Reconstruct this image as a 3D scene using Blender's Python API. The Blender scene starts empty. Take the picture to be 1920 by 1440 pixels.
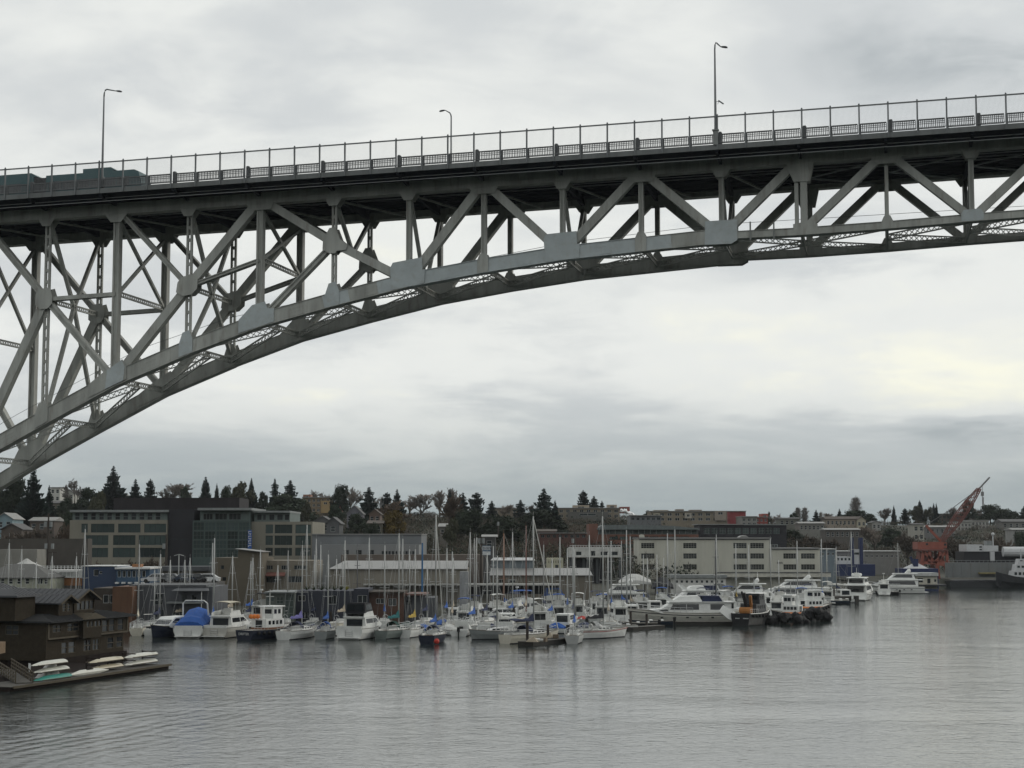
import bpy, bmesh, math, random
from mathutils import Vector, Matrix, noise
R = math.radians
sc = bpy.context.scene
COL = sc.collection
rnd = random.Random(7)

# ------------------------------------------------------------------ camera
F_PX, HORIZON, CAM_H = 3200.0, 1015.0, 12.0          # focal length in photo pixels, horizon row, eye height
PITCH = math.atan((HORIZON - 720) / F_PX)
cam_d = bpy.data.cameras.new('camera')
cam_d.sensor_fit = 'HORIZONTAL'; cam_d.sensor_width = 36.0
cam_d.lens = F_PX / 1920 * 36.0
cam_d.clip_start = 1.0; cam_d.clip_end = 9000
cam = bpy.data.objects.new('camera', cam_d); COL.objects.link(cam)
cam.location = (0, 0, CAM_H); cam.rotation_euler = (R(90) + PITCH, 0, 0)
sc.camera = cam

# ------------------------------------------------------------------ sun, sky, exposure
SUN_AZ, SUN_EL = R(62), R(22)                        # off to the right of the view, behind the cloud
sun_d = bpy.data.lights.new('sun', 'SUN'); sun_d.energy = 0.6; sun_d.angle = R(30); sun_d.color = (1.0, .95, .86)
sun = bpy.data.objects.new('sun', sun_d); COL.objects.link(sun)
sun_dir = Vector((math.sin(SUN_AZ) * math.cos(SUN_EL), math.cos(SUN_AZ) * math.cos(SUN_EL), math.sin(SUN_EL)))
sun.rotation_euler = sun_dir.to_track_quat('Z', 'Y').to_euler()
sc.view_settings.view_transform = 'Standard'; sc.view_settings.look = 'None'
sc.view_settings.exposure = 0.58; sc.view_settings.gamma = 1.0; sc.view_settings.use_curve_mapping = False
sc.cycles.use_denoising = True
sc.cycles.max_bounces = 6; sc.cycles.diffuse_bounces = 3; sc.cycles.glossy_bounces = 3
sc.cycles.transmission_bounces = 2; sc.cycles.transparent_max_bounces = 6; sc.cycles.volume_bounces = 0
sc.cycles.caustics_reflective = False; sc.cycles.caustics_refractive = False
sc.cycles.sample_clamp_indirect = 4.0

world = bpy.data.worlds.new('World'); sc.world = world; world.use_nodes = True
def build_world():
    nt = world.node_tree; N = nt.nodes; Lk = nt.links
    for n in list(N): N.remove(n)
    def add(t, **kw):
        n = N.new(t)
        for k, v in kw.items(): setattr(n, k, v)
        return n
    def m(op, a, b=None, c=None, clamp=False):
        n = add('ShaderNodeMath', operation=op, use_clamp=clamp)
        for i, x in enumerate((a, b, c)):
            if x is None: continue
            if isinstance(x, (int, float)): n.inputs[i].default_value = x
            else: Lk.new(x, n.inputs[i])
        return n.outputs[0]
    out = add('ShaderNodeOutputWorld'); bg = add('ShaderNodeBackground')
    Lk.new(bg.outputs[0], out.inputs[0])
    sky = add('ShaderNodeTexSky', sky_type='NISHITA'); sky.sun_disc = False
    sky.sun_elevation = SUN_EL; sky.sun_rotation = SUN_AZ
    tc = add('ShaderNodeTexCoord'); nrm = add('ShaderNodeVectorMath', operation='NORMALIZE')
    Lk.new(tc.outputs['Generated'], nrm.inputs[0])
    sep = add('ShaderNodeSeparateXYZ'); Lk.new(nrm.outputs[0], sep.inputs[0])
    x, y, z = sep.outputs
    el = m('MAXIMUM', z, 0.0)
    den = m('ADD', el, 0.17)
    cmb = add('ShaderNodeCombineXYZ'); Lk.new(m('DIVIDE', x, den), cmb.inputs[0]); Lk.new(m('DIVIDE', y, den), cmb.inputs[1])
    def nz(scale, det, rough, dist, off):
        mp = add('ShaderNodeMapping'); mp.inputs['Location'].default_value = off
        mp.inputs['Scale'].default_value = (.9, .9, 1); mp.inputs['Rotation'].default_value = (0, 0, R(14))
        Lk.new(cmb.outputs[0], mp.inputs[0])
        n = add('ShaderNodeTexNoise'); n.inputs['Scale'].default_value = scale; n.inputs['Detail'].default_value = det
        n.inputs['Roughness'].default_value = rough; n.inputs['Distortion'].default_value = dist
        Lk.new(mp.outputs[0], n.inputs['Vector']); return n.outputs['Fac']
    big = nz(1.7, 5, .55, .35, (2.7, 5.1, 0)); fine = nz(5.5, 6, .6, .5, (8.3, 1.7, 3))
    warp = m('ADD', m('MULTIPLY', big, .72), m('MULTIPLY', fine, .28))
    # cloud banks in view: (azimuth, elevation, width, height, amount), edges broken up by the noise
    az = m('ARCTAN2', x, y)
    wob = m('MULTIPLY', m('SUBTRACT', fine, .5), .16); wob2 = m('MULTIPLY', m('SUBTRACT', big, .5), .06)
    tot = None
    for a0, e0, wa, we, amt in CLOUDS:
        da = m('DIVIDE', m('SUBTRACT', m('ADD', az, wob), R(a0)), R(wa))
        de = m('DIVIDE', m('SUBTRACT', m('ADD', el, wob2), math.sin(R(e0))), R(we))
        g = m('EXPONENT', m('MULTIPLY', m('ADD', m('MULTIPLY', da, da), m('MULTIPLY', de, de)), -1.0))
        g = m('MULTIPLY', g, amt)
        tot = g if tot is None else m('ADD', tot, g)
    val = m('ADD', m('ADD', m('MULTIPLY', m('SUBTRACT', warp, .5), 1.15), .5), tot)
    ramp = add('ShaderNodeValToRGB'); Lk.new(val, ramp.inputs[0])
    cr = ramp.color_ramp; cr.interpolation = 'EASE'
    cr.elements[0].position = .12; cr.elements[0].color = (.275, .300, .315, 1)
    cr.elements[1].position = .90; cr.elements[1].color = (.70, .69, .575, 1)
    e = cr.elements.new(.38); e.color = (.445, .463, .468, 1)
    e = cr.elements.new(.62); e.color = (.575, .586, .568, 1)
    # light of the veiled sun
    dt = add('ShaderNodeVectorMath', operation='DOT_PRODUCT'); Lk.new(nrm.outputs[0], dt.inputs[0]); dt.inputs[1].default_value = sun_dir
    gl = m('POWER', m('MAXIMUM', dt.outputs['Value'], 0.0), 22.0)
    gm = add('ShaderNodeMix', data_type='RGBA', blend_type='ADD'); Lk.new(m('MULTIPLY', gl, m('ADD', warp, .05)), gm.inputs[0])
    Lk.new(ramp.outputs[0], gm.inputs[6]); gm.inputs[7].default_value = (.26, .24, .16, 1)
    # thicker, bluer air towards the horizon
    hz = add('ShaderNodeMapRange'); hz.interpolation_type = 'SMOOTHSTEP'
    hz.inputs['From Min'].default_value = 0.0; hz.inputs['From Max'].default_value = .105
    hz.inputs['To Min'].default_value = .97; hz.inputs['To Max'].default_value = 0.0
    Lk.new(m('ADD', el, m('MULTIPLY', wob2, .5)), hz.inputs['Value'])
    mx = add('ShaderNodeMix', data_type='RGBA'); Lk.new(hz.outputs[0], mx.inputs[0]); Lk.new(gm.outputs[2], mx.inputs[6])
    mx.inputs[7].default_value = (.205, .242, .256, 1)
    # thin gaps let a little of the clear sky through
    sk = add('ShaderNodeMix', data_type='RGBA'); sk.inputs[0].default_value = .03
    skm = add('ShaderNodeMix', data_type='RGBA', blend_type='MULTIPLY'); skm.inputs[0].default_value = 1; Lk.new(sky.outputs[0], skm.inputs[6]); skm.inputs[7].default_value = (.05, .05, .05, 1)
    Lk.new(mx.outputs[2], sk.inputs[6]); Lk.new(skm.outputs[2], sk.inputs[7])
    # overcast raised slightly away from the sun to lift camera-facing surfaces
    back_gain = add('ShaderNodeMapRange'); back_gain.inputs['From Min'].default_value = -1; back_gain.inputs['From Max'].default_value = .85
    back_gain.inputs['To Min'].default_value = 1.02; back_gain.inputs['To Max'].default_value = 1.0; Lk.new(dt.outputs['Value'], back_gain.inputs['Value'])
    Lk.new(sk.outputs[2], bg.inputs['Color']); Lk.new(back_gain.outputs[0], bg.inputs['Strength'])
CLOUDS = [(13, 15.5, 7, 1.8, -.24), (-2, 14.5, 9, 2.0, .10), (16.0, 7.0, 6.0, 2.8, .20), (6, 6.5, 8, 1.8, .15), (14.5, 3.6, 5, .8, -.30), (-13, 13.5, 7, 2.5, -.06),
          (2, 5.0, 9, 1.2, .08), (6, 17.0, 5, 1.2, .14), (-5, 9.5, 8, 2.0, .06), (9, 9.0, 4, .7, -.12)]
build_world()
world.cycles.sampling_method = 'MANUAL'; world.cycles.sample_map_resolution = 256

# ------------------------------------------------------------------ pixel to world
cP, sP = math.cos(PITCH), math.sin(PITCH)
def ray(u, v):
    a = (u - 960) / F_PX; b = (720 - v) / F_PX
    return Vector((a, cP - b * sP, sP + b * cP))
def at(u, v, Y):
    r = ray(u, v); l = Y / r.y
    return Vector((r.x * l, Y, CAM_H + r.z * l))
def zat(v, Y): return at(960, v, Y).z
def xat(u, Y, v=1015): return at(u, v, Y).x
def gnd(u, v, z=0.0):
    r = ray(u, v); l = (z - CAM_H) / r.z
    return Vector((r.x * l, r.y * l, z))

# ------------------------------------------------------------------ mesh helpers
class MB:
    def __init__(s): s.v = []; s.f = []; s.m = []
    def add(s, vs, fs, m=0):
        o = len(s.v); s.v.extend([tuple(p) for p in vs])
        for f in fs: s.f.append(tuple(i + o for i in f)); s.m.append(m)
        return s
    def box(s, x0, x1, y0, y1, z0, z1, m=0):
        return s.add([(x0,y0,z0),(x1,y0,z0),(x1,y1,z0),(x0,y1,z0),(x0,y0,z1),(x1,y0,z1),(x1,y1,z1),(x0,y1,z1)],
                     [(0,3,2,1),(4,5,6,7),(0,1,5,4),(1,2,6,5),(2,3,7,6),(3,0,4,7)], m)
    def cbox(s, c, d, m=0):
        return s.box(c[0]-d[0]/2, c[0]+d[0]/2, c[1]-d[1]/2, c[1]+d[1]/2, c[2]-d[2]/2, c[2]+d[2]/2, m)
    def beam(s, p, q, w, h, side=(0,1,0), m=0, ext=0.0):
        p = Vector(p); q = Vector(q); d = (q - p).normalized(); p = p - d*ext; q = q + d*ext
        sd = Vector(side); sd = (sd - d*sd.dot(d))
        if sd.length < 1e-6: sd = Vector((1,0,0)) - d*d.x
        sd.normalize(); up = d.cross(sd)
        vs = []
        for c in (p, q):
            for a, b in ((-1,-1),(1,-1),(1,1),(-1,1)): vs.append(c + up*(a*w/2) + sd*(b*h/2))
        return s.add(vs, [(0,1,2,3),(7,6,5,4),(0,4,5,1),(1,5,6,2),(2,6,7,3),(3,7,4,0)], m)
    def prism(s, poly, y0, y1, m=0):
        n = len(poly); vs = [(p[0], y0, p[1]) for p in poly] + [(p[0], y1, p[1]) for p in poly]
        fs = [tuple(range(n)), tuple(range(2*n-1, n-1, -1))] + [((i+1) % n, i, i+n, (i+1) % n + n) for i in range(n)]
        return s.add(vs, fs, m)
    def prismx(s, poly, x0, x1, m=0):
        n = len(poly); vs = [(x0, p[0], p[1]) for p in poly] + [(x1, p[0], p[1]) for p in poly]
        fs = [tuple(range(n-1, -1, -1)), tuple(range(n, 2*n))] + [(i, (i+1) % n, (i+1) % n + n, i+n) for i in range(n)]
        return s.add(vs, fs, m)
    def prismz(s, poly, z0, z1, m=0):
        n = len(poly); vs = [(p[0], p[1], z0) for p in poly] + [(p[0], p[1], z1) for p in poly]
        fs = [tuple(range(n-1, -1, -1)), tuple(range(n, 2*n))] + [(i, (i+1) % n, (i+1) % n + n, i+n) for i in range(n)]
        return s.add(vs, fs, m)
    def tube(s, pts, r, n=6, m=0, cap=True):
        pts = [Vector(p) for p in pts]; k = len(pts); vs = []
        rs = r if isinstance(r, (list, tuple)) else [r]*k
        for i, p in enumerate(pts):
            d = (pts[min(i+1, k-1)] - pts[max(i-1, 0)]).normalized()
            a = Vector((0,0,1)) if abs(d.z) < .9 else Vector((1,0,0))
            u = d.cross(a).normalized(); w = d.cross(u)
            for j in range(n):
                t = 2*math.pi*j/n; vs.append(p + (u*math.cos(t) + w*math.sin(t))*rs[i])
        fs = [(i*n+j, i*n+(j+1) % n, (i+1)*n+(j+1) % n, (i+1)*n+j) for i in range(k-1) for j in range(n)]
        if cap: fs += [tuple(range(n-1, -1, -1)), tuple(range((k-1)*n, k*n))]
        return s.add(vs, fs, m)
    def loft(s, rings, m=0, closed=True, caps=True):
        n = len(rings[0]); vs = [p for r in rings for p in r]; k = len(rings); e = n if closed else n-1
        fs = [(i*n+j, i*n+(j+1) % n, (i+1)*n+(j+1) % n, (i+1)*n+j) for i in range(k-1) for j in range(e)]
        if caps: fs += [tuple(range(n-1, -1, -1)), tuple(range((k-1)*n, k*n))]
        return s.add(vs, fs, m)
    def ball(s, c, r, m=0, n=8, k=6, sz=1.0):
        rings = []
        for i in range(k+1):
            ph = math.pi*i/k; rr = max(r*math.sin(ph), 1e-3)
            rings.append([(c[0]+rr*math.cos(2*math.pi*j/n), c[1]+rr*math.sin(2*math.pi*j/n), c[2]-r*sz*math.cos(ph)) for j in range(n)])
        return s.loft(rings, m)
    def mesh(s, name, mats, smooth=False):
        me = bpy.data.meshes.new(name); me.from_pydata(s.v, [], s.f)
        for mt in (mats if isinstance(mats, (list, tuple)) else [mats]): me.materials.append(mt)
        if any(s.m): me.polygons.foreach_set('material_index', s.m)
        if smooth: me.polygons.foreach_set('use_smooth', [True]*len(s.f))
        bm = bmesh.new(); bm.from_mesh(me); bmesh.ops.recalc_face_normals(bm, faces=bm.faces); bm.to_mesh(me); bm.free()
        me.update(); return me
    def build(s, name, mats, parent=None, smooth=False):
        return obj(name, s.mesh(name, mats, smooth), parent)
def obj(name, me, parent=None, loc=None, rot=None, scale=None):
    o = bpy.data.objects.new(name, me); COL.objects.link(o)
    if parent is not None: o.parent = parent
    if loc is not None: o.location = loc
    if rot is not None: o.rotation_euler = rot
    if scale is not None: o.scale = scale
    return o
def tag(o, label, cat, group=None, kind=None):
    if label: o['label'] = label
    if cat: o['category'] = cat
    if group: o['group'] = group
    if kind: o['kind'] = kind
    return o
def thing(name, label, cat, loc=(0,0,0), rz=0.0, group=None):
    return tag(obj(name, None, None, loc, (0,0,rz)), label, cat, group)

# ------------------------------------------------------------------ materials
MATS = {}
def mat(name, c, rough=.65, metal=0.0, var=.18, scale=1.5, stain=None, stain_amt=.35, bump=0.0, bscale=8.0, vert=False, spec=.4, rand=0.0):
    if name in MATS: return MATS[name]
    M = bpy.data.materials.new(name); M.use_nodes = True; nt = M.node_tree; N = nt.nodes; Lk = nt.links
    b = N['Principled BSDF']; b.inputs['Roughness'].default_value = rough; b.inputs['Metallic'].default_value = metal
    b.inputs['Specular IOR Level'].default_value = spec
    tc = N.new('ShaderNodeTexCoord'); mp = N.new('ShaderNodeMapping'); Lk.new(tc.outputs['Object'], mp.inputs[0])
    if vert: mp.inputs['Scale'].default_value = (1, 1, .18)
    n1 = N.new('ShaderNodeTexNoise'); n1.inputs['Scale'].default_value = scale; n1.inputs['Detail'].default_value = 5; n1.inputs['Roughness'].default_value = .6
    Lk.new(mp.outputs[0], n1.inputs['Vector'])
    r1 = N.new('ShaderNodeMapRange'); r1.inputs['From Min'].default_value = .3; r1.inputs['From Max'].default_value = .7
    r1.inputs['To Min'].default_value = 1 - var; r1.inputs['To Max'].default_value = 1 + var; Lk.new(n1.outputs['Fac'], r1.inputs['Value'])
    src = r1.outputs[0]
    if rand:
        oi = N.new('ShaderNodeObjectInfo'); r2 = N.new('ShaderNodeMapRange'); r2.inputs['To Min'].default_value = 1-rand; r2.inputs['To Max'].default_value = 1+rand
        Lk.new(oi.outputs['Random'], r2.inputs['Value']); mm = N.new('ShaderNodeMath'); mm.operation = 'MULTIPLY'
        Lk.new(src, mm.inputs[0]); Lk.new(r2.outputs[0], mm.inputs[1]); src = mm.outputs[0]
    vm = N.new('ShaderNodeVectorMath'); vm.operation = 'SCALE'; vm.inputs[0].default_value = c[:3]; Lk.new(src, vm.inputs['Scale'])
    col = vm.outputs[0]
    if stain:
        n2 = N.new('ShaderNodeTexNoise'); n2.inputs['Scale'].default_value = scale*2.3; n2.inputs['Detail'].default_value = 6; n2.inputs['Roughness'].default_value = .7
        mp2 = N.new('ShaderNodeMapping'); mp2.inputs['Location'].default_value = (13.1, 4.7, 8.3)
        if vert: mp2.inputs['Scale'].default_value = (1, 1, .18)
        Lk.new(tc.outputs['Object'], mp2.inputs[0]); Lk.new(mp2.outputs[0], n2.inputs['Vector'])
        r3 = N.new('ShaderNodeMapRange'); r3.inputs['From Min'].default_value = .52; r3.inputs['From Max'].default_value = .78
        r3.inputs['To Min'].default_value = 0; r3.inputs['To Max'].default_value = stain_amt; Lk.new(n2.outputs['Fac'], r3.inputs['Value'])
        mx = N.new('ShaderNodeMix'); mx.data_type = 'RGBA'; Lk.new(r3.outputs[0], mx.inputs[0]); Lk.new(col, mx.inputs[6]); mx.inputs[7].default_value = (*stain, 1)
        col = mx.outputs[2]
    Lk.new(col, b.inputs['Base Color'])
    if bump:
        n3 = N.new('ShaderNodeTexNoise'); n3.inputs['Scale'].default_value = bscale; n3.inputs['Detail'].default_value = 4; Lk.new(mp.outputs[0], n3.inputs['Vector'])
        bp = N.new('ShaderNodeBump'); bp.inputs['Strength'].default_value = bump; bp.inputs['Distance'].default_value = .1
        Lk.new(n3.outputs['Fac'], bp.inputs['Height']); Lk.new(bp.outputs[0], b.inputs['Normal'])
    MATS[name] = M; return M
def glass(name, c=(.03,.04,.045), rough=.08):
    if name in MATS: return MATS[name]
    M = bpy.data.materials.new(name); M.use_nodes = True; b = M.node_tree.nodes['Principled BSDF']
    N = M.node_tree.nodes; Lk = M.node_tree.links
    oi = N.new('ShaderNodeObjectInfo'); r2 = N.new('ShaderNodeMapRange'); r2.inputs['To Min'].default_value = .45; r2.inputs['To Max'].default_value = 1.5
    Lk.new(oi.outputs['Random'], r2.inputs['Value']); vm = N.new('ShaderNodeVectorMath'); vm.operation = 'SCALE'; vm.inputs[0].default_value = c; Lk.new(r2.outputs[0], vm.inputs['Scale'])
    Lk.new(vm.outputs[0], b.inputs['Base Color']); b.inputs['Roughness'].default_value = rough; b.inputs['Specular IOR Level'].default_value = .55
    MATS[name] = M; return M
def emit(name, c, s):
    if name in MATS: return MATS[name]
    M = bpy.data.materials.new(name); M.use_nodes = True; b = M.node_tree.nodes['Principled BSDF']
    b.inputs['Base Color'].default_value = (*c, 1); b.inputs['Emission Color'].default_value = (*c, 1); b.inputs['Emission Strength'].default_value = s
    MATS[name] = M; return M
# ------------------------------------------------------------------ water
def make_water():
    M = bpy.data.materials.new('lake_water'); M.use_nodes = True; nt = M.node_tree; N = nt.nodes; Lk = nt.links
    b = N['Principled BSDF']; b.inputs['Base Color'].default_value = (.024, .032, .030, 1); b.inputs['Roughness'].default_value = .06
    b.inputs['IOR'].default_value = 1.5; b.inputs['Specular IOR Level'].default_value = .5; b.inputs['Specular Tint'].default_value = (.93, 1.0, .975, 1)
    tc = N.new('ShaderNodeTexCoord')
    def nz(sx, sy, det, rough, dist=0.0, rz=0.0):
        mp = N.new('ShaderNodeMapping'); mp.inputs['Scale'].default_value = (sx, sy, 1); mp.inputs['Rotation'].default_value = (0, 0, rz); Lk.new(tc.outputs['Object'], mp.inputs[0])
        n = N.new('ShaderNodeTexNoise'); n.inputs['Scale'].default_value = 1; n.inputs['Detail'].default_value = det; n.inputs['Roughness'].default_value = rough
        n.inputs['Distortion'].default_value = dist; Lk.new(mp.outputs[0], n.inputs['Vector']); return n.outputs['Fac']
    def math_(op, a, c):
        n = N.new('ShaderNodeMath'); n.operation = op
        for i, x in enumerate((a, c)):
            if isinstance(x, (int, float)): n.inputs[i].default_value = x
            else: Lk.new(x, n.inputs[i])
        return n.outputs[0]
    fine = nz(1.6, 1.8, 4, .6, .3, R(8)); mid = nz(.40, .46, 3, .55, .5, R(-10)); patch = nz(.014, .020, 3, .55, .8, R(6)); swell = nz(.09, .11, 2, .5, .4, R(20))
    pr = N.new('ShaderNodeMapRange'); pr.inputs['From Min'].default_value = .38; pr.inputs['From Max'].default_value = .66
    pr.inputs['To Min'].default_value = .62; pr.inputs['To Max'].default_value = 1.25; Lk.new(patch, pr.inputs['Value'])
    h = math_('ADD', math_('MULTIPLY', fine, .034), math_('ADD', math_('MULTIPLY', mid, .058), math_('MULTIPLY', swell, .06)))
    h = math_('MULTIPLY', h, pr.outputs[0])
    # old wake rolling in from the lower left
    sx = N.new('ShaderNodeSeparateXYZ'); Lk.new(tc.outputs['Object'], sx.inputs[0]); X, Yc = sx.outputs[0], sx.outputs[1]
    q = math_('ADD', math_('ADD', math_('MULTIPLY', X, .957), math_('MULTIPLY', Yc, -.29)), .957*26 + .29*100)
    al = math_('ADD', math_('MULTIPLY', X, .29), math_('MULTIPLY', Yc, .957)); q = math_('ADD', q, math_('ADD', math_('MULTIPLY', mid, .9), math_('MULTIPLY', swell, 2.4)))
    g = math_('POWER', 2.718, math_('MULTIPLY', math_('MULTIPLY', math_('DIVIDE', q, 7.0), math_('DIVIDE', q, 7.0)), -1.0))
    g2 = math_('POWER', 2.718, math_('MULTIPLY', math_('MULTIPLY', math_('DIVIDE', math_('SUBTRACT', al, 92.0), 24.0), math_('DIVIDE', math_('SUBTRACT', al, 92.0), 24.0)), -1.0))
    wk = math_('MULTIPLY', math_('MULTIPLY', math_('SINE', math_('MULTIPLY', q, 4.4), 0.0), math_('MULTIPLY', math_('MULTIPLY', g, g2), math_('MULTIPLY', patch, 2.0))), .008)
    h = math_('ADD', h, wk)
    bp = N.new('ShaderNodeBump'); bp.inputs['Strength'].default_value = 1.0; bp.inputs['Distance'].default_value = 1.0
    Lk.new(h, bp.inputs['Height']); Lk.new(bp.outputs[0], b.inputs['Normal'])
    mb = MB(); mb.add([(-1290,-690,0),(1390,-690,0),(1390,1240,0),(-1290,1240,0)], [(0,1,2,3)])
    w = mb.build('lake_water', M); tag(w, None, None, None, 'structure')
make_water()

# ------------------------------------------------------------------ the bridge; local axes: x along the deck, y across it, z up
TH = math.atan(700 * cP / F_PX); D, W, O = 158.9, 11.9, 4.5
tn = Vector((math.sin(TH), math.cos(TH), 0)); tt = Vector((math.cos(TH), -math.sin(TH), 0))
def hit(u, v, d):                                  # photo pixel -> (along, height) on the vertical plane d metres off
    r = ray(u, v); l = d / (r.x*tn.x + r.y*tn.y)
    return l*(r.x*tt.x + r.y*tt.y), CAM_H + l*r.z
paint = mat('bridge_paint', (.365, .375, .350), .62, 0, .24, .8, (.12, .08, .05), .65, .15, 6, vert=True)
paintp = mat('bridge_fresh_paint', (.42, .465, .475), .55, 0, .10, .8, (.30, .27, .22), .5)
paintd = mat('bridge_deck_steel', (.022, .027, .038), .8, 0, .2, .5, spec=.08)  # near-black navy base puts the underside's shade into the colour
concm = mat('bridge_concrete', (.23, .24, .235), .85, 0, .2, 1.2, (.08, .08, .075), .5, vert=True)
railm = mat('bridge_rail', (.15, .16, .165), .5, .2, .1, 2)
fencem = mat('bridge_fence_wire', (.22, .235, .24), .5, .3, .05, 2)
pipem = mat('bridge_conduit', (.34, .36, .37), .4, .2, .1, 2)
asph = mat('bridge_asphalt', (.05, .05, .052), .9)
bridge = thing('steel_truss_bridge', 'long grey steel truss bridge with curved lower chord crossing the upper picture', 'bridge', (0,0,0), -TH)
I = list(range(-3, 15))
Sm = dict(zip(range(13), (-83.27,-75.6,-67.79,-60.23,-52.54,-44.88,-37.37,-29.63,-22.04,-14.44,-7.04,0.75,8.30)))
for i in (-1,-2,-3): Sm[i] = Sm[i+1] - 7.65
for i in (13,14): Sm[i] = Sm[i-1] + 7.6
Zlm = dict(zip(range(13), (24.4,28.2,31.2,33.76,35.62,37.30,38.44,39.40,39.95,40.50,40.62,40.90,41.29)))
Zlm.update({-1: 20.5, -2: 16.2, -3: 11.4, 13: 41.6, 14: 41.9})
def ztop(s): return 47.266 + .03117*s + 2.976e-5*s*s         # lower edge of the top chord
def zdeck(s): return 46.65 + .0225*(s + 85.2)
def T(i): return (Sm[i], ztop(Sm[i]) + .55)
def Lo(i): return (Sm[i], Zlm[i])
Mz = {0: hit(88,562,D), 2: hit(352,538,D), 4: hit(628,457,D)}
def Mn(i): return (Sm[i], Mz[i][1])
SL, SR = Sm[-3], Sm[14]
def v3(p, d): return (p[0], d, p[1])
def lattice(mb, p, q, side, w, t, pitch=.55, bar=.07, ch=.12):
    p = Vector(p); q = Vector(q); d = (q-p); Ln = d.length; d.normalize()
    sd = Vector(side); sd = (sd - d*sd.dot(d)).normalized(); up = d.cross(sd)
    for a in (-1, 1): mb.beam(p + up*(a*(w/2-ch/2)), q + up*(a*(w/2-ch/2)), ch, t, sd)
    n = max(2, int(Ln/pitch)); 
    for k in range(n):
        a0 = p + d*(Ln*k/n); a1 = p + d*(Ln*(k+1)/n); o = up*(w/2-ch*.6)
        mb.beam(a0-o, a1+o, bar, t*.45, sd); mb.beam(a0+o, a1-o, bar, t*.36, sd)
def battened(mb, p, q, w, h, gap=.16):
    p = Vector(p); q = Vector(q); d = (q-p); Ln = d.length; d.normalize(); sd = Vector((0,1,0)); up = d.cross(sd)
    o = up*((w+gap)/4); ww = (w-gap)/2
    for a in (-1, 1): mb.beam(p + o*a, q + o*a, ww, h, sd)
    n = max(2, int(Ln/1.15))
    for k in range(n+1):
        c = p + d*(Ln*k/n)
        mb.beam(c - d*.16, c + d*.16, gap*1.4, h*.9, sd)
def plate(poly, d, m, name='gusset_plate', t=.03):
    mb = MB(); mb.prism(poly, d - t/2, d + t/2); return mb.build(name, m, bridge)
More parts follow.
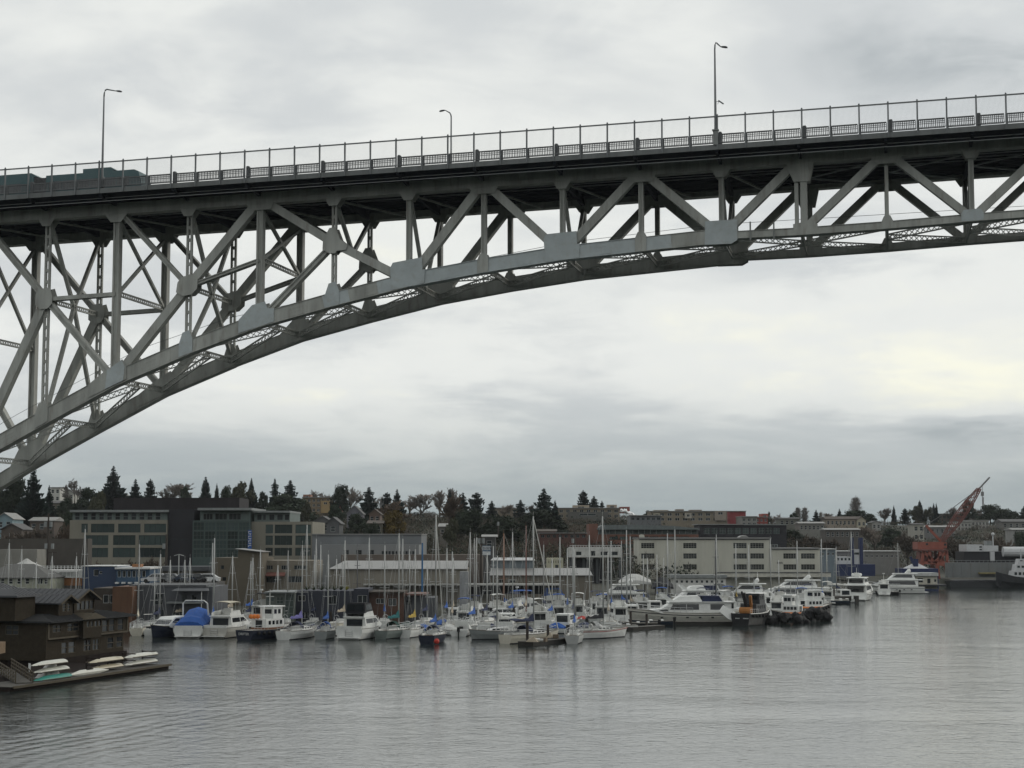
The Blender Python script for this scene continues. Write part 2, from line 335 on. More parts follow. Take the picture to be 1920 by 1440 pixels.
for ti, d in enumerate((D, D+W)):
    near = ti == 0
    for i in I[:-1]:
        mb = MB(); mb.beam(v3(T(i), d), v3(T(i+1), d), 1.1, 1.06, ext=.02)
        mb.beam((T(i)[0], d, T(i)[1]-.57), (T(i+1)[0], d, T(i+1)[1]-.57), .05, 1.22)
        mb.build('top_chord', paint, bridge)
        heavy = i < 9
        hgt = 1.36 if i < 2 else (1.28 if heavy else .62)
        mb = MB(); a, b = Lo(i), Lo(i+1)
        mb.beam(v3(a, d), v3(b, d), hgt, 1.10, ext=.12 if heavy else .02)
        dx = Vector((b[0]-a[0], 0, b[1]-a[1])).normalized(); up = Vector((-dx.z, 0, dx.x))
        for sg in (-1, 1):
            c = up*(sg*(hgt/2+.02)); mb.beam(Vector(v3(a, d))+c, Vector(v3(b, d))+c, .05, 1.26, ext=.03)
        mb.build('lower_chord', paintp if (near and 5 <= i <= 7) else paint, bridge)
        if heavy:
            mb = MB(); A, Bv = Vector(v3(a, d)), Vector(v3(b, d)); c = A.lerp(Bv, .52)
            for sg in (-1, 1): mb.beam(c - dx*.75 + Vector((0, sg*.556, 0)), c + dx*.75 + Vector((0, sg*.556, 0)), hgt*.86, .02)
            for q in range(-4, 5):
                for w_ in (-.40, -.13, .13, .40): mb.beam(c + dx*(q*.16) + up*(w_*hgt) + Vector((0, -.58, 0)), c + dx*(q*.16+.05) + up*(w_*hgt) + Vector((0, -.58, 0)), .05, .03)
            mb.build('splice_plate', paintp if (near and 5 <= i <= 7) else paint, bridge)
    def member(name, p, q, w, h, kind='box', gap=.16):
        mb = MB()
        if kind == 'box':
            mb.beam(v3(p, d), v3(q, d), w, h)
        elif kind == 'bat': battened(mb, v3(p, d), v3(q, d), w, h, gap)
        elif kind == 'ch':                         # two channels with a recessed web
            P, Q = Vector(v3(p, d)), Vector(v3(q, d)); dd = (Q-P).normalized(); up = dd.cross(Vector((0,1,0)))
            for a in (-1, 1): mb.beam(P + up*(a*w*.36), Q + up*(a*w*.36), w*.28, h)
            mb.beam(P, Q, w*.5, h*.72)
        return mb.build(name, paint, bridge)
    for i in range(-2, 14):
        t_, l_ = T(i), Lo(i)
        if i in (0, 2): member('vertical_post', t_, l_, .62, .30, 'bat', .22)
        elif i == 4: member('vertical_post', t_, l_, .50, .34, 'bat', .13)
        elif i in (-1, 1, 3): member('vertical_post', t_, l_, .66, .80, 'ch')
        elif i == 10:
            member('vertical_post', (t_[0]+.25, t_[1]), (l_[0]+.25, l_[1]+.2), .62, .9); member('vertical_post', (t_[0]-.42, t_[1]-.9), (l_[0]-.42, l_[1]-.3), .36, .7)
        elif i == 11: member('vertical_post', t_, (l_[0], l_[1]-.3), .34, .5)
        else: member('vertical_post', t_, l_, .46, .74, 'ch')
    P1s = (Sm[1], hit(222, 552, D)[1]); P3s = (Sm[3], hit(490, 488, D)[1])
    for p, q, w, k in ((T(-1), Mn(0), .58, 'ch'), (Mn(0), Lo(1), .58, 'ch'), (Lo(-1), Mn(0), .85, 'box'), (Mn(0), P1s, .40, 'box'),
                       (T(1), Mn(2), .44, 'ch'), (Lo(1), Mn(2), .82, 'box'), (Mn(2), T(3), .82, 'box'), (Mn(2), P3s, .36, 'ch'),
                       (T(3), Mn(4), .80, 'box'), (Mn(4), Lo(5), .82, 'box'), (Lo(3), Mn(4), .52, 'ch'),
                       (Lo(5), T(6), .82, 'box'), (T(6), Lo(7), .82, 'box'), (Lo(7), T(8), .80, 'box'), (T(8), Lo(9), .80, 'box'),
                       (Lo(9), T(10), .78, 'box'), (Lo(10), T(11), .72, 'box'), (T(11), Lo(12), .68, 'box'), (Lo(12), T(13), .72, 'box'), (T(13), Lo(14), .7, 'box'),
                       (T(-3), Lo(-1), .6, 'ch')):
        member('diagonal', p, q, w, .86, k)
    for sg in (-1, 1):
        dg = d + sg*.565
        for i in range(-1, 14):
            s, z = T(i); zb = z - .55
            if i in (3, 6, 8, 11, 13): pl = [(s-1.45, zb+1.0), (s+1.55, zb+1.0), (s+1.5, zb+.05), (s+1.15, zb-.62), (s-.75, zb-.68), (s-1.4, zb-.1)]
            elif i == 10: pl = [(s-1.3, zb+1.0), (s+1.35, zb+1.0), (s+1.2, zb-.1), (s+.85, zb-1.75), (s-.62, zb-1.75), (s-1.25, zb-.35)]
            elif i in (1, -1): pl = [(s-1.35, zb+.9), (s+1.35, zb+.9), (s+1.2, zb-.05), (s+.55, zb-.85), (s-.55, zb-.85), (s-1.2, zb-.05)]
            else: pl = [(s-1.0, zb+.9), (s+1.0, zb+.9), (s+.9, zb-.02), (s+.42, zb-.75), (s-.42, zb-.75), (s-.9, zb-.02)]
            plate(pl, dg, paint)
        for i in (0, 2, 4):
            s, z = Mn(i)
            if i == 4: pl = [(s-.35, z+1.5), (s+.3, z+1.5), (s+.75, z+.35), (s+1.5, z-.25), (s+1.35, z-.75), (s+.45, z-.8), (s+.25, z-1.05), (s-.3, z-1.05), (s-1.05, z-.65), (s-1.0, z+.35)]
            elif i == 0: pl = [(s-.65, z+1.0), (s+.55, z+1.2), (s+.85, z+.35), (s+.85, z-.5), (s+.35, z-1.0), (s-.45, z-1.05), (s-1.0, z-.6), (s-1.0, z+.5)]
            else: pl = [(s-.55, z+.95), (s+.5, z+1.15), (s+1.15, z+.75), (s+1.1, z-.3), (s+.5, z-.85), (s-.4, z-1.0), (s-1.15, z-.6), (s-1.0, z+.4)]
            plate(pl, dg, paint)
        for i in range(-1, 13):
            s, z = Lo(i); k = (Zlm[i+1]-Zlm[i-1])/(Sm[i+1]-Sm[i-1]); f = lambda x, y: (s+x, z+y+k*x)
            h = .66
            pm = paintp if near and sg < 0 else paint
            if i in (1,): pm = paint; pl = [f(-2.6,-h), f(1.5,-h), f(1.5,h), f(1.05,h+.9), f(-.9,h+.55), f(-2.6,h)]
            elif i == 3: pl = [f(-2.0,-h), f(1.7,-h), f(1.7,h), f(1.0,h+.25), f(.75,h+1.0), f(-.6,h+1.05), f(-2.0,h)]
            elif i in (5, 7): pl = [f(-1.6,-h), f(1.7,-h), f(1.75,h), f(1.5,h), f(1.45,h+1.25), f(-1.5,h+1.35), f(-1.75,h+.9)]
            elif i == 9: pl = [f(-1.55,-h-.1), f(.9,-h-.2), f(1.5,-h+.1), f(1.5,h+.75), f(-1.5,h+.8)]
            elif i == 12: pl = [f(-.95,-.3), f(1.0,-.3), f(1.0,.35), f(.75,.75), f(-.75,.75), f(-1.0,.35)]
            elif i == 10: pl = [f(-.75,-.35), f(1.5,-.35), f(1.5,.55), f(.95,1.1), f(.55,.9), f(-.75,.7)]; pm = paint
            elif i == -1: pl = [f(-2.2,-h), f(2.0,-h), f(2.0,h), f(1.2,h+1.4), f(-1.2,h+1.4), f(-2.2,h)]; pm = paint
            else:
                if i > 9: h = .33
                e = .36 if i < 5 else .27
                pl = [f(-e*2,-h), f(e*2,-h), f(e*2,h), f(e,h+(1.0 if i < 5 else .55)), f(-e,h+(1.0 if i < 5 else .55)), f(-e*2,h)]
                if i != 4 and i != 2: pm = paint
            plate(pl, dg + sg*.06, pm, 'node_plate')
    if near:                                       # repainted stretches of the lower chord
        s1, z1_ = Lo(1); k1 = (Zlm[2]-Zlm[0])/(Sm[2]-Sm[0])
        plate([(s1+x, z1_+y+k1*x) for x, y in ((-.75,-.64),(1.2,-.64),(1.35,.66),(1.0,1.48),(-.55,1.2))], d-.67, paintp, 'paint_patch', .02)
        for i, a, b in ((3, .22, .42), (4, -.12, .22), (4, .6, 1.0), (8, 0, .38)):
            p, q = Lo(i), Lo(i+1); e = lambda t: (p[0]+(q[0]-p[0])*t, p[1]+(q[1]-p[1])*t)
            if i == 3: continue
            mb = MB(); mb.beam(v3(e(a), d-.559), v3(e(b), d-.559), 1.24, .02); mb.build('paint_patch', paintp, bridge)
# bracing between the two trusses
for i in range(-1, 14):
    a = Vector((Sm[i], D+.4, Zlm[i])); b = Vector((Sm[i], D+W-.4, Zlm[i]))
    mb = MB(); lattice(mb, a, b, (1,0,0), .62, .16, .55, .06); mb.build('cross_strut', paint, bridge)
    mid = Vector((Sm[i], D+W/2, Zlm[i]))
    j = i-1 if i < 10 else i+1
    if -1 <= j <= 14 and i != 10:
        for e in (D+.45, D+W-.45):
            mb = MB(); lattice(mb, mid, (Sm[j], e, Zlm[j]), (-(e-mid.y), Sm[j]-mid.x, 0), .66, .14, .62, .065); mb.build('lateral_brace', paint, bridge)
    if i == 10:
        for j in (9, 11):
            for e in (D+.45, D+W-.45):
                mb = MB(); lattice(mb, mid, (Sm[j], e, Zlm[j]), (-(e-mid.y), Sm[j]-mid.x, 0), .58, .14, .62, .065); mb.build('lateral_brace', paint, bridge)
    zt = ztop(Sm[i])
    if i in (5, 7, 9, 12):
        for e in (D+.3, D+W-.3):
            mb = MB(); mb.beam((Sm[i], e, zt-.3), mid, .34, .34, (1,0,0)); mb.build('sway_brace', paint, bridge)
    elif i in Mz:
        zm = Mz[i][1]
        mb = MB(); lattice(mb, (Sm[i], D+.4, zm), (Sm[i], D+W-.4, zm), (1,0,0), .55, .16, .5, .06); mb.build('sway_strut', paint, bridge)
        mm = Vector((Sm[i], D+W/2, zm))
        for e in (D+.35, D+W-.35):
            mb = MB(); mb.beam((Sm[i], e, zt-.2), mm, .36, .36, (1,0,0)); mb.build('sway_brace', paint, bridge)
            if i != 4:
                mb = MB(); mb.beam((Sm[i], e, Zlm[i]+.5), mm, .36, .36, (1,0,0)); mb.build('sway_brace', paint, bridge)
    elif i in (-1, 1, 3):
        zm = (zt + Zlm[i])/2 + .4
        mb = MB(); lattice(mb, (Sm[i], D+.3, zm), (Sm[i], D+W-.3, zm), (1,0,0), .55, .16, .5, .06)
        mb.build('sway_strut', paint, bridge)
        mb = MB(); mb.beam((Sm[i], D+.3, zt-.5), (Sm[i], D+W-.3, zm), .32, .32, (1,0,0)); mb.build('sway_brace', paint, bridge)
        mb = MB(); mb.beam((Sm[i]+.02, D+W-.3, zt-.5), (Sm[i]+.02, D+.3, zm), .32, .30, (1,0,0)); mb.build('sway_brace', paint, bridge)
    # floor beam with a tapered bracket under each footway
    s = Sm[i]; zb = zt + 1.12; zd = zdeck(s) - .40
    for k, (e0, e1) in enumerate(((D-O+.25, D+.6), (D+W+O-.25, D+W-.6))):
        mb = MB(); vs = []
        for yy, lo_ in ((e0, zd-.30), (e1, min(zb-.2, zd-.7))):
            for xx in (-.14, .14): vs += [(s+xx, yy, lo_), (s+xx, yy, zd)]
        mb.add(vs, [(0,1,3,2),(4,6,7,5),(0,4,5,1),(2,3,7,6),(1,5,7,3),(0,2,6,4)]); mb.build('deck_bracket', paintd, bridge)
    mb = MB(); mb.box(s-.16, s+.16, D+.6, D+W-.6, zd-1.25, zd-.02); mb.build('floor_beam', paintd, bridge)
# long members under the deck and the deck itself
def strip(y0, y1, dz0, dz1, n=12, m=0):
    rings = []
    for k in range(n+1):
        s = SL + (SR-SL)*k/n; z = zdeck(s)
        rings.append([(s, y0, z+dz0), (s, y1, z+dz0), (s, y1, z+dz1), (s, y0, z+dz1)])
    mb = MB(); mb.loft(rings, m); return mb
strip(D-O+.06, D+W+O-.06, -.38, -.02).build('deck_slab', mat('deck_soffit', (.014, .019, .028), .95, spec=.05), bridge)  # soffit colour also carries the shade below the deck
strip(D-O+2.6, D+W+O-2.6, -.015, .01).build('roadway', asph, bridge)
fasm = mat('bridge_fascia', (.155,.165,.165), .8, 0, .18, 1.0, (.07,.065,.055), .5, vert=True); strip(D-O, D-O+.05, -.46, .03).build('fascia_beam', fasm, bridge); strip(D+W+O-.05, D+W+O, -.46, .03).build('fascia_beam', fasm, bridge)
strip(D-O+2.35, D-O+2.6, -.01, .17).build('kerb', concm, bridge)
for k in range(8):
    y = D + .8 + k*(W-1.6)/7
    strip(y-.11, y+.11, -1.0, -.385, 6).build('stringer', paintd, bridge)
for dz in (-.72, -1.02): strip(D-3.33, D-3.28, dz-.03, dz+.03).build('conduit_pipe', pipem, bridge)
for y in (D+1.9, D+3.2, D+4.4): strip(y-.04, y+.04, -1.14, -1.06).build('conduit_pipe', pipem, bridge)
for i in range(10, 14):                            # thin upper laterals of the middle span
    for e0, e1 in ((D+.5, D+W/2), (D+W-.5, D+W/2)):
        mb = MB(); mb.beam((Sm[i]+.3, e1, ztop(Sm[i])-.1), (Sm[i+1]-.2, e0, ztop(Sm[i+1])-.1), .12, .12); mb.build('upper_lateral', pipem, bridge)
for i in range(-1, 10):
    mb = MB(); mb.beam((Sm[i]+.4, D+.6, ztop(Sm[i])-.15), (Sm[i]+5.4 if i < 5 else Sm[i]+3.8, D+W-.8, ztop(Sm[i])-.1), .16, .16); mb.build('upper_lateral', paint, bridge)
# railings
post_me = None
NP = 43; PS = 7.66/3
p0 = Sm[0] - PS*2
def railpost():
    mb = MB(); mb.box(-.07, .07, -.07, .07, -.46, 2.74); mb.ball((0, 0, 2.77), .085, 0, 6, 4); return mb.mesh('fence_post', railm)
post_me = railpost()
mb = MB()
for k in range(int(PS/.105)): mb.box(.06+k*.105, .070+k*.105, -.005, .005, .18, 2.66)
pick_me = mb.mesh('fence_pickets', fencem)
mb = MB()                                          # concrete balustrade panel with a square grid
mb.box(.13, PS-.13, -.08, .08, .96, 1.06); mb.box(.13, PS-.13, -.05, .05, .17, .24); mb.box(.13, PS-.13, -.03, .03, .615, .655); mb.box(.13, PS-.13, -.03, .03, .785, .825)
nb = 14
for k in range(nb+1):
    x = .15 + (PS-.30)*k/nb; mb.box(x-.034, x+.034, -.034, .034, .22, .965)
balm = mat('bridge_balustrade', (.115, .12, .125), .8, 0, .15, 1.2); bal_me = mb.mesh('balustrade_panel', balm)
mb = MB(); mb.box(-.10, .10, -.10, .10, .0, 1.08); balpost_me = mb.mesh('baluster_post', balm)
mb = MB(); mb.box(-.17, .17, -.17, .17, 0, 1.18); mb.prism([(-.17,1.18),(.17,1.18),(.10,1.28),(-.10,1.28)], -.17, .17); pill_me = mb.mesh('railing_pillar', balm)
slope = math.atan(.0225)
for side in (0, 1):
    yf = D-O+.02 if side == 0 else D+W+O-.02; yb = yf + (.38 if side == 0 else -.38)
    for k in range(-3, NP):
        s = p0 + k*PS; z = zdeck(s)
        if s > SR: break
        node = (k-2) % 3 == 0
        if side == 0:
            obj('fence_post', post_me, bridge, (s, yf-.06, z))
            obj('fence_pickets', pick_me, bridge, (s, yf, z), (0, -slope, 0))
        if side == 0 or k % 3 == 0:
            if side == 0: obj('balustrade_panel', bal_me, bridge, (s, yb, z+.02), (0, -slope, 0))
            obj('railing_pillar' if node else 'baluster_post', pill_me if node else balpost_me, bridge, (s+(.22 if node else .06), yb, z-.02))
    if side == 0:
        strip(yf-.05, yf+.05, 2.58, 2.70, 2).build('fence_rail', railm, bridge); strip(yf-.02, yf+.02, .20, .25, 2).build('fence_rail', railm, bridge)
mb = MB()
mb.tube([(hit(u, v, D+6)[0], D+6, hit(u, v, D+6)[1]) for u, v in ((-60,830),(36,775),(260,655),(430,596),(700,536),(910,484),(1060,455),(1340,421),(1560,408),(1960,384))], .022, 4)
mb.build('safety_cable', railm, bridge)
mb = MB()
for u in (1408, 1452):
    a = hit(u, 448, D); mb.box(a[0]-.07, a[0]+.07, D-.72, D-.60, a[1]-.2, hit(u, 418, D)[1])
mb.build('maintenance_stanchions', concm, bridge)
# pier under the off-picture end
mb = MB(); mb.box(SL-3, SL+1.2, D-1.5, D+W+1.5, -2, Zlm[-3]+1); mb.build('pier', concm, bridge)
def b2w(s, d, z): return tuple(tt*s + tn*d + Vector((0,0,z)))

# ------------------------------------------------------------------ street lamps on the deck
def lamp(label, s, d, ztip, arm, box=False, far=False):
    o = thing('street_lamp', label, 'street lamp', b2w(s, d, zdeck(s)), -TH, 'lamps along the bridge deck')
    H = ztip - zdeck(s); pm = railm
    mb = MB(); mb.tube([(0,0,0),(0,0,1.4),(0,0,H*.93)], [.16,.13,.075], 8); mb.build('lamp_post', pm, o, True)
    if far: pts = [(0,0,H*.93),(-.04,0,H*.955),(-.16,0,H*.975),(arm*.92,0,H+.05)]
    else: pts = [(0,0,H*.93),(.03,0,H*.965),(.12,0,H*.992),(.3,0,H),(arm*.8,0,H-.22)] if abs(arm) > 1 else [(0,0,H*.93),(.03,0,H*.98),(.1,0,H),(.2,0,H-.06),(arm*.9,0,H-.42)]
    mb = MB(); mb.tube(pts, [.075]*(len(pts)-1)+[.05], 6); mb.build('lamp_arm', pm, o, True)
    e = Vector(pts[-1]); sg = 1 if arm > 0 else -1
    mb = MB()
    rings = []
    for t, w, zz in ((0,.07,0),(.15,.14,-.02),(.45,.17,-.06),(.62,.10,-.10)):
        rings.append([(e.x+sg*t, y*w, e.z+zz+hh*w*.5) for y, hh in ((-1,0),(-.6,1),(.6,1),(1,0),(.6,-1),(-.6,-1))])
    mb.loft(rings); mb.build('lamp_head', mat('lamp_head', (.05,.055,.06), .5), o)
    if box:
        mb = MB(); mb.box(-.22,.22,-.22,.22,0,1.35); mb.box(-.30,.30,-.30,.30,1.32,1.42); mb.build('lamp_base', concm, o)
        mb = MB(); mb.beam((0,0,4.05),(.4,0,4.05),.04,.04); mb.beam((.28,0,4.15),(.75,0,3.8),.12,.1); mb.beam((.36,0,4.1),(.2,0,3.8),.03,.03); mb.build('traffic_camera', railm, o)
lamp('tall lamp on the near railing above the dark green bus, arm reaching right', -75.38, D-O+.2, 56.95, 1.6)
lamp('lamp on the far side of the deck with its arm tilted up to the left', -44.75, D+W+O-.6, 58.2, -.75, far=True)
lamp('tall lamp with a camera bracket halfway up its post, near the bridge middle', -14.5, D-O+.1, 57.85, .62, True)

# ------------------------------------------------------------------ articulated bus
def make_bus():
    s0 = hit(276, 335, D-O+6.4)[0]; d = D-O+6.4; z = zdeck(s0-8)+.02
    o = thing('articulated_bus', 'dark teal articulated bus crossing the bridge behind the railing', 'bus', b2w(s0, d, zdeck(s0)+.02), 0)
    o.rotation_euler = (0, -slope, -TH)
    bm_ = mat('bus_paint', (.004, .062, .072), .4, 0, .08, 1); dk = mat('bus_lower', (.02, .028, .03), .5); gl = glass('bus_glass', (.02,.025,.03))
    def sec(x0, x1, front=False):
        poly = [(x0,.35),(x1-.1,.35),(x1,.6),(x1,1.5),(x1-.35,2.75),(x1-.8,2.95),(x0,2.95)] if front else [(x0,.35),(x1,.35),(x1,2.95),(x0,2.95)]
        mb = MB(); mb.prism(poly, -1.28, 1.28); mb.build('body', bm_, o)
        mb = MB()
        n = int((x1-x0-1.2)/1.5)
        for k in range(n): mb.box(x0+.4+k*1.5, x0+1.75+k*1.5, -1.3, -1.281, 1.35, 2.3)
        mb.build('side_windows', gl, o)
        mb = MB(); mb.box(x0+.05, x1-.4, -1.295, -1.282, .4, 1.2); mb.build('skirt', dk, o)
    sec(-10.6, 0, True); sec(-18.2, -12.0)
    mb = MB()
    for k in range(7): mb.box(-12.0+k*.2, -11.86+k*.2, -1.15, 1.15, .5, 2.78)
    mb.box(-12.0, -10.6, -1.1, 1.1, .5, 2.72); mb.build('bellows', mat('bellows', (.025,.025,.028), .9), o)
    mb = MB(); mb.prism([(-6.5,2.94),(-3.3,2.94),(-3.0,3.1),(-3.4,3.38),(-6.5,3.38)], -1.2, 1.2); mb.build('roof_fairing', bm_, o)
    mb = MB(); mb.prism([(-18.1,2.94),(-11.6,2.94),(-12.3,3.36),(-18.1,3.36)], -1.2, 1.2); mb.build('roof_fairing', bm_, o)
    mb = MB(); mb.prism([(-.36,2.45),(-.3,2.45),(-.68,2.9),(-.74,2.9)], -.9, .9); mb.build('destination_sign', emit('amber_sign', (.9,.33,.1), .6), o)
    for x in (-2.4, -8.6, -15.6):
        for y in (-1.12, 1.12):
            mb = MB(); mb.tube([(x, y-.15, .48), (x, y+.15, .48)], .48, 14); mb.build('wheel', dk, o)
make_bus()
# ------------------------------------------------------------------ land
SHORE = [(-900,252),(-120,254),(-60,257),(0,264),(22,285),(36,318),(62,352),(78,385),(92,430),(130,475),(400,490),(2500,600)]
RIDGE = [(-900,26),(-210,25),(-80,23),(30,20.5),(120,18.5),(210,17.5),(1500,17)]
def interp(T_, x):
    for (a, b), (c, d) in zip(T_, T_[1:]):
        if x <= c: return b + (d-b)*max(0, min(1, (x-a)/(c-a)))
    return T_[-1][1]
def smooth(t): t = max(0, min(1, t)); return t*t*(3-2*t)
def land_z(x, y):
    ys = interp(SHORE, x); t = y - ys
    if t < 0: return max(-4, t*.8)
    z = min(1.5, t*3 - .2) + 2.0*smooth((t-6)/60)
    h = interp(RIDGE, x*700/max(y, 300)); y0 = max(ys+45, 352)
    z += (h - 3.5)*max(0, min(1, (y - y0)/(660 - y0)))**.8
    if y > 400: z += noise.noise(Vector((x*.02, y*.02, 0)))*1.4
    if y > 760: z -= (y-760)*.02
    return z
mb = MB(); NX, NY = 150, 90; xs = [-620 + 1400*i/NX for i in range(NX+1)]; ys_ = [252 + 900*(j/NY)**1.5 for j in range(NY+1)]
mb.add([(x, y, land_z(x, y)) for y in ys_ for x in xs], [(j*(NX+1)+i, j*(NX+1)+i+1, (j+1)*(NX+1)+i+1, (j+1)*(NX+1)+i) for j in range(NY) for i in range(NX)])
tag(mb.build('hillside_ground', mat('ground', (.045, .046, .035), .95, 0, .4, .12, (.07, .055, .04), .8, .4, 1.0), None, True), None, None, None, 'structure')

# ------------------------------------------------------------------ building kit
def wall_mesh(name, w, h, dep, ops, m, reveal=.22):
    """box with real openings in its front (y = 0) face"""
    mb = MB(); X = sorted({0, w, *[a for o in ops for a in (o[0], o[2])]}); Z = sorted({0, h, *[a for o in ops for a in (o[1], o[3])]})
    for i in range(len(X)-1):
        for j in range(len(Z)-1):
            cx, cz = (X[i]+X[i+1])/2, (Z[j]+Z[j+1])/2
            if any(o[0] < cx < o[2] and o[1] < cz < o[3] for o in ops): continue
            mb.add([(X[i],0,Z[j]),(X[i+1],0,Z[j]),(X[i+1],0,Z[j+1]),(X[i],0,Z[j+1])], [(0,1,2,3)])
    for a, b, c, d in ops:
        mb.add([(a,0,b),(c,0,b),(c,0,d),(a,0,d),(a,reveal,b),(c,reveal,b),(c,reveal,d),(a,reveal,d)], [(0,1,5,4),(1,2,6,5),(2,3,7,6),(3,0,4,7),(4,5,6,7)])
    mb.add([(0,0,0),(w,0,0),(w,dep,0),(0,dep,0),(0,0,h),(w,0,h),(w,dep,h),(0,dep,h)], [(4,5,6,7),(1,2,6,5),(2,3,7,6),(3,0,4,7)])
    me = bpy.data.meshes.new(name); me.from_pydata(mb.v, [], mb.f); me.materials.append(m); me.update(); return me
WIN = {}
def win_mesh(w, h, nx, nz, fm, gm, fr=.07):
    k = (round(w, 1), round(h, 1), nx, nz, fm.name, gm.name)
    if k in WIN: return WIN[k]
    w, h = k[0], k[1]
    mb = MB(); mb.box(0, w, .13, .16, 0, h, 1)
    for i in range(nx+1):
        x = w*i/nx; f = fr if i in (0, nx) else fr*.7; mb.box(max(0, x-f/2), min(w, x+f/2), .05, .128, 0, h, 0)
    for j in range(nz+1):
        z = h*j/nz; f = fr if j in (0, nz) else fr*.7; mb.box(.002, w-.002, .052, .126, max(0, z-f/2), min(h, z+f/2), 0)
    WIN[k] = mb.mesh('window', [fm, gm]); return WIN[k]
GL = glass('dark_glass', (.03, .036, .04)); GT = glass('teal_glass', (.042, .060, .059), .10)
WHITE = mat('white_trim', (.62, .63, .62), .6, 0, .08, 2); DKF = mat('dark_frame', (.05, .055, .06), .6); CREAM = mat('cream_trim', (.55, .52, .45), .7)
GRYF = mat('grey_frame', (.20, .215, .215), .6)
class Bld:
    """a building whose front face stands at depth Y and is measured in photo pixels"""
    def __init__(s, name, label, cat, u0, u1, v0, Y, zb=None, rz=0.0, group=None):
        s.Y = Y; s.x0 = xat(u0, Y); s.x1 = xat(u1, Y); s.zb = land_z((s.x0+s.x1)/2, Y) - .3 if zb is None else zb
        s.zt = zat(v0, Y); s.o = thing(name, label, cat, (s.x0, Y, s.zb), rz, group); s.w = s.x1-s.x0; s.h = s.zt-s.zb
    def lx(s, u): return xat(u, s.Y) - s.x0
    def lz(s, v): return zat(v, s.Y) - s.zb
    def rect(s, u0, v0, u1, v1): return (s.lx(u0), s.lz(v1), s.lx(u1), s.lz(v0))
    def wall(s, m, dep=12, wins=(), nx=2, nz=2, fm=WHITE, gm=GL, u0=None, u1=None, v0=None, v1=None, y=0.0, name='wall', reveal=.22):
        a = 0 if u0 is None else s.lx(u0); b = s.w if u1 is None else s.lx(u1); t = s.h if v0 is None else s.lz(v0); zb = 0 if v1 is None else s.lz(v1)
        ops = []
        for q in wins:
            r = s.rect(*q[:4]); r = (max(r[0]-a, .05), max(r[1]-zb, .05), min(r[2]-a, b-a-.05), min(r[3]-zb, t-zb-.05)); ops.append(r)
        o = obj(name, wall_mesh(name, b-a, t-zb, dep, ops, m, reveal), s.o, (a, y, zb))
        for q, r in zip(wins, ops):
            n = q[4] if len(q) > 4 else nx; k = q[5] if len(q) > 5 else nz
            obj('window', win_mesh(r[2]-r[0], r[3]-r[1], n, k, fm, gm), s.o, (a+r[0], y, zb+r[1]))
        return o
    def slab(s, u0, v0, u1, v1, y0, y1, m, name='cornice'):
        mb = MB(); mb.box(s.lx(u0), s.lx(u1), y0, y1, s.lz(v1), s.lz(v0)); return mb.build(name, m, s.o)
    def gable(s, u0, u1, vp, ve, dep, m, wm, over=.35, name='roof', y=0.0):       # gable end faces the camera
        a, b = s.lx(u0), s.lx(u1); zp, ze = s.lz(vp), s.lz(ve); c = (a+b)/2; t = .14
        mb = MB(); mb.prism([(a,ze),(b,ze),(c,zp)], y+.02, y+dep-.02); mb.build('gable', wm, s.o)
        k = (zp-ze)/(c-a)
        mb = MB(); mb.prism([(a-over,ze-over*k),(c,zp),(b+over,ze-over*k),(b+over,ze-over*k+t),(c,zp+t),(a-over,ze-over*k+t)], y-over, y+dep+over); mb.build(name, m, s.o)
    def pitch(s, u0, u1, vp, ve, dep, m, over=.35, hip=0.0, name='roof', y=0.0):   # ridge runs across the picture
        a, b = s.lx(u0)-over, s.lx(u1)+over; zp, ze = s.lz(vp), s.lz(ve); y0, y1 = y-over, y+dep+over; c = (y0+y1)/2
        mb = MB(); mb.add([(a,y0,ze),(b,y0,ze),(b,y1,ze),(a,y1,ze),(a+hip,c,zp),(b-hip,c,zp)], [(0,1,5,4),(2,3,4,5),(1,2,5),(3,0,4),(3,2,1,0)])
        mb.box(a+.01, b-.01, y0+.01, y1-.01, ze-.12, ze-.005); return mb.build(name, m, s.o)
CONC = mat('concrete', (.205, .195, .16), .85, 0, .14, .4, (.16,.14,.11), .4, vert=True)
GREYW = mat('grey_siding', (.16, .17, .178), .75, 0, .10, .4, (.12,.12,.11), .4, vert=True)
PALEROOF = mat('pale_metal_roof', (.225, .225, .22), .45, .1, .10, .3, (.3,.28,.25), .4)
BROWNW = mat('brown_grey_siding', (.155, .14, .115), .85, 0, .12, .4, (.08,.075,.07), .4, vert=True)
DARKCL = mat('dark_cladding', (.018, .018, .023), .7, 0, .2, .5)
DKROOF = mat('dark_roof', (.075, .08, .085), .8, 0, .2, .8)
BEIGE = mat('beige_stucco', (.47, .465, .405), .85, 0, .10, .3, (.22,.205,.17), .4, vert=True)
NAVY = mat('navy_siding', (.022, .040, .085), .6, 0, .12, .8)

# office block with the concrete frame
b = Bld('office_building', 'long concrete and green glass office block with a dark rooftop storey, above the marina', 'office building', 130, 585, 957, 330)
rows2 = [(152,982,164,998.5,1,1),(170,982,214,998.5,4,1),(221,982,263,998.5,4,1),(270,982,311,998.5,4,1)]
rows3 = [(160,1003.5,203,1022,4,1),(212,1003.5,254,1022,4,1),(260,1003.5,311,1022,5,1)]
rows4 = [(160,1027,203,1045,4,1),(212,1027,254,1045,4,1),(260,1027,311,1045,5,1)]
b.wall(CONC, 22, rows2+rows3+rows4, fm=DKF, gm=GT, u0=130, u1=313, v0=975, reveal=.6)
b.wall(mat('green_grey_panel', (.11,.14,.133), .6), 18, [(136.5+x*15.2, 962, 145+x*15.2, 974.5, 1, 2) for x in range(11)], fm=GRYF, gm=GL, u0=132, u1=311, v0=960.5, v1=975, y=1.2, name='upper_storey')
b.slab(129, 956, 314, 960.3, .2, 20, GRYF)
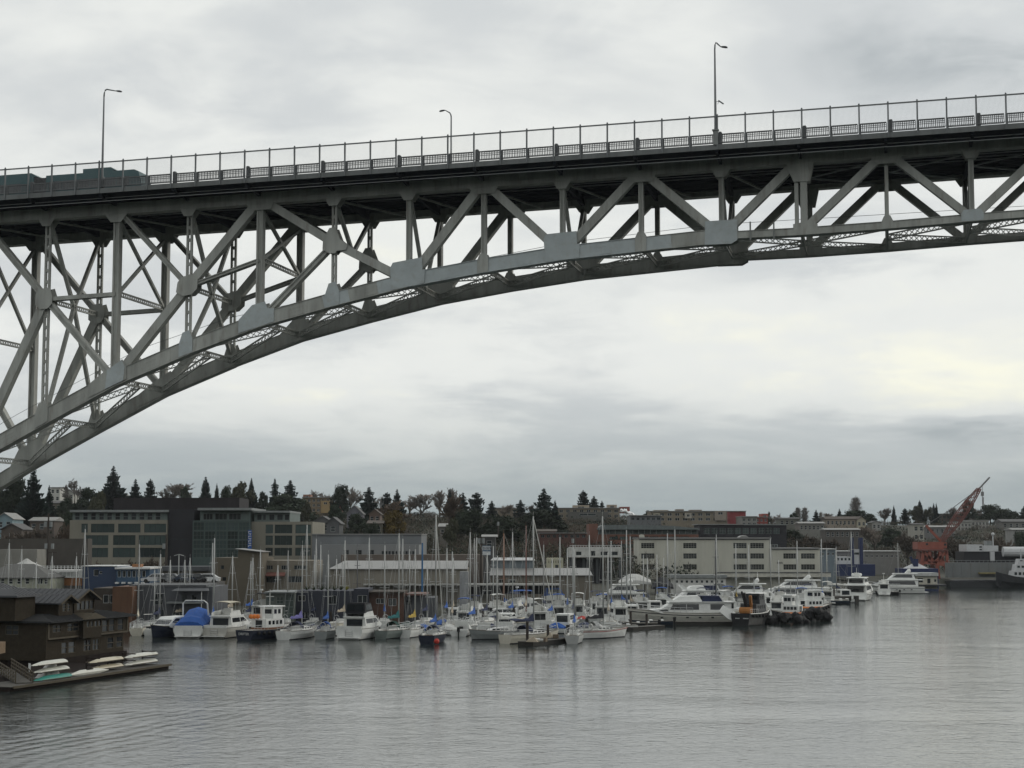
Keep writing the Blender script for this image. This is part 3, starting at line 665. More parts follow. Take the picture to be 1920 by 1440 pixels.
b.wall(DARKCL, 20, [(318,1010,350,1012,3,1)], fm=DKF, u0=313.2, u1=362, v0=954.5, y=.9, name='dark_core')
gw = [(364+k*21.2, v, 383+k*21.2, v+15, 3, 2) for k in range(5) for v in (979, 996, 1013, 1030)]
b.wall(mat('green_curtain_wall', (.055,.082,.078), .4), 20, gw, fm=mat('green_mullion', (.085,.11,.105), .5), gm=GT, u0=362.2, u1=470, v0=976, y=-.8, name='glass_wing', reveal=.3)
b.wall(mat('green_grey_panel', (.17,.21,.20)), 18, [(380,963,398,974.5,3,1),(402,963,424,974.5,3,1),(428,963,450,974.5,3,1)], fm=GRYF, gm=GL, u0=374, u1=468, v0=957, v1=976, y=.3, name='upper_storey')
b.slab(372, 952.5, 473, 957, -1.5, 18, GRYF)
rw = [(u, v, u2, v2, 3, 1) for u, u2 in ((497,511),(514,547),(553,582)) for v, v2 in ((983.5,1000),(1004,1022),(1027,1042))]
b.wall(CONC, 22, rw, fm=DKF, gm=GT, u0=470.2, u1=585, v0=978, y=.6, name='end_wing', reveal=.6)
b.wall(mat('green_grey_panel', (.17,.21,.20)), 16, [(479,964,488,975,1,1),(490,964,496,975,1,1),(502,964,512,975,1,1),(517,964,528,975,1,1),(531,964,540,975,1,1)], fm=GRYF, gm=GL, u0=473.5, u1=541, v0=961, v1=977.8, y=1.6, name='upper_storey')
b.slab(473.3, 957.5, 542, 961, .6, 18, GRYF)
b.wall(mat('penthouse_cladding', (.016,.013,.015), .8, 0, .3, 1.0, vert=True), 12, u0=200, u1=440, v0=932, v1=956.5, y=5, name='penthouse')
mb = MB(); mb.box(b.lx(467), b.lx(474), -1.5, -1.3, b.lz(1029), b.lz(994)); mb.build('blue_banner', mat('banner_blue', (.02,.08,.30), .6), b.o)
mb = MB()
for k in range(7):
    z = b.lz(996.5+k*4.4); x = b.lx(470.5); mb.box(x-.28, x+.28, -1.53, -1.51, z-.05, z+.05); mb.box(x-.28+(k%2)*.3, x-.18+(k%2)*.3, -1.54, -1.512, z-.25, z+.02)
mb.build('banner_lettering', WHITE, b.o)

# grey warehouse and the long sheds on the shore
b = Bld('warehouse', 'pale grey flat-roofed warehouse behind the masts, right of the office block', 'warehouse', 585, 790, 1002, 318)
b.wall(GREYW, 20, v0=1002.6); b.slab(584, 1000.8, 791, 1002.6, -.3, 20, PALEROOF)
b.wall(mat('light_grey_siding', (.20,.208,.212), .7, 0, .08, .4, (.2,.2,.2), .3, vert=True), 8, [(652,1031,662,1040,2,2),(675.5,1031,685.5,1040,2,2),(698,1031,708,1040,2,2)]+[(722+k*6.2,1033,726.5+k*6.2,1041,1,2) for k in range(10)], u0=610, u1=790, v0=1021, y=-8.2, fm=DKF, name='front_block')
b = Bld('low_brick_building', 'low brown-grey building behind the long pale-roofed shed', 'building', 640, 905, 1040, 304)
b.wall(mat('drab_brick', (.13,.11,.095), .9, 0, .12, .6), 9)
b = Bld('boat_shed', 'long shed with sloping pale metal roof and blank tan wall behind the sailboats', 'shed', 618, 876, 1066, 286)
b.wall(mat('tan_siding', (.205,.19,.16), .85, 0, .08, .4, (.12,.11,.1), .35, vert=True), 14)
mb = MB(); mb.add([(b.lx(617),-.4,b.lz(1066.5)),(b.lx(877),-.4,b.lz(1066.5)),(b.lx(877),7,b.lz(1052)),(b.lx(640),7,b.lz(1052)),(b.lx(617),-.4,b.lz(1067.5)),(b.lx(877),-.4,b.lz(1067.5))], [(0,1,2,3),(0,4,5,1)])
mb.build('roof', PALEROOF, b.o)
mb = MB()
for k in range(30):
    x0 = b.lx(684+k*6); x1 = b.lx(690+k*6); z = b.lz(1096.5 + 1.2*rnd.random()); mb.box(x0+.01, x1-.01, -3.0, -.1, z, z+.22)
mb.build('tattered_awning', mat('awning_white', (.33,.33,.31), .7, 0, .15, 2), b.o)
b = Bld('boat_shed', 'shed with sloping pale roof and a blue-grey upper storey, left of the beige building', 'shed', 918, 1110, 1078, 292)
b.wall(BROWNW, 14, [(935+k*21,1086,945+k*21,1093,2,1) for k in range(2)])
mb = MB(); mb.add([(b.lx(917),-.4,b.lz(1078.5)),(b.lx(1111),-.4,b.lz(1078.5)),(b.lx(1107),6,b.lz(1066)),(b.lx(920),6,b.lz(1066)),(b.lx(917),-.4,b.lz(1079.4)),(b.lx(1111),-.4,b.lz(1079.4))], [(0,1,2,3),(0,4,5,1)]); mb.build('roof', PALEROOF, b.o)
b.wall(mat('blue_grey_siding', (.16,.19,.21), .7, 0, .08, .5), 9, u0=921, u1=1000, v0=1051, v1=1067, y=6.1, name='upper_storey')
mb = MB(); mb.add([(b.lx(919),5.6,b.lz(1051)),(b.lx(1004),5.6,b.lz(1051)),(b.lx(1002),11,b.lz(1046.5)),(b.lx(924),11,b.lz(1046.5)),(b.lx(919),5.6,b.lz(1052)),(b.lx(1004),5.6,b.lz(1052))], [(0,1,2,3),(0,4,5,1)]); mb.build('upper_roof', mat('bright_roof', (.36,.37,.37), .5), b.o)
b = Bld('crenellated_building', 'small pale yellow building with a toothed parapet behind the shed', 'building', 1026, 1056, 1047, 312)
b.wall(mat('pale_yellow', (.42,.41,.31), .85, 0, .1, .5), 8, [(1028.5+k*4.4,1051,1030+k*4.4,1056,1,1) for k in range(6)]+[(1041,1059,1047,1066,1,1)], fm=DKF)
mb = MB()
for k in range(7): mb.box(b.lx(1026.3+k*4.3), b.lx(1028.8+k*4.3), 0, .5, b.lz(1047), b.lz(1045.3))
mb.build('parapet', MATS['pale_yellow'], b.o)
b = Bld('boat_canopy', 'long low white canopy roof over dark berths in front of the shed', 'canopy', 870, 1050, 1096, 276, 1.2)
b.slab(870, 1095, 1050, 1097.5, -1.5, 3.5, mat('awning_white', (.6,.6,.57)), 'roof')
for k in range(9):
    mb = MB(); x = b.lx(876+k*21); mb.box(x-.06, x+.06, -1.2, -1.08, -1.6, b.lz(1097.6)); mb.build('post', DKF, b.o)
b.slab(872, 1097.8, 1048, 1115, 3.0, 3.3, DARKCL, 'back_wall')
b = Bld('gantry_office', 'white gantry building raised on dark legs, left of the beige building', 'building', 1068, 1165, 1026, 345)
b.wall(mat('gantry_white', (.50,.50,.48), .7, 0, .2, .8, (.2,.2,.2), .5), 8, [(1108,1033,1116,1042,1,1),(1080,1034,1090,1041,2,1),(1126,1034,1140,1041,3,1),(1146,1034,1158,1041,2,1)], v1=1045, fm=DKF)
for u in (1070, 1095, 1120, 1144, 1163):
    mb = MB(); mb.box(b.lx(u)-.25, b.lx(u)+.25, 1, 1.5, 0, b.lz(1045.2)); mb.build('leg', DKF, b.o)
mb = MB(); mb.box(b.lx(1072), b.lx(1130), 3, 7, 0, b.lz(1047)); mb.build('lower_room', DARKCL, b.o)
mb = MB()
for k in range(20): mb.box(b.lx(1068.5+k*5), b.lx(1068.5+k*5)+.08, -.05, .03, b.lz(1026), b.lz(1022.5))
mb.box(b.lx(1068), b.lx(1165), -.04, .02, b.lz(1023), b.lz(1022.3)); mb.build('railing', WHITE, b.o)
b = Bld('brick_office', 'long brick and green-grey metal office with a curved roof band above the beige building', 'office building', 1105, 1310, 992, 430)
BR = mat('brick', (.155,.075,.055), .9, 0, .15, .6)
b.wall(BR, 18, [(1143+k*19,1006,1159+k*19,1012,4,1) for k in range(8)]+[(1143+k*19,1020,1159+k*19,1027,4,1) for k in range(4)], v0=1002, fm=DKF, gm=GT)
b.wall(mat('green_metal', (.10,.125,.125), .6), 16, [(1133+k*11,993.5,1142+k*11,1001.5,4,1) for k in range(16)], u0=1121, u1=1308, v0=992.5, v1=1002, y=.4, fm=GRYF, gm=GT, name='window_band')
mb = MB(); pts = [(1119,991),(1130,984.5),(1200,984),(1260,986),(1311,991),(1311,993),(1119,993)]; mb.prism([(b.lx(u), b.lz(v)) for u, v in pts], -.8, 16); mb.build('roof', mat('green_roof', (.12,.14,.14), .6), b.o)
b.wall(BR, 14, u0=1104, u1=1121, v0=982, y=-.4, name='stair_tower')
b = Bld('low_office', 'dark low office with a glazed top floor right of the brick office', 'office building', 1312, 1475, 984, 440)
b.wall(DARKCL, 14, [(1320+k*14.5,990,1332+k*14.5,1001,4,2) for k in range(10)], fm=GRYF, gm=GT); b.slab(1308, 982.4, 1395, 984, -.5, 14, PALEROOF)
b.slab(1395.2, 983, 1476, 984.6, -.4, 14, GRYF)
# beige three-storey building
b = Bld('harbour_building', 'large beige three-storey harbour building with grouped small-paned windows', 'building', 1198, 1445, 1010, 362, 1.6)
ww = [(u, v, u2, v+10, 5, 3) for u, u2 in ((1202,1227),(1281,1306),(1375,1400),(1406.5,1432)) for v in (1018, 1037.5, 1058)]
b.wall(BEIGE, 16, ww, fm=mat('window_beige', (.26,.26,.235), .7), u1=1443)
b.slab(1196, 1007.6, 1446, 1010.2, -.4, 16, PALEROOF); b.slab(1199, 1010.3, 1442, 1011.8, -.18, -.01, DKF)
mb = MB(); pts = [(1199,1007.5),(1199,1003.5),(1203,1001.8),(1208,1003),(1209,1007.5)]; mb.prism([(b.lx(u), b.lz(v)) for u, v in pts], .3, 1.2); mb.build('parapet', BEIGE, b.o)
mb = MB(); mb.prism([(b.lx(u), b.lz(v)) for u, v in ((1390,1007.5),(1394,1004.5),(1402,1003.2),(1408,1007.5))], 3, 7); mb.build('roof_vent', PALEROOF, b.o)
ww = [(u, v, u2, v+10, 5, 3) for u, u2 in ((1468,1492),(1501,1527)) for v in (1037.5, 1058)]
b.wall(BEIGE, 13, ww, fm=MATS['window_beige'], u0=1443.3, u1=1537, v0=1029, y=-.25, name='lower_wing')
b.slab(1443.5, 1027, 1536, 1029.2, -.6, 12, PALEROOF); b.slab(1446, 1029.3, 1534, 1030.6, -.42, -.26, DKF)
b.slab(1340, 1072.6, 1553, 1074, -2.6, -.3, DKF, 'canopy'); b.slab(1342, 1074.1, 1553, 1081.5, -2.5, -2.3, mat('pale_fascia', (.46,.45,.40), .8), 'fascia')
mb = MB()
for k in range(9): mb.box(b.lx(1456+k*1.25), b.lx(1456.6+k*1.25), -.29, -.262, b.lz(1057), b.lz(1053+(k%3)*.6))
mb.build('wall_lettering', DKF, b.o)
mb = MB(); mb.box(b.lx(1449), b.lx(1461), 2, 4, b.lz(1026.9), b.lz(1020.5)); mb.box(b.lx(1450), b.lx(1454), 1.95, 2, b.lz(1025.5), b.lz(1021.5), 1); mb.box(b.lx(1455.5), b.lx(1459.5), 1.95, 2, b.lz(1025.5), b.lz(1021.5), 1); mb.build('roof_unit', [GRYF, DKF], b.o)

# tan blocks behind the floating houses
b = Bld('tan_block', 'blank drab brown block with two tiny windows behind the moored cruisers', 'building', 398, 491, 1046, 277)
b.wall(mat('drab_brown', (.115,.10,.075), .9, 0, .1, .5), 14, [(415,1060,421,1067,1,1),(418,1082,425,1089,1,1),(462,1038.5,466,1045,1,1)] [:2], fm=DKF)
mb = MB(); mb.prism([(b.lx(u), b.lz(v)) for u, v in ((446,1046),(491,1046),(491,1034),(447,1029.5))], .02, 8); mb.build('upper_storey', MATS['drab_brown'], b.o)
mb = MB(); mb.prism([(b.lx(u), b.lz(v)) for u, v in ((442,1028.4),(494,1034.4),(494,1035.4),(442,1029.6))], -.6, 8.5); mb.build('roof', PALEROOF, b.o)
b = Bld('shop_row', 'tan two-storey block with a red awning below the office block', 'building', 491.5, 590, 1051, 283)
b.wall(mat('tan_block', (.20,.18,.145), .85), 12, [(494,1060,512,1068,4,1),(528,1060,540,1068,3,1),(552,1060,575,1068,4,1),(498,1082,520,1092,3,1),(540,1080,570,1092,4,1)], fm=GRYF)
mb = MB(); mb.add([(b.lx(494),0,b.lz(1073)),(b.lx(537),0,b.lz(1073)),(b.lx(537),-1.6,b.lz(1079)),(b.lx(494),-1.6,b.lz(1079)),(b.lx(494),-1.6,b.lz(1080)),(b.lx(537),-1.6,b.lz(1080))], [(0,1,2,3),(3,2,5,4)]); mb.build('awning', mat('awning_red', (.17,.07,.055), .8), b.o)

# waterfront restaurants on the left
b = Bld('cottage', 'low pale green cottage with a broad grey hipped roof at the picture edge', 'building', -40, 96, 1083, 262)
b.wall(mat('pale_green', (.30,.31,.25), .8), 9, [(3+k*15.5,1085.5,10+k*15.5,1095,1,2) for k in range(4)]+[(72,1085.5,82,1095,2,1),(85,1086,91,1095,1,2)], fm=WHITE)
b.pitch(-40, 94, 1058, 1083, 9, mat('grey_shingle', (.105,.105,.10), .9, 0, .12, 2), hip=4)
o = thing('white_tent', 'white peaked marquee roof behind the grey-roofed cottage', 'tent', at(50, 1062, 275)); mb = MB()
zz = [(0,.0),(.5,1.1),(1.,1.45),(.0,0)]
rings = []
for r_, z_ in ((2.6,0),(1.7,.35),(.8,.8),(.15,1.25)): rings.append([(r_*1.0*math.cos(t*math.pi/4+.39), r_*math.sin(t*math.pi/4+.39), z_) for t in range(8)])
mb.loft(rings); mb.build('canopy', mat('tent_white', (.4,.4,.385), .7), o)
for sx in (-1,1):
    for sy in (-1,1): mb = MB(); mb.box(sx*1.9-.05, sx*1.9+.05, sy*1.9-.05, sy*1.9+.05, -3.6, .05); mb.build('pole', WHITE, o)
b = Bld('terrace_restaurant', 'white railed terrace building with an orange base beside the navy restaurant', 'restaurant', 76, 156, 1069, 270)
b.wall(mat('terrace_white', (.58,.58,.56), .7), 7, [(79,1073,104,1082,4,1),(112,1073,148,1082,5,1)], u0=76, u1=156, v0=1069, v1=1083, fm=WHITE, gm=glass('pale_glass', (.25,.26,.25), .3))
b.slab(77, 1083.2, 156, 1098, .2, 6, mat('orange_wood', (.26,.12,.05), .8), 'base')
mb = MB()
for k in range(13): x = b.lx(76.5+k*6.5); mb.box(x-.05, x+.05, -.02, .08, b.lz(1068.9), b.lz(1060.5))
for v in (1061, 1064): mb.box(b.lx(76), b.lx(156), -.01, .07, b.lz(v+.8), b.lz(v))
mb.build('terrace_railing', WHITE, b.o)
b = Bld('navy_restaurant', 'dark navy restaurant with white trim and a row of tall windows', 'restaurant', 156, 285, 1062, 268)
b.wall(NAVY, 9, [(177,1068,186,1080,1,1),(187.5,1071,193,1076,1,1)], u1=221, v0=1062, nx=1, nz=1)
b.slab(155, 1060.6, 221, 1062, -.15, 9, WHITE)
b.wall(mat('blue_siding', (.035,.075,.13), .6), 8, [(223.5+k*9.2,1070,230+k*9.2,1082,1,1) for k in range(6)], u0=221.2, u1=283, v0=1067, y=-.6, name='window_wing')
b.slab(219, 1063.5, 285, 1067, -1.0, 8, WHITE)
mb = MB(); mb.box(b.lx(246), b.lx(262), 1, 3, b.lz(1063.4), b.lz(1058)); mb.build('roof_box', mat('orange_wood', (.26,.12,.05)), b.o)
for k in range(5):
    mb = MB(); mb.box(b.lx(221.5+k*12), b.lx(227.5+k*12), -1.6, -.7, b.lz(1094), b.lz(1091)); mb.build('awning', WHITE, b.o)

# floating houses
FGREY = mat('slate_siding', (.085,.09,.10), .75, 0, .12, 1.2, vert=True); FNAVY = mat('midnight_siding', (.03,.034,.048), .75, 0, .12, 1.2, vert=True)
b = Bld('floating_house', 'brown wooden floating house with white-framed doors behind the dark boathouse', 'floating house', 176, 250, 1100, 233, .1)
b.wall(mat('cedar', (.12,.062,.035), .8, 0, .2, 1.5, vert=True), 10, [(203,1115,213,1131,1,1)], u0=217, v0=1100)
b.wall(mat('dark_cedar', (.05,.04,.032), .85), 9, [(195,1115,205,1131,1,1),(207,1115,213.5,1131,1,1)], u0=176, u1=216.8, v0=1103, y=.3, name='side_wing')
b = Bld('floating_house', 'slate grey two-storey floating house with balcony behind the blue-covered cruiser', 'floating house', 246, 404, 1100, 236, .1)
b.wall(FGREY, 11, [(250,1114,262,1124,1,2),(291,1114,307,1134,1,2),(343,1116,352,1132,1,1),(361,1116,371,1132,1,1),(254,1143,262,1158,1,1),(293,1143,309,1158,3,1),(325,1143,345,1160,3,1)], fm=GRYF)
b.slab(244, 1096.5, 388, 1099.9, -.1, 9, mat('dull_parapet', (.11,.115,.12), .8), 'parapet'); mb = MB()
mb.add([(b.lx(327),-1.6,b.lz(1107)),(b.lx(398),-1.6,b.lz(1107)),(b.lx(390),.5,b.lz(1100)),(b.lx(338),.5,b.lz(1100)),(b.lx(327),-1.6,b.lz(1108)),(b.lx(398),-1.6,b.lz(1108))], [(0,1,2,3),(0,4,5,1)]); mb.build('porch_roof', mat('slate_roof', (.085,.09,.097), .7), b.o)
b.slab(318, 1128, 384, 1131, -1.5, -.02, GRYF, 'balcony'); mb = MB(); mb.box(b.lx(382.6), b.lx(383.8), -1.5, -1.4, -.0, b.lz(1108)); mb.build('porch_post', WHITE, b.o)
b = Bld('floating_house', 'grey-green floating house with a tall grid window and red door', 'floating house', 500, 553, 1112, 238, .1)
b.wall(mat('sage_siding', (.10,.115,.105), .75), 10, [(503,1120,515,1128,2,1),(520,1120,532,1132,2,2),(535,1114,551,1162,2,4)], fm=mat('sage_frame', (.17,.20,.185), .6), gm=glass('sage_glass', (.10,.13,.125), .2))
b.slab(498, 1109.5, 555, 1112, -.5, 9, GRYF, 'roof_edge'); mb = MB(); mb.box(b.lx(524), b.lx(531), -.05, .02, b.lz(1164), b.lz(1139)); mb.build('door', mat('door_red', (.17,.06,.04), .7), b.o)
b = Bld('floating_house', 'midnight blue floating house with white square windows and roof plants', 'floating house', 553.5, 664, 1108, 240, .1)
b.wall(FNAVY, 11, [(560,1116,574,1127,2,1),(617,1117,632,1133,1,1),(567,1148,579,1160,2,1),(645,1148,655,1158,2,1)], u1=664)
b.wall(FNAVY, 8, [(672,1116,689.5,1131,2,1)], u0=664.3, u1=692, v0=1104, y=-.4, name='bay')
mb = MB()
for k in range(7):
    u = 570+k*13+rnd.random()*5; c = Vector((b.lx(u), 2, b.h+.05))
    for q in range(26):
        a = rnd.random()*6.28; l = .25+rnd.random()*.6; e = c + Vector((math.cos(a)*l, math.sin(a)*l*.6, .25+rnd.random()*.6)); mb.add([c+Vector((.05,0,0)), c-Vector((.05,0,0)), e], [(0,1,2)], 1 if k == 6 else 0)
mb.build('roof_plants', [mat('shrub_green', (.03,.045,.022), .8), mat('yellow_plant', (.28,.27,.06), .8)], b.o)
b = Bld('floating_house', 'reddish brown floating house behind the yellow and teal sail covers', 'floating house', 692.5, 757, 1112, 241, .1)
b.wall(mat('red_brown_siding', (.095,.052,.038), .8, 0, .15, 1), 9, [(706,1122,722,1132,2,1),(729,1122,744,1136,2,1)]); b.slab(690, 1109, 759, 1112, -.8, 9, mat('dark_cedar', (.05,.04,.032)), 'roof_edge')
b = Bld('floating_house', 'small charcoal floating house under a rust-coloured roof beside the blue pole', 'floating house', 757.5, 816, 1121, 243, .1)
b.wall(FGREY, 9, [(762,1126,772,1134,1,1),(790,1142,802,1156,2,1)], fm=DKF); b.slab(763, 1113, 800, 1116, -.9, 8, mat('rust_roof', (.16,.09,.075), .8), 'roof')
mb = MB(); mb.box(b.lx(770), b.lx(797), 0, 5, b.lz(1120.8), b.lz(1116.2)); mb.build('clerestory', FGREY, b.o)
b = Bld('blue_grey_kiosk', 'tall grey panel hut between the two long sheds', 'hut', 862, 878, 1072, 270)
b.wall(mat('panel_grey', (.26,.27,.28), .7), 3)

# utility poles, signs
WOOD = mat('pole_wood', (.05,.042,.036), .9)
def pole(label, u, v0, v1, Y, trans=(), arms=()):
    z0 = zat(v1, Y); o = thing('utility_pole', label, 'utility pole', (xat(u, Y), Y, z0)); H = zat(v0, Y)-z0
    mb = MB(); mb.tube([(0,0,0),(0,0,H)], [.2,.13], 8); mb.build('pole', WOOD, o)
    for du, v in trans:
        mb = MB(); x = du/3200*Y; z = zat(v, Y)-z0; mb.tube([(x,-.1,z-.45),(x,-.1,z+.45)], .27, 8); mb.build('transformer', GRYF, o)
    for v, l in arms:
        mb = MB(); z = zat(v, Y)-z0; mb.box(-l, l, -.06, .06, z-.07, z+.07); mb.build('crossarm', WOOD, o)
pole('dark utility pole with four grey transformers beside the office block', 90, 962, 1066, 290, ((-5,983),(5,983),(-3,1024),(9,1024)), ((968,1.1),(1036,1.6)))
pole('utility pole with paired transformers next to the blue and white sign', 902, 1006, 1092, 290, ((-3.5,1014),(3.5,1014)), ((1008,.8),))
pole('thin utility pole with one transformer in front of the office block', 312, 1002, 1082, 292, ((-4,1024),))
pole('utility pole rising behind the gantry building', 1077, 996, 1085, 350, ((-3,1014),), ((1002,.9),))
pole('bare utility pole on the slope left of the tall cluster of firs', 934, 978, 1006, 400, ((0,982),))
b = Bld('billboard', 'small blue and white sign on posts beside the utility pole', 'sign', 904.5, 920, 1023, 289, zat(1041, 289))
mb = MB(); mb.box(0, b.w, 0, .12, 0, b.h); mb.build('panel', mat('sign_blue', (.10,.15,.22), .6), b.o)
mb = MB(); mb.box(.03, b.w-.03, -.02, -.004, b.lz(1031), b.lz(1024)); mb.box(.03, b.w-.03, -.02, -.004, b.lz(1040.5), b.lz(1034)); mb.build('panel_face', mat('sign_white', (.5,.52,.53), .6), b.o)
mb = MB()
for k in range(6): mb.box(.14+k*.22, .24+k*.22, -.034, -.022, b.lz(1030.6), b.lz(1025)); 
for k in range(6): mb.box(.14+k*.22, .30+k*.22, -.034, -.022, b.lz(1027.3+(k%2)), b.lz(1026.6+(k%2)))
mb.build('lettering', mat('sign_ink', (.06,.08,.10), .6), b.o)
for x in (.2, b.w-.2): mb = MB(); mb.box(x-.06, x+.06, .02, .1, -4.5, .0); mb.build('post', DKF, b.o)
b = Bld('notice_board', 'small white notice board left of the office block', 'sign', 119, 134, 1012, 300, zat(1020, 300))
mb = MB(); mb.box(0, b.w, 0, .1, 0, b.h); mb.build('panel', mat('notice_white', (.75,.75,.73), .6), b.o)
mb = MB(); mb.box(.15, b.w-.15, -.02, -.003, b.h*.35, b.h*.6); mb.build('lettering', DKF, b.o)
for x in (.3, b.w-.3): mb = MB(); mb.box(x-.05, x+.05, .02, .08, -5, 0); mb.build('post', DKF, b.o)
# dark retaining wall / road edge behind the left waterfront
b = Bld('retaining_wall', 'long plain brown-grey wall below the hillside at the left', 'wall', -60, 165, 1010, 298)
b.wall(mat('retaining_wall', (.075,.068,.06), .9, 0, .15, .4), 3)
b = Bld('grey_shed', 'pale grey plank shed in front of the brown retaining wall', 'shed', -10, 70, 1030, 284)
b.wall(mat('plank_grey', (.21,.205,.185), .85, 0, .12, .6), 6)
b = Bld('diner', 'low dark diner with flat grey roof behind the parked cars', 'building', 300, 396, 1066, 282)
b.wall(BROWNW, 8, [(336+k*15,1076,346+k*15,1083,2,1) for k in range(4)], v0=1070, fm=GRYF); b.slab(298, 1062, 398, 1070, -.6, 7, mat('slate_roof', (.14,.145,.155)), 'roof')

# unseen bank added behind the camera, raised to block low sky light
mb = MB(); NX, NY = 40, 16
def back_z(x, y): t = -110 - y; return min(2, t*.5) + 128*smooth((t-8)/420) + (noise.noise(Vector((x*.02, y*.03, 3)))*7 + noise.noise(Vector((x*.09, y*.09, 7)))*5)*smooth(t/30)
xs = [-1250+2500*i/NX for i in range(NX+1)]; yb = [-108-520*j/NY for j in range(NY+1)]
mb.add([(x, y, back_z(x, y)) for y in yb for x in xs], [(j*(NX+1)+i, (j+1)*(NX+1)+i, (j+1)*(NX+1)+i+1, j*(NX+1)+i+1) for j in range(NY) for i in range(NX)])
tag(mb.build('blocker_bank', mat('blocker_ground', (.05,.055,.04), .95, 0, .4, .1), None, True), None, None, None, 'structure')
# ------------------------------------------------------------------ the dark boathouse at the left, standing on its float
def make_boathouse():
    e1 = Vector((.284, .959, 0)).normalized(); ang = math.atan2(e1.y, e1.x)        # local x runs away along the float, y to the left
    C0 = Vector((-43.9, 163, .0))
    o = thing('boathouse', 'dark brown three-storey wooden boathouse with metal roofs at the left edge', 'boathouse', C0, ang)
    BS = mat('boathouse_shingle', (.034,.027,.018), .85, 0, .22, 2.5, (.018,.015,.012), .6, .2, 14, spec=.15); BT = mat('boathouse_trim', (.075,.062,.042), .8, 0, .1, 2)
    RF = mat('boathouse_metal_roof', (.075,.078,.085), .5, .2, .12, .8); BD = mat('boathouse_base', (.020,.015,.013), .9, spec=.1)
    WG = glass('boathouse_glass', (.05,.055,.06), .06)
    def lxu(u, y=0.0):                                # picture column -> local x on the wall plane y
        e2 = Vector((-e1.y, e1.x, 0)); p = C0 + e2*y; k = (u-960)/F_PX*(cP + (HORIZON-720)/F_PX*sP)
        # (p.x + e1.x t) = k (p.y + e1.y t)
        k = xat(u, 1.0); return (k*p.y - p.x)/(e1.x - k*e1.y)
    def zv(v, x, y=0.0):
        e2 = Vector((-e1.y, e1.x, 0)); p = C0 + e2*y + e1*x; return zat(v, p.y)
    def wallp(name, x0, x1, z0, z1, y, dep, wins, m=BS, fm=BT, par=o):
        me = wall_mesh(name, x1-x0, z1-z0, dep, [(a-x0, c-z0, b-x0, d-z0) for a, b, c, d, n, k in wins], m, .12)
        w = obj(name, me, par, (x0, y, z0))
        for a, b, c, d, n, k in wins: obj('window', win_mesh(b-a, d-c, n, k, fm, WG, .09), par, (a, y-.05, c))
        return w
    # ground storey, second storey with jetties, third storey
    wallp('ground_storey', .2, 14.9, .75, 2.72, .35, 13, [(lxu(u0,.35), lxu(u1,.35), 1.2, 2.25, n, 2) for u0, u1, n in ((120,130,1),(133,145,1),(161,175,2),(178,190,2),(205,217,1),(222,234,1))])
    wins = [(lxu(u0), lxu(u1), z0, z1, n, 2) for u0, u1, z0, z1, n in ((103,119,3.35,4.1,2),(130,151,3.3,4.1,2),(195,205,2.95,4.15,1),(208,218,2.95,4.15,1),(224,235,2.95,4.15,1))]
    wallp('second_storey', 0, 15.05, 2.75, 4.45, 0, 14, wins)
    xa, xb = lxu(160, -.5), lxu(193, -.5)
    wallp('bay', xa, xb, 2.55, 4.40, -.5, .48, [(lxu(166,-.5)+k*.75, lxu(166,-.5)+k*.75+.6, 3.6, 4.15, 1, 1) for k in range(4)])
    for x in (0.03, 5.6, 15.0):                           # corner boards and the belt between storeys
        mb = MB(); mb.box(x-.12, x+.12, -.06, -.004, 2.76, 4.4); mb.build('corner_board', BT, o)
    mb = MB(); mb.box(-.05, 15.1, -.09, -.003, 2.70, 2.86); mb.build('belt_course', BT, o)
    # main hipped skirt roof
    def hip(x0, x1, y0, y1, z0, z1, ins, name, m=RF):
        mb = MB(); a = ins; mb.add([(x0,y0,z0),(x1,y0,z0),(x1,y1,z0),(x0,y1,z0),(x0+a,y0+a,z1),(x1-a,y0+a,z1),(x1-a,y1-a,z1),(x0+a,y1-a,z1)], [(0,1,5,4),(1,2,6,5),(2,3,7,6),(3,0,4,7),(4,5,6,7)])
        mb.box(x0+.02, x1-.02, y0+.02, y1-.02, z0-.16, z0-.004); r = mb.build(name, m, o)
        mb = MB(); n = int((x1-x0)/.55)
        for k in range(1, n):
            x = x0+(x1-x0)*k/n
            t0 = min(1, min((x-x0)/a, (x1-x)/a)) if a else 1
            mb.beam((x, y0, z0+.02), (x, y0+a*t0, z0+(z1-z0)*t0+.02), .05, .045, (1,0,0))
        mb.build('standing_seams', m, r)
        return r
    DR = mat('boathouse_shingle_roof', (.038,.039,.041), .85, 0, .15, 3, spec=.15)
    hip(-.7, 15.8, -.75, 14.6, 4.47, 5.0, 2.6, 'skirt_roof', DR)
    mb = MB(); xg = lxu(180, -.8); mb.prismx([(-.8, 4.46), (-.1, 4.46), (-.1, 4.5)], xg-1.9, xg+1.9)
    mb = MB(); mb.add([(xg-2.2,-.95,4.40),(xg+2.2,-.95,4.40),(xg,-.95,5.0),(xg,1.6,5.0),(xg-2.2,1.6,4.42),(xg+2.2,1.6,4.42)], [(0,2,3,4),(1,5,3,2),(0,1,2)]); mb.build('porch_gable', BT, o)
    # third storey: gabled block and a dormer facing the water
    x3a, x3b = lxu(142, 1.3), lxu(180, 1.3)
    wallp('third_storey', x3a, x3b, 4.7, 6.3, 1.3, 9, [(lxu(u,1.3), lxu(u,1.3)+.75, 5.2, 6.1, 1, 1) for u in (147,155,163,171)])
    xd0, xd1 = lxu(113, .9), lxu(139, .9)
    wallp('dormer', xd0, xd1, 4.6, 6.15, .9, 7, [(lxu(120,.9), lxu(127,.9), 5.2, 6.0, 1, 3), (lxu(129,.9), lxu(135,.9), 5.2, 6.0, 1, 3)])
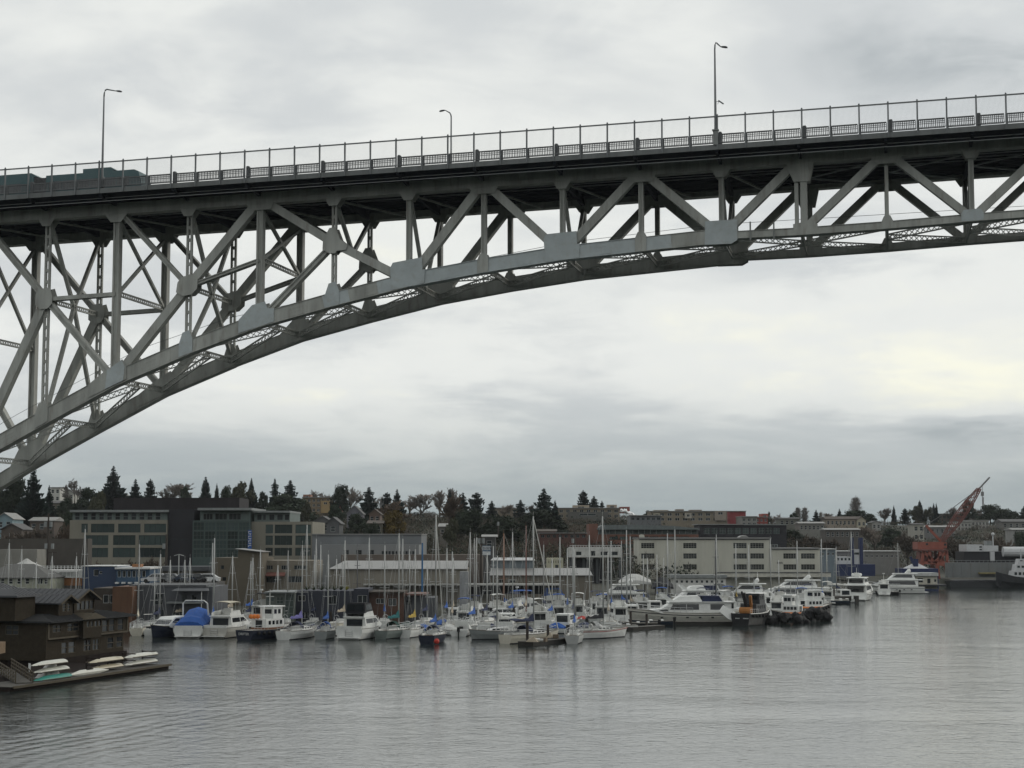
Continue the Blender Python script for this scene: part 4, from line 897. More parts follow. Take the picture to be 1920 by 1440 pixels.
    def gabley(x0, x1, ye, yb, ze, zp, name):
        c = (x0+x1)/2; t = .12; ov = .45; k = (zp-ze)/(c-x0)
        mb = MB(); mb.prism([(x0,ze),(x1,ze),(c,zp)], ye+.05, yb); mb.build('gable', BS, o)
        mb = MB(); mb.prism([(x0-ov,ze-ov*k),(c,zp),(x1+ov,ze-ov*k),(x1+ov,ze-ov*k+t),(c,zp+t),(x0-ov,ze-ov*k+t)], ye-.55, yb+.3); r = mb.build(name, RF, o)
        mb = MB()
        for q in range(int((yb-ye)/.6)): mb.beam((c, ye-.4+q*.6, zp+t+.02), (x0-ov, ye-.4+q*.6, ze-ov*k+t+.02), .05, .05, (0,1,0))
        mb.build('standing_seams', RF, r)
        mb = MB(); mb.beam((x0-ov, ye-.57, ze-ov*k+.02), (c, ye-.57, zp+.02), .16, .06); mb.beam((x1+ov, ye-.571, ze-ov*k+.02), (c, ye-.571, zp+.02), .16, .06); mb.build('barge_board', BT, o)
    gabley(x3a, x3b, 1.3, 10, 6.3, 7.15, 'upper_roof'); gabley(xd0, xd1, .9, 8, 6.15, 6.75, 'dormer_roof')
    # end wall facing the camera and its tower
    me = wall_mesh('end_wall', 14, 3.7, .3, [(9.6,2.4,11,3.3),(6.5,2.4,8.6,3.3),(2.2,2.4,4.2,3.3),(.8,2.4,1.8,3.3),(1.4,.1,3.4,1.7)], BS, .12); w = obj('end_wall', me, o, (-.32, 14, .75), (0,0,-R(90)))
    for a, z0, c, z1 in ((9.6,2.4,11,3.3),(6.5,2.4,8.6,3.3),(2.2,2.4,4.2,3.3),(.8,2.4,1.8,3.3)): obj('window', win_mesh(c-a, z1-z0, 2, 2, BT, WG, .09), w, (a, -.05, z0))
    mb = MB(); mb.box(-1.6, 1.8, 2.6, 4.9, 4.5, 6.9); mb.build('tower', BS, o); hip(-2.1, 2.3, 2.1, 5.4, 6.9, 7.55, 1.6, 'tower_roof')
    mb = MB(); mb.box(1.8, 9, 5, 12, 5.2, 6.2); mb.build('rear_storey', BS, o); hip(1.2, 9.6, 4.4, 12.6, 6.2, 7.35, 3.2, 'rear_roof')
    hip(3.0, 8.0, 8.2, 12.8, 7.3, 8.15, 2.0, 'cupola_roof')
    mb = MB(); mb.box(.0, 15.2, .1, 13, -.3, .8); mb.build('float_base', BD, o)
    # float deck of planks along the water
    dk = mat('dock_plank', (.10,.095,.085), .9, 0, .2, 2, (.05,.05,.045), .5)
    d = thing('floating_dock', 'grey planked float running along the dark boathouse', 'dock', C0, ang)
    mb = MB()
    me = MB(); me.box(-.11, .11, -3.6, 0, -.05, .0); pm = me.mesh('plank', dk)
    n = 0
    for k in range(110):
        x = -22.5 + k*.24; obj('plank', pm, d, (x, -7.2, .40+rnd.uniform(-.008,.008)))
    mb.box(-22.6, 4.0, -10.6, -7.3, -.2, .36); mb.build('float', BD, d)
    mb = MB(); mb.box(-22.6, 3.5, -7.18, -.1, -.2, .37); mb.build('inner_float', BD, d)
    mb = MB()
    mb.beam((-22.6,-10.86,.34),(4.0,-10.86,.34),.2,.12,(0,1,0)); mb.build('bull_rail', BT, d)
    # stacked rowing boats, keels up
    def dinghy(label, x, y, z, L, c, tilt=0.0):
        q = thing('rowing_boat', label, 'rowing boat', C0 + e1*x + Vector((-e1.y, e1.x, 0))*y + Vector((0,0,z)), ang, 'boats stacked on the float')
        rings = []; N_ = 9
        for i in range(N_):
            t = i/(N_-1); w = .62*(1-max(0, (t-.0))**3.0*.0)*(math.sin(math.pi*min(.985, .18+t*.82))**.6 if t > .5 else 1)*(1 if t > .12 else .86); w = max(w, .05)
            hh = .30*(1 if t < .6 else 1-.75*(t-.6)/.4); zz = .10*(t-.5)**2*4
            rings.append([(L*(.5-t), -w, -zz*0), (L*(.5-t), -w*.86, hh*.55), (L*(.5-t), -w*.45, hh*.92), (L*(.5-t), 0, hh), (L*(.5-t), w*.45, hh*.92), (L*(.5-t), w*.86, hh*.55), (L*(.5-t), w, 0)])
        mb = MB(); mb.loft(rings, closed=True); mb.build('hull', mat('boat_'+c, {'white':(.62,.62,.56),'cream':(.55,.50,.38),'teal':(.02,.22,.18)}[c], .45, 0, .06, 2, (.4,.38,.3), .3), q)
        mb = MB()
        for sg in (-1, 1): mb.beam((-L*.42, sg*.6, .03), (L*.47, sg*.63, .03), .07, .05)
        mb.build('gunwale', BT, q)
    LB = 6.3
    def rack(x, label):
        r = thing('boat_rack', label, 'rack', C0 + e1*x + Vector((-e1.y, e1.x, 0))*(-9.0) + Vector((0,0,.42)), ang, 'boat racks on the float')
        for dx in (-1.9, 1.9):
            for dy in (.7,): mb = MB(); mb.box(dx-.05, dx+.05, dy-.05, dy+.05, 0, 1.28); mb.build('upright', BD, r)
            for z in (.55, 1.15): mb = MB(); mb.box(dx-.045, dx+.045, -.66, .66, z, z+.08); mb.build('crossbar', BD, r)
    ra, rb, rc = -14.6, -5.2, 1.2
    rack(rb, 'boat rack holding two cream boats in the middle of the float'); rack(rc, 'boat rack holding two white boats at the far end of the float'); rack(ra, 'boat rack nearest the gangway with the teal boat below')
    dinghy('white upturned boat on top of the rack by the gangway', ra, -9.0, 1.62, 4.8, 'white'); dinghy('white upturned boat under the top one on the rack by the gangway', ra+.3, -9.0, 1.03, 4.8, 'white')
    dinghy('teal upturned boat lying lowest by the gangway', ra-.6, -9.7, .46, 5.2, 'teal')
    dinghy('cream upturned boat on top of the middle rack', rb, -9.0, 1.25, 5.2, 'cream'); dinghy('cream upturned boat at the bottom of the middle rack', rb, -9.0, .62, 5.2, 'cream')
    dinghy('white upturned boat on top of the far rack', rc, -9.0, 1.28, 5.4, 'white'); dinghy('white upturned boat at the bottom of the far rack', rc, -9.0, .62, 5.4, 'white')
    k = thing('slim_rowing_shell', 'slim white rowing shell lying flat on the float past the teal boat', 'rowing boat', C0 + e1*(-9.4) + Vector((-e1.y, e1.x, 0))*(-9.9) + Vector((0,0,.45)), ang)
    mb = MB(); mb.tube([(-3.2,0,.1),(-1.5,0,.16),(1.5,0,.16),(3.4,0,.1)], [.05,.26,.26,.04], 8); mb.build('hull', mat('boat_white', (.62,.62,.56)), k); mb = MB(); mb.box(-.5,.5,-.16,.16,.36,.44); mb.build('seat', BD, k)
    q = thing('white_sail_bag', 'crumpled white sail leaning behind the teal boat', 'sail', C0 + e1*(-13.4) + Vector((-e1.y, e1.x, 0))*(-8.2) + Vector((0,0,.42)), ang)
    mb = MB(); mb.add([(-1.4,-.6,0),(1.2,-.6,0),(1.3,.4,0),(-1.2,.4,0),(.9,-.3,1.25),(.4,.1,1.35)], [(0,1,4),(1,2,5,4),(0,4,5,3),(2,3,5)]); mb.build('sail', mat('tent_white', (.75,.75,.73)), q)
    # gangway with handrails
    g = thing('gangway', 'wooden gangway with slatted handrails leading off the picture edge', 'gangway', (-39.9, 141.2, .45), R(117))
    mb = MB(); mb.beam((0,0,0),(9,0,.5),.12,1.3,(0,1,0)); mb.build('walkway', dk, g)
    for sy in (-.7, .7):
        for k2 in range(10): mb = MB(); mb.box(k2*1.0-.05, k2*1.0+.05, sy-.05, sy+.05, k2*.056, k2*.056+.95); mb.build('rail_post', BT, g)
        for hz in (.32, .62, .92): mb = MB(); mb.beam((0,sy+.06,hz),(9,sy+.06,hz+.5),.09,.05,(0,1,0)); mb.build('rail', BT, g)
    mb = MB(); mb.box(1.6, 2.4, -.83, -.80, .75, 1.45); mb.build('notice', WHITE, g)
    st = thing('timber_stair_tower', 'tan timber post and landing cut off by the picture edge', 'timber frame', (-46.9, 152.5, 0), 0)
    tm = mat('tan_timber', (.19,.135,.085), .85, 0, .2, 2)
    mb = MB(); mb.box(-1.2, 1.2, -.4, 3, 2.0, 3.0); mb.build('landing', tm, st)
    for y in (-.3, .9): mb = MB(); mb.box(-.3, -.06, y, y+.24, -.5, 2.0); mb.build('post', mat('orange_wood', (.26,.12,.05)), st)
make_boathouse()

# ------------------------------------------------------------------ hillside houses and flats
HR = [mat('roof_grey', (.10,.10,.10), .85, 0, .15, 1), mat('roof_brown', (.085,.07,.06), .85, 0, .15, 1), mat('roof_pale', (.26,.26,.25), .7, 0, .15, 1)]
def hill_wall(c):
    c = tuple(x*.72 for x in c); return mat('house_%02d%02d%02d' % tuple(int(x*99) for x in c), c, .8, 0, .1, .6)
def house(label, u0, u1, vp, ve, Y, c, roof=0, gab=True, wins=2, dep=9, vb=None, storeys=1):
    b = Bld('house', label, 'house', u0, u1, ve, Y, group='houses on the hillside')
    b.zt = zat(ve, Y); w = u1-u0; hpx = (zat(ve, Y)-b.zb)
    ops = []
    px = Y/3200
    for st_ in range(storeys):
        for k in range(wins):
            cx = u0 + w*(k+.5)/wins; ww = min(1.0/px, w/wins*.55); ops.append((cx-ww/2, ve+.8/px+st_*2.7/px, cx+ww/2, ve+2.1/px+st_*2.7/px, 1, 2))
    b.wall(hill_wall(c), dep, ops)
    if gab: b.gable(u0, u1, vp, ve, dep, HR[roof], hill_wall(c), .4)
    else: b.pitch(u0, u1, vp, ve, dep, HR[roof], .4)
    return b
for row in [
    ('pale blue gabled house at the left picture edge', -8, 22, 962, 972, 400, (.26,.36,.40), 2, True, 2),
    ('brown gabled garage below the pale blue house', 2, 40, 982, 992, 390, (.12,.10,.085), 0, True, 1),
    ('low house with a pale roof beside the utility pole', 55, 100, 969, 976, 420, (.12,.095,.08), 2, False, 3),
    ('white flat-topped house peeking between the firs at far left', 92, 110, 912.5, 914, 640, (.62,.62,.58), 0, False, 2, 9, None, 2),
    ('white house with steep gable beside the bare tree at left', 122, 135, 918, 924, 630, (.52,.52,.48), 0, True, 2, 9, None, 2),
    ('dull olive house among bushes below the white houses', 86, 112, 938, 943, 520, (.17,.165,.13), 0, False, 3),
    ('pale house under the lone tall fir above the office block', 200, 228, 924, 928, 640, (.40,.39,.34), 2, False, 3),
    ('grey house with twin white dormers right of the office block', 588, 620, 968, 978, 400, (.17,.17,.17), 0, True, 2),
    ('slate house with one white-edged gable beside the dormered house', 612, 636, 970, 980, 396, (.13,.135,.14), 0, True, 1),
    ('grey-violet house with a broad white-edged gable on the slope', 650, 678, 948.5, 962, 480, (.19,.19,.22), 0, True, 3),
    ('small green-roofed cottage left of the yellow willow', 690, 716, 975, 981, 400, (.15,.14,.11), 1, False, 2),
    ('brown house with a chimney above the small cottage', 692, 712, 955, 963, 500, (.17,.12,.095), 1, True, 2),
    ('tiny grey house glimpsed between the bare trees', 712, 722, 940, 944, 620, (.22,.22,.22), 0, True, 1),
    ('pale house half hidden behind the brown thicket', 824, 846, 981, 987, 420, (.20,.19,.17), 2, False, 2),
    ('tan flat-roofed house between the firs at the middle', 925, 982, 951, 953, 640, (.24,.20,.15), 0, False, 5, 9, None, 2),
    ('low white-roofed garage above the blue and white sign', 906, 929, 1002, 1006, 340, (.10,.10,.10), 2, False, 1),
    ('red-roofed low house right of the utility pole', 1010, 1042, 992, 996, 440, (.24,.10,.085), 1, False, 3),
    ('long tan terrace with red roofs near the poplar', 1550, 1612, 968, 973, 640, (.36,.31,.25), 1, False, 8, 9, None, 2),
    ('cream house with a bright pointed gable under the tall poplar', 1608, 1624, 968.5, 975, 638, (.50,.46,.36), 1, True, 2, 9, None, 2),
    ('olive flat-roofed house left of the two poplars', 1462, 1500, 970, 972, 600, (.17,.175,.15), 0, False, 4),
    ('grey terrace on the slope above the beige building', 1500, 1546, 978, 981, 560, (.24,.24,.22), 2, False, 6),
    ('low brown row of houses beyond the beige building', 1548, 1612, 990, 993, 520, (.13,.12,.11), 2, False, 7),
    ('white cottage on the far slope left of the crane', 1636, 1652, 977, 980, 640, (.40,.40,.38), 0, True, 2),
    ('pale tower house left of the crane cab', 1713, 1733, 981, 983, 560, (.44,.43,.38), 0, False, 2, 8, None, 2),
    ('low grey terrace behind the crane jib', 1736, 1790, 985, 988, 600, (.20,.20,.20), 2, False, 6),
    ('grey bungalow at the right picture edge', 1880, 1925, 973, 978, 640, (.22,.22,.21), 0, False, 4),
    ('long low pale shed on the right-hand slope', 1900, 1935, 990, 993, 560, (.34,.34,.33), 2, False, 3),
]: house(*row)
def flats(label, u0, u1, v0, Y, c, rows, cols, dep=14, parts=(), name='apartment_block', fm=WHITE, vrow=9.0):
    b = Bld(name, label, 'apartment block', u0, u1, v0, Y, group='apartment blocks on the hill'); w = (u1-u0)/cols
    ops = [(u0+w*(k+.22), v0+3+r*vrow, u0+w*(k+.78), v0+8.2+r*vrow, 2, 1) for r in range(rows) for k in range(cols)]
    b.wall(hill_wall(c), dep, ops, fm=fm); b.slab(u0-1, v0-1.2, u1+1, v0-.02, -.5, dep, HR[2])
    for q in parts:
        pu0, pu1, pv0, pv1, pc, y = q; m_ = hill_wall(pc); ww = (pu1-pu0)
        b.wall(m_, 6, [(pu0+ww*.3, pv0+2.5, pu0+ww*.7, min(pv1-1, pv0+7), 2, 1)], u0=pu0, u1=pu1, v0=pv0, v1=pv1, y=y, name='projecting_bay' if y < 0 else 'roof_storey', fm=fm)
    return b
flats('ochre and orange stepped flats among trees right of the office block', 566, 618, 933, 600, (.24,.185,.12), 3, 6, parts=((566,580,927,933,(.30,.15,.10),2),(602,618,939,962,(.42,.30,.15),-1),(622,640,942,960,(.27,.10,.075),1)))
flats('long tan flats with glazed balconies at the centre of the skyline', 1046, 1162, 953, 600, (.24,.205,.155), 4, 9, parts=((1075,1106,947,953,(.42,.36,.28),3),(1140,1158,946,953,(.42,.35,.28),3),(1163,1182,950,962,(.33,.12,.10),2),(1064,1140,960,977,(.13,.13,.12),-1.2)))
flats('tan stepped flats with flat pale roofs right of the steam', 1220, 1364, 959, 560, (.27,.235,.18), 2, 10, parts=((1228,1255,956,959,(.34,.30,.23),2),(1270,1284,954.5,959,(.30,.25,.21),2),(1296,1318,955.5,959,(.28,.23,.19),2),(1284,1297,962,972,(.45,.42,.36),-.8),(1225,1238,962,975,(.36,.34,.27),-.9),(1340,1362,958,976,(.33,.29,.24),-.7)))
flats('plain red block on the skyline right of the tan flats', 1366, 1399, 959, 575, (.30,.06,.065), 0, 1)
flats('grey block beside the tall red stair tower', 1391, 1420, 969, 550, (.30,.30,.28), 2, 3, vrow=8)
flats('red building with a white-capped tower on the skyline', 1417, 1440, 970, 556, (.33,.09,.075), 2, 3, parts=((1429,1442,963,970,(.36,.10,.08),1),))
flats('dark brown slab of flats behind the crane jib', 1760, 1855, 964, 700, (.115,.10,.09), 2, 12, fm=GRYF)
flats('white stepped flats below the brown slab at right', 1796, 1822, 979, 640, (.50,.50,.47), 2, 4, vrow=7); flats('white balconied flats right of the crane jib', 1823, 1855, 976, 645, (.48,.48,.45), 2, 5, vrow=7)
flats('long grey roofed block behind the brick office', 1182, 1240, 967, 520, (.18,.19,.20), 1, 6, fm=GRYF)
flats('low red-brown block below the hill at centre', 1012, 1100, 1000, 420, (.13,.065,.055), 1, 8, fm=GRYF)

# ------------------------------------------------------------------ shipyard at the right: crane, dry dock, ships
CR = mat('crane_orange', (.25,.075,.052), .6, 0, .15, .8, (.15,.04,.03), .5); CRD = mat('crane_dark_red', (.15,.055,.045), .7)
def make_crane():
    Y = 470; p = at(1745, 1095, Y); o = thing('dock_crane', 'orange dockyard portal crane with a lattice jib raised to the right', 'crane', (p.x, Y, 1.0))
    def L(u, v): q = at(u, v, Y); return Vector((q.x-p.x, 0, q.z-1.0))
    def B(u0, v0, u1, v1, y0, y1, name, m=CR):
        a, c = L(u0, v1), L(u1, v0); mb = MB(); mb.box(a.x, c.x, y0, y1, a.z, c.z); return mb.build(name, m, o)
    B(1716, 1016, 1764, 1030, -3, 3, 'machinery_house'); B(1765, 1017, 1772, 1028, -2, 2, 'cab'); B(1731, 1018.5, 1735, 1022, -3.03, -3.005, 'window', GL); B(1766.5, 1019, 1771, 1023, -2.03, -2.005, 'window', GL)
    B(1718, 1030.3, 1772, 1033, -3.2, 3.2, 'turntable', CRD)
    for y in (-2.6, 2.6):
        mb = MB()
        for u0, v0, u1, v1 in ((1727,1033,1724,1056),(1770,1033,1772,1056),(1727,1034,1748,1055),(1748,1055,1770,1034),(1738,1033,1738,1056),(1758,1033,1758,1056),(1724,1055,1775,1055)):
            a, c = L(u0, v0), L(u1, v1); a.y = c.y = y; mb.beam(a, c, .75, .6)
        mb.build('tower_frame', CR, o)
        for us in (((1724,1055),(1722,1075),(1727,1096)), ((1772,1055),(1777,1062),(1782,1078))):
            mb = MB()
            pts = [L(*q) for q in us]
            for q in pts: q.y = y
            mb.beam(pts[0], pts[1], 1.1, .9, ext=.2); mb.beam(pts[1], pts[2], .9, .8); mb.build('leg', CR, o)
        mb = MB(); a, c = L(1752, 1058), L(1756, 1090); a.y = c.y = y; mb.beam(a, c, .9, .8); a2, c2 = L(1752,1057), L(1776,1057); a2.y = c2.y = y; mb.beam(a2, c2, 1.0, .82); mb.build('leg', CR, o)
    B(1722, 1034, 1745, 1056, -2, 2, 'stair_core', CRD)
    # jib
    base, knee, tip = L(1766, 1014), L(1836, 916), L(1855, 895.5)
    for y in (-1.0, 1.0):
        mb = MB()
        for off in (-.9, .9):
            d_ = (knee-base).normalized(); up = Vector((-d_.z,0,d_.x))
            k = 14
            for q in range(k):
                t0, t1 = q/k, (q+1)/k; w0 = off*(.35+.9*math.sin(math.pi*min(1,max(.05,t0)))); w1 = off*(.35+.9*math.sin(math.pi*min(1,max(.05,t1))))
                a = base+(knee-base)*t0+up*w0; c = base+(knee-base)*t1+up*w1; a.y = c.y = y; mb.beam(a, c, .26, .26)
        for q in range(14):
            t0, t1 = q/14, (q+1)/14; f = lambda t: .35+.9*math.sin(math.pi*min(1,max(.05,t)))
            a = base+(knee-base)*t0+up*f(t0)*.9; c = base+(knee-base)*t1-up*f(t1)*.9; a.y = c.y = y; mb.beam(a, c, .17, .17)
            a = base+(knee-base)*t0-up*f(t0)*.9; c = base+(knee-base)*t1+up*f(t1)*.9; a.y = c.y = y; mb.beam(a, c, .16, .16)
        mb.build('jib_truss', CRD, o)
    mb = MB(); mb.beam(knee, tip, .42, .5, ext=.1); mb.build('fly_jib', mat('crane_grey', (.22,.22,.22), .6), o)
    mb = MB(); mb.beam(L(1764,1015), L(1736,985), .6, .7); mb.build('back_mast', CR, o)
    mb = MB(); mb.tube([L(1736,985), L(1783,955), L(1838,914)], .09, 4); mb.tube([L(1736,985), L(1720,1012)], .07, 4); mb.tube([L(1842,912), L(1842,945)], .07, 4); mb.build('cables', mat('cable', (.1,.1,.1), .6), o)
    mb = MB(); a = L(1842, 926); mb.cbox((a.x,0,a.z), (.7,.6,1.2)); mb.tube([L(1843,932), L(1843,947)], .25, 5); mb.build('hook_block', mat('crane_grey', (.22,.22,.22)), o)
make_crane()
STEELG = mat('dock_steel', (.155,.165,.165), .75, 0, .12, .25, (.10,.07,.05), .5, vert=True); SHW = mat('ship_white', (.50,.51,.52), .6, 0, .08, .6, (.3,.28,.25), .4); BLK = mat('hull_black', (.018,.02,.024), .5)
b = Bld('dry_dock', 'long grey steel floating dry dock wall beside the crane', 'dry dock', 1776, 1990, 1055, 456, -.5)
b.wall(STEELG, 3, u0=1776, v1=1083); mb = MB(); mb.box(b.lx(1774), b.lx(1990), -3, 18, 0, b.lz(1089)); mb.build('pontoon', BLK, b.o)
for k in range(12):
    mb = MB(); x = b.lx(1786+k*17); mb.box(x-.18, x+.18, -.12, -.004, b.lz(1082), b.lz(1056)); mb.build('frame_rib', STEELG, b.o)
mb = MB()
for k in range(26): x = b.lx(1778+k*8.2); mb.box(x-.04, x+.04, .1, .18, b.lz(1055), b.lz(1050.5))
mb.box(b.lx(1777), b.lx(1989), .11, .17, b.lz(1051.2), b.lz(1050.4)); mb.build('railing', GRYF, b.o)
b.slab(1832, 1073, 1866, 1076, -1.6, -.2, mat('yellow_gangway', (.22,.19,.09), .8), 'gangway')
b = Bld('docked_ship', 'white ship superstructure with a domed mast showing above the dry dock', 'ship', 1806, 1925, 1024, 466, 0)
b.wall(DARKCL, 9, u0=1808, u1=1925, v0=1034, v1=1066, y=.6, name='hull'); b.wall(SHW, 8, [(1836,1024,1841,1027,1,1),(1836,1029,1841,1032,1,1)], u0=1812, u1=1842, v0=1021, v1=1034, name='deckhouse', fm=DKF)
b.wall(SHW, 7, u0=1843, u1=1872, v0=1023, v1=1034, y=.3, name='wheelhouse'); b.slab(1852, 1014, 1862, 1022.8, 1, 4, GRYF, 'funnel')
mb = MB(); mb.box(b.lx(1863.2), b.lx(1865), 1, 1.3, b.lz(1050), b.lz(1004)); mb.ball((b.lx(1864), 1.1, b.lz(1001.5)), .48, 0, 10, 7); mb.build('radar_mast', SHW, b.o)
b.slab(1856, 1034.5, 1864, 1052, -.2, .5, SHW, 'stair_trunk')
mb = MB(); mb.tube([(b.lx(1878), -1, b.lz(1034.5)), (b.lx(1920), -1, b.lz(1034.5))], 1.35, 12); mb.build('white_tank', SHW, b.o)
def ship_hull(mb, st, m=0):           # st: (x, half beam, keel z, deck z)
    rings = []
    for x, w, z0, z1 in st: rings.append([(x,-w,z1),(x,-w*.95,z0+(z1-z0)*.45),(x,-w*.55,z0),(x,w*.55,z0),(x,w*.95,z0+(z1-z0)*.45),(x,w,z1)])
    mb.loft(rings, m)
o = thing('workboat', 'black-hulled workboat with tiered white wheelhouse at the right edge', 'boat', gnd(1905, 1101)); Yw = o.location.y
mb = MB(); ship_hull(mb, [(-5.2,.15,.6,4.1),(-4.2,1.5,0,3.7),(-1,2.6,-.2,2.9),(4,2.8,-.2,2.3),(9,2.6,-.2,2.2)]); mb.build('hull', BLK, o)
for z0, z1, x0, x1, w in ((2.4,4.3,-1.5,6,2.0),(4.3,6.0,-.6,4,1.7),(6.0,7.4,.2,3,1.4)):
    mb = MB(); mb.prism([(x0,z0),(x1,z0),(x1,z1),(x0+.35,z1)], -w, w); mb.build('wheelhouse', SHW, o)
    mb = MB()
    for k in range(int((x1-x0)/1.1)): mb.box(x0+.6+k*1.1, x0+1.3+k*1.1, -w-.02, -w-.004, z0+.8, z1-.35)
    mb.build('windows', GL, o)
mb = MB(); mb.box(1.4,1.6,-.1,.1,7.4,10); mb.box(.6,2.4,-.05,.05,8.6,8.75); mb.build('mast', SHW, o)
# navy research ship behind the marina
SN = mat('ship_navy', (.012,.022,.075), .6, 0, .15, .8)
b = Bld('navy_ship', 'dark navy working ship with tall twin funnels behind the white yachts', 'ship', 1562, 1640, 1058, 420, 0)
b.wall(SN, 10, u0=1562, u1=1640, v0=1058, v1=1080, name='hull'); b.slab(1600, 1008, 1604, 1058, 2, 4, SN, 'funnel'); b.slab(1615, 1008, 1621, 1058, 2, 4, SN, 'funnel'); b.slab(1604.2, 1030, 1614.8, 1058, 2.4, 3.6, SHW, 'bridge_house')
b.slab(1605, 1036, 1614, 1040, 2.36, 2.395, GL, 'bridge_windows'); b.wall(SHW, 6, [(1572+k*7,1046,1576+k*7,1051,1,1) for k in range(4)], u0=1568, u1=1599, v0=1044, v1=1057.8, y=2, name='deckhouse', fm=DKF)
b = Bld('navy_barge', 'navy blue barge with a peaked cover near the foot of the crane', 'barge', 1690, 1758, 1070, 440, 0)
b.wall(SN, 8, v0=1066); mb = MB(); mb.add([(b.lx(1700),0,b.lz(1066)),(b.lx(1740),0,b.lz(1066)),(b.lx(1720),2,b.lz(1054)),(b.lx(1700),5,b.lz(1066)),(b.lx(1740),5,b.lz(1066))], [(0,1,2),(1,4,2),(4,3,2),(3,0,2)]); mb.build('peaked_cover', SHW, b.o)
mb = MB(); mb.beam((b.lx(1708),1,b.lz(1044)),(b.lx(1716),1,b.lz(1062)),.6,.6); mb.beam((b.lx(1717),1,b.lz(1066)),(b.lx(1718),1,b.lz(1048)),1.2,.8); mb.build('deck_crane', SN, b.o)
for row in (('grey-blue shipyard office right of the beige building', 1538, 1566, 1030, 395, (.20,.25,.29), 3), ('low white-roofed workshop behind the navy ship', 1566, 1602, 1034, 440, (.24,.24,.25), 4), ('long low pale workshop on the shore left of the crane', 1620, 1686, 1034, 480, (.27,.27,.26), 7)):
    b = Bld('workshop', row[0], 'workshop', row[1], row[2], row[3], row[4]); w = (row[2]-row[1])/row[6]
    b.wall(hill_wall(row[5]), 9, [(row[1]+w*(k+.25), row[3]+6, row[1]+w*(k+.75), row[3]+11, 2, 1) for k in range(row[6])]); b.slab(row[1]-1, row[3]-1.5, row[2]+1, row[3]-.02, -.4, 9, WHITE, 'roof')
b = Bld('floating_office', 'small cream floating office on a float left of the crane foot', 'floating office', 1713, 1756, 1080, 418, .5)
b.wall(mat('cream_wall', (.48,.46,.39), .8), 6, [(1719,1084,1729,1092,2,1),(1737,1085,1743,1094,1,1),(1750,1086,1754,1091,1,1)], fm=DKF); b.slab(1711, 1074, 1757, 1080, -.6, 6, mat('pale_roof2', (.42,.43,.42), .7), 'roof'); b.slab(1700, 1095.8, 1770, 1099, -2, 8, BLK, 'float')

# plume of steam behind the centre flats
def make_steam():
    M = mat('steam', (.86,.87,.88), .95, 0, .03, 1)
    o = tag(obj('steam_plume', None, None, at(1178, 966, 560)), 'white puff of steam rising on the skyline behind the brick office', 'steam')
    px = 560/3200; r2 = random.Random(3); mb = MB()
    bm = bmesh.new()
    for k in range(34):
        t = r2.random(); c = Vector(((-13+26*t)*px, r2.uniform(-1,1), (9.5-9.5*t + r2.uniform(-2.2,2.2)*(1-.4*t))*px)); r_ = r2.uniform(1.6,3.3)*px*(1.1-.3*t)
        bmesh.ops.create_icosphere(bm, subdivisions=2, radius=r_, matrix=Matrix.Translation(c))
    for v in bm.verts: v.co += v.normal*noise.noise(v.co*2.2)*.25
    me = bpy.data.meshes.new('steam_plume'); bm.to_mesh(me); bm.free(); me.materials.append(M); me.polygons.foreach_set('use_smooth', [True]*len(me.polygons))
    obj('puffs', me, o)
make_steam()
# ------------------------------------------------------------------ trees
def leafmat(name, c, var=.5):
    M = mat(name, c, .85, 0, var, .35, None, .3, spec=.15, rand=.25); return M
FIR = leafmat('fir_needles', (.016,.026,.022)); EVG = leafmat('evergreen_leaves', (.028,.038,.024)); TWIG = leafmat('bare_twigs', (.21,.18,.155), .3); TWIGD = leafmat('dark_twigs', (.105,.086,.070), .3)
TWIGG = leafmat('grey_twigs', (.22,.205,.19), .3); WIL = leafmat('willow_shoots', (.115,.083,.026), .35); BARK = mat('bark', (.055,.045,.038), .9, 0, .3, 2)
def conifer(seed, tiers=30, per=13, droop=.35, taper=1.0, ragged=.25, base=.06):
    r = random.Random(seed); mb = MB()
    for t in range(tiers):
        h = base + (1-base)*(t/tiers)**.92; rad = (1-h)**taper*.5*(1+r.uniform(-ragged, ragged)) + .012
        for k in range(per):
            a = 2*math.pi*(k+r.random())/per; L = rad*r.uniform(.7, 1.12); d = Vector((math.cos(a), math.sin(a), 0)); sd = Vector((-d.y, d.x, 0))
            p0 = Vector((0,0,min(.985, h+r.uniform(-.022,.022)))); seg = 3
            for q in range(seg):
                t0, t1 = q/seg, (q+1)/seg
                a0 = p0 + d*L*t0 + Vector((0,0,-droop*L*t0+.28*L*t0*t0)); a1 = p0 + d*L*t1 + Vector((0,0,-droop*L*t1+.28*L*t1*t1))
                w = L*.34*(1-t0*.75)
                dz = Vector((0,0,-.10*L-.006))
                mb.add([a0, a1, a0+sd*w+dz+d*L*.12], [(0,1,2)]); mb.add([a0, a1, a0-sd*w+dz+d*L*.12], [(0,2,1)])
                mb.add([a0, a1, a0+dz*2.2+d*L*.1], [(0,1,2)])
    me = bpy.data.meshes.new('fir_crown'); me.from_pydata(mb.v, [], mb.f); me.materials.append(FIR); me.update()
    tk = MB(); tk.tube([(0,0,-.05),(0,0,.5),(0,0,.99)], [.022,.013,.003], 6); tm = tk.mesh('fir_trunk', BARK)
    return me, tm
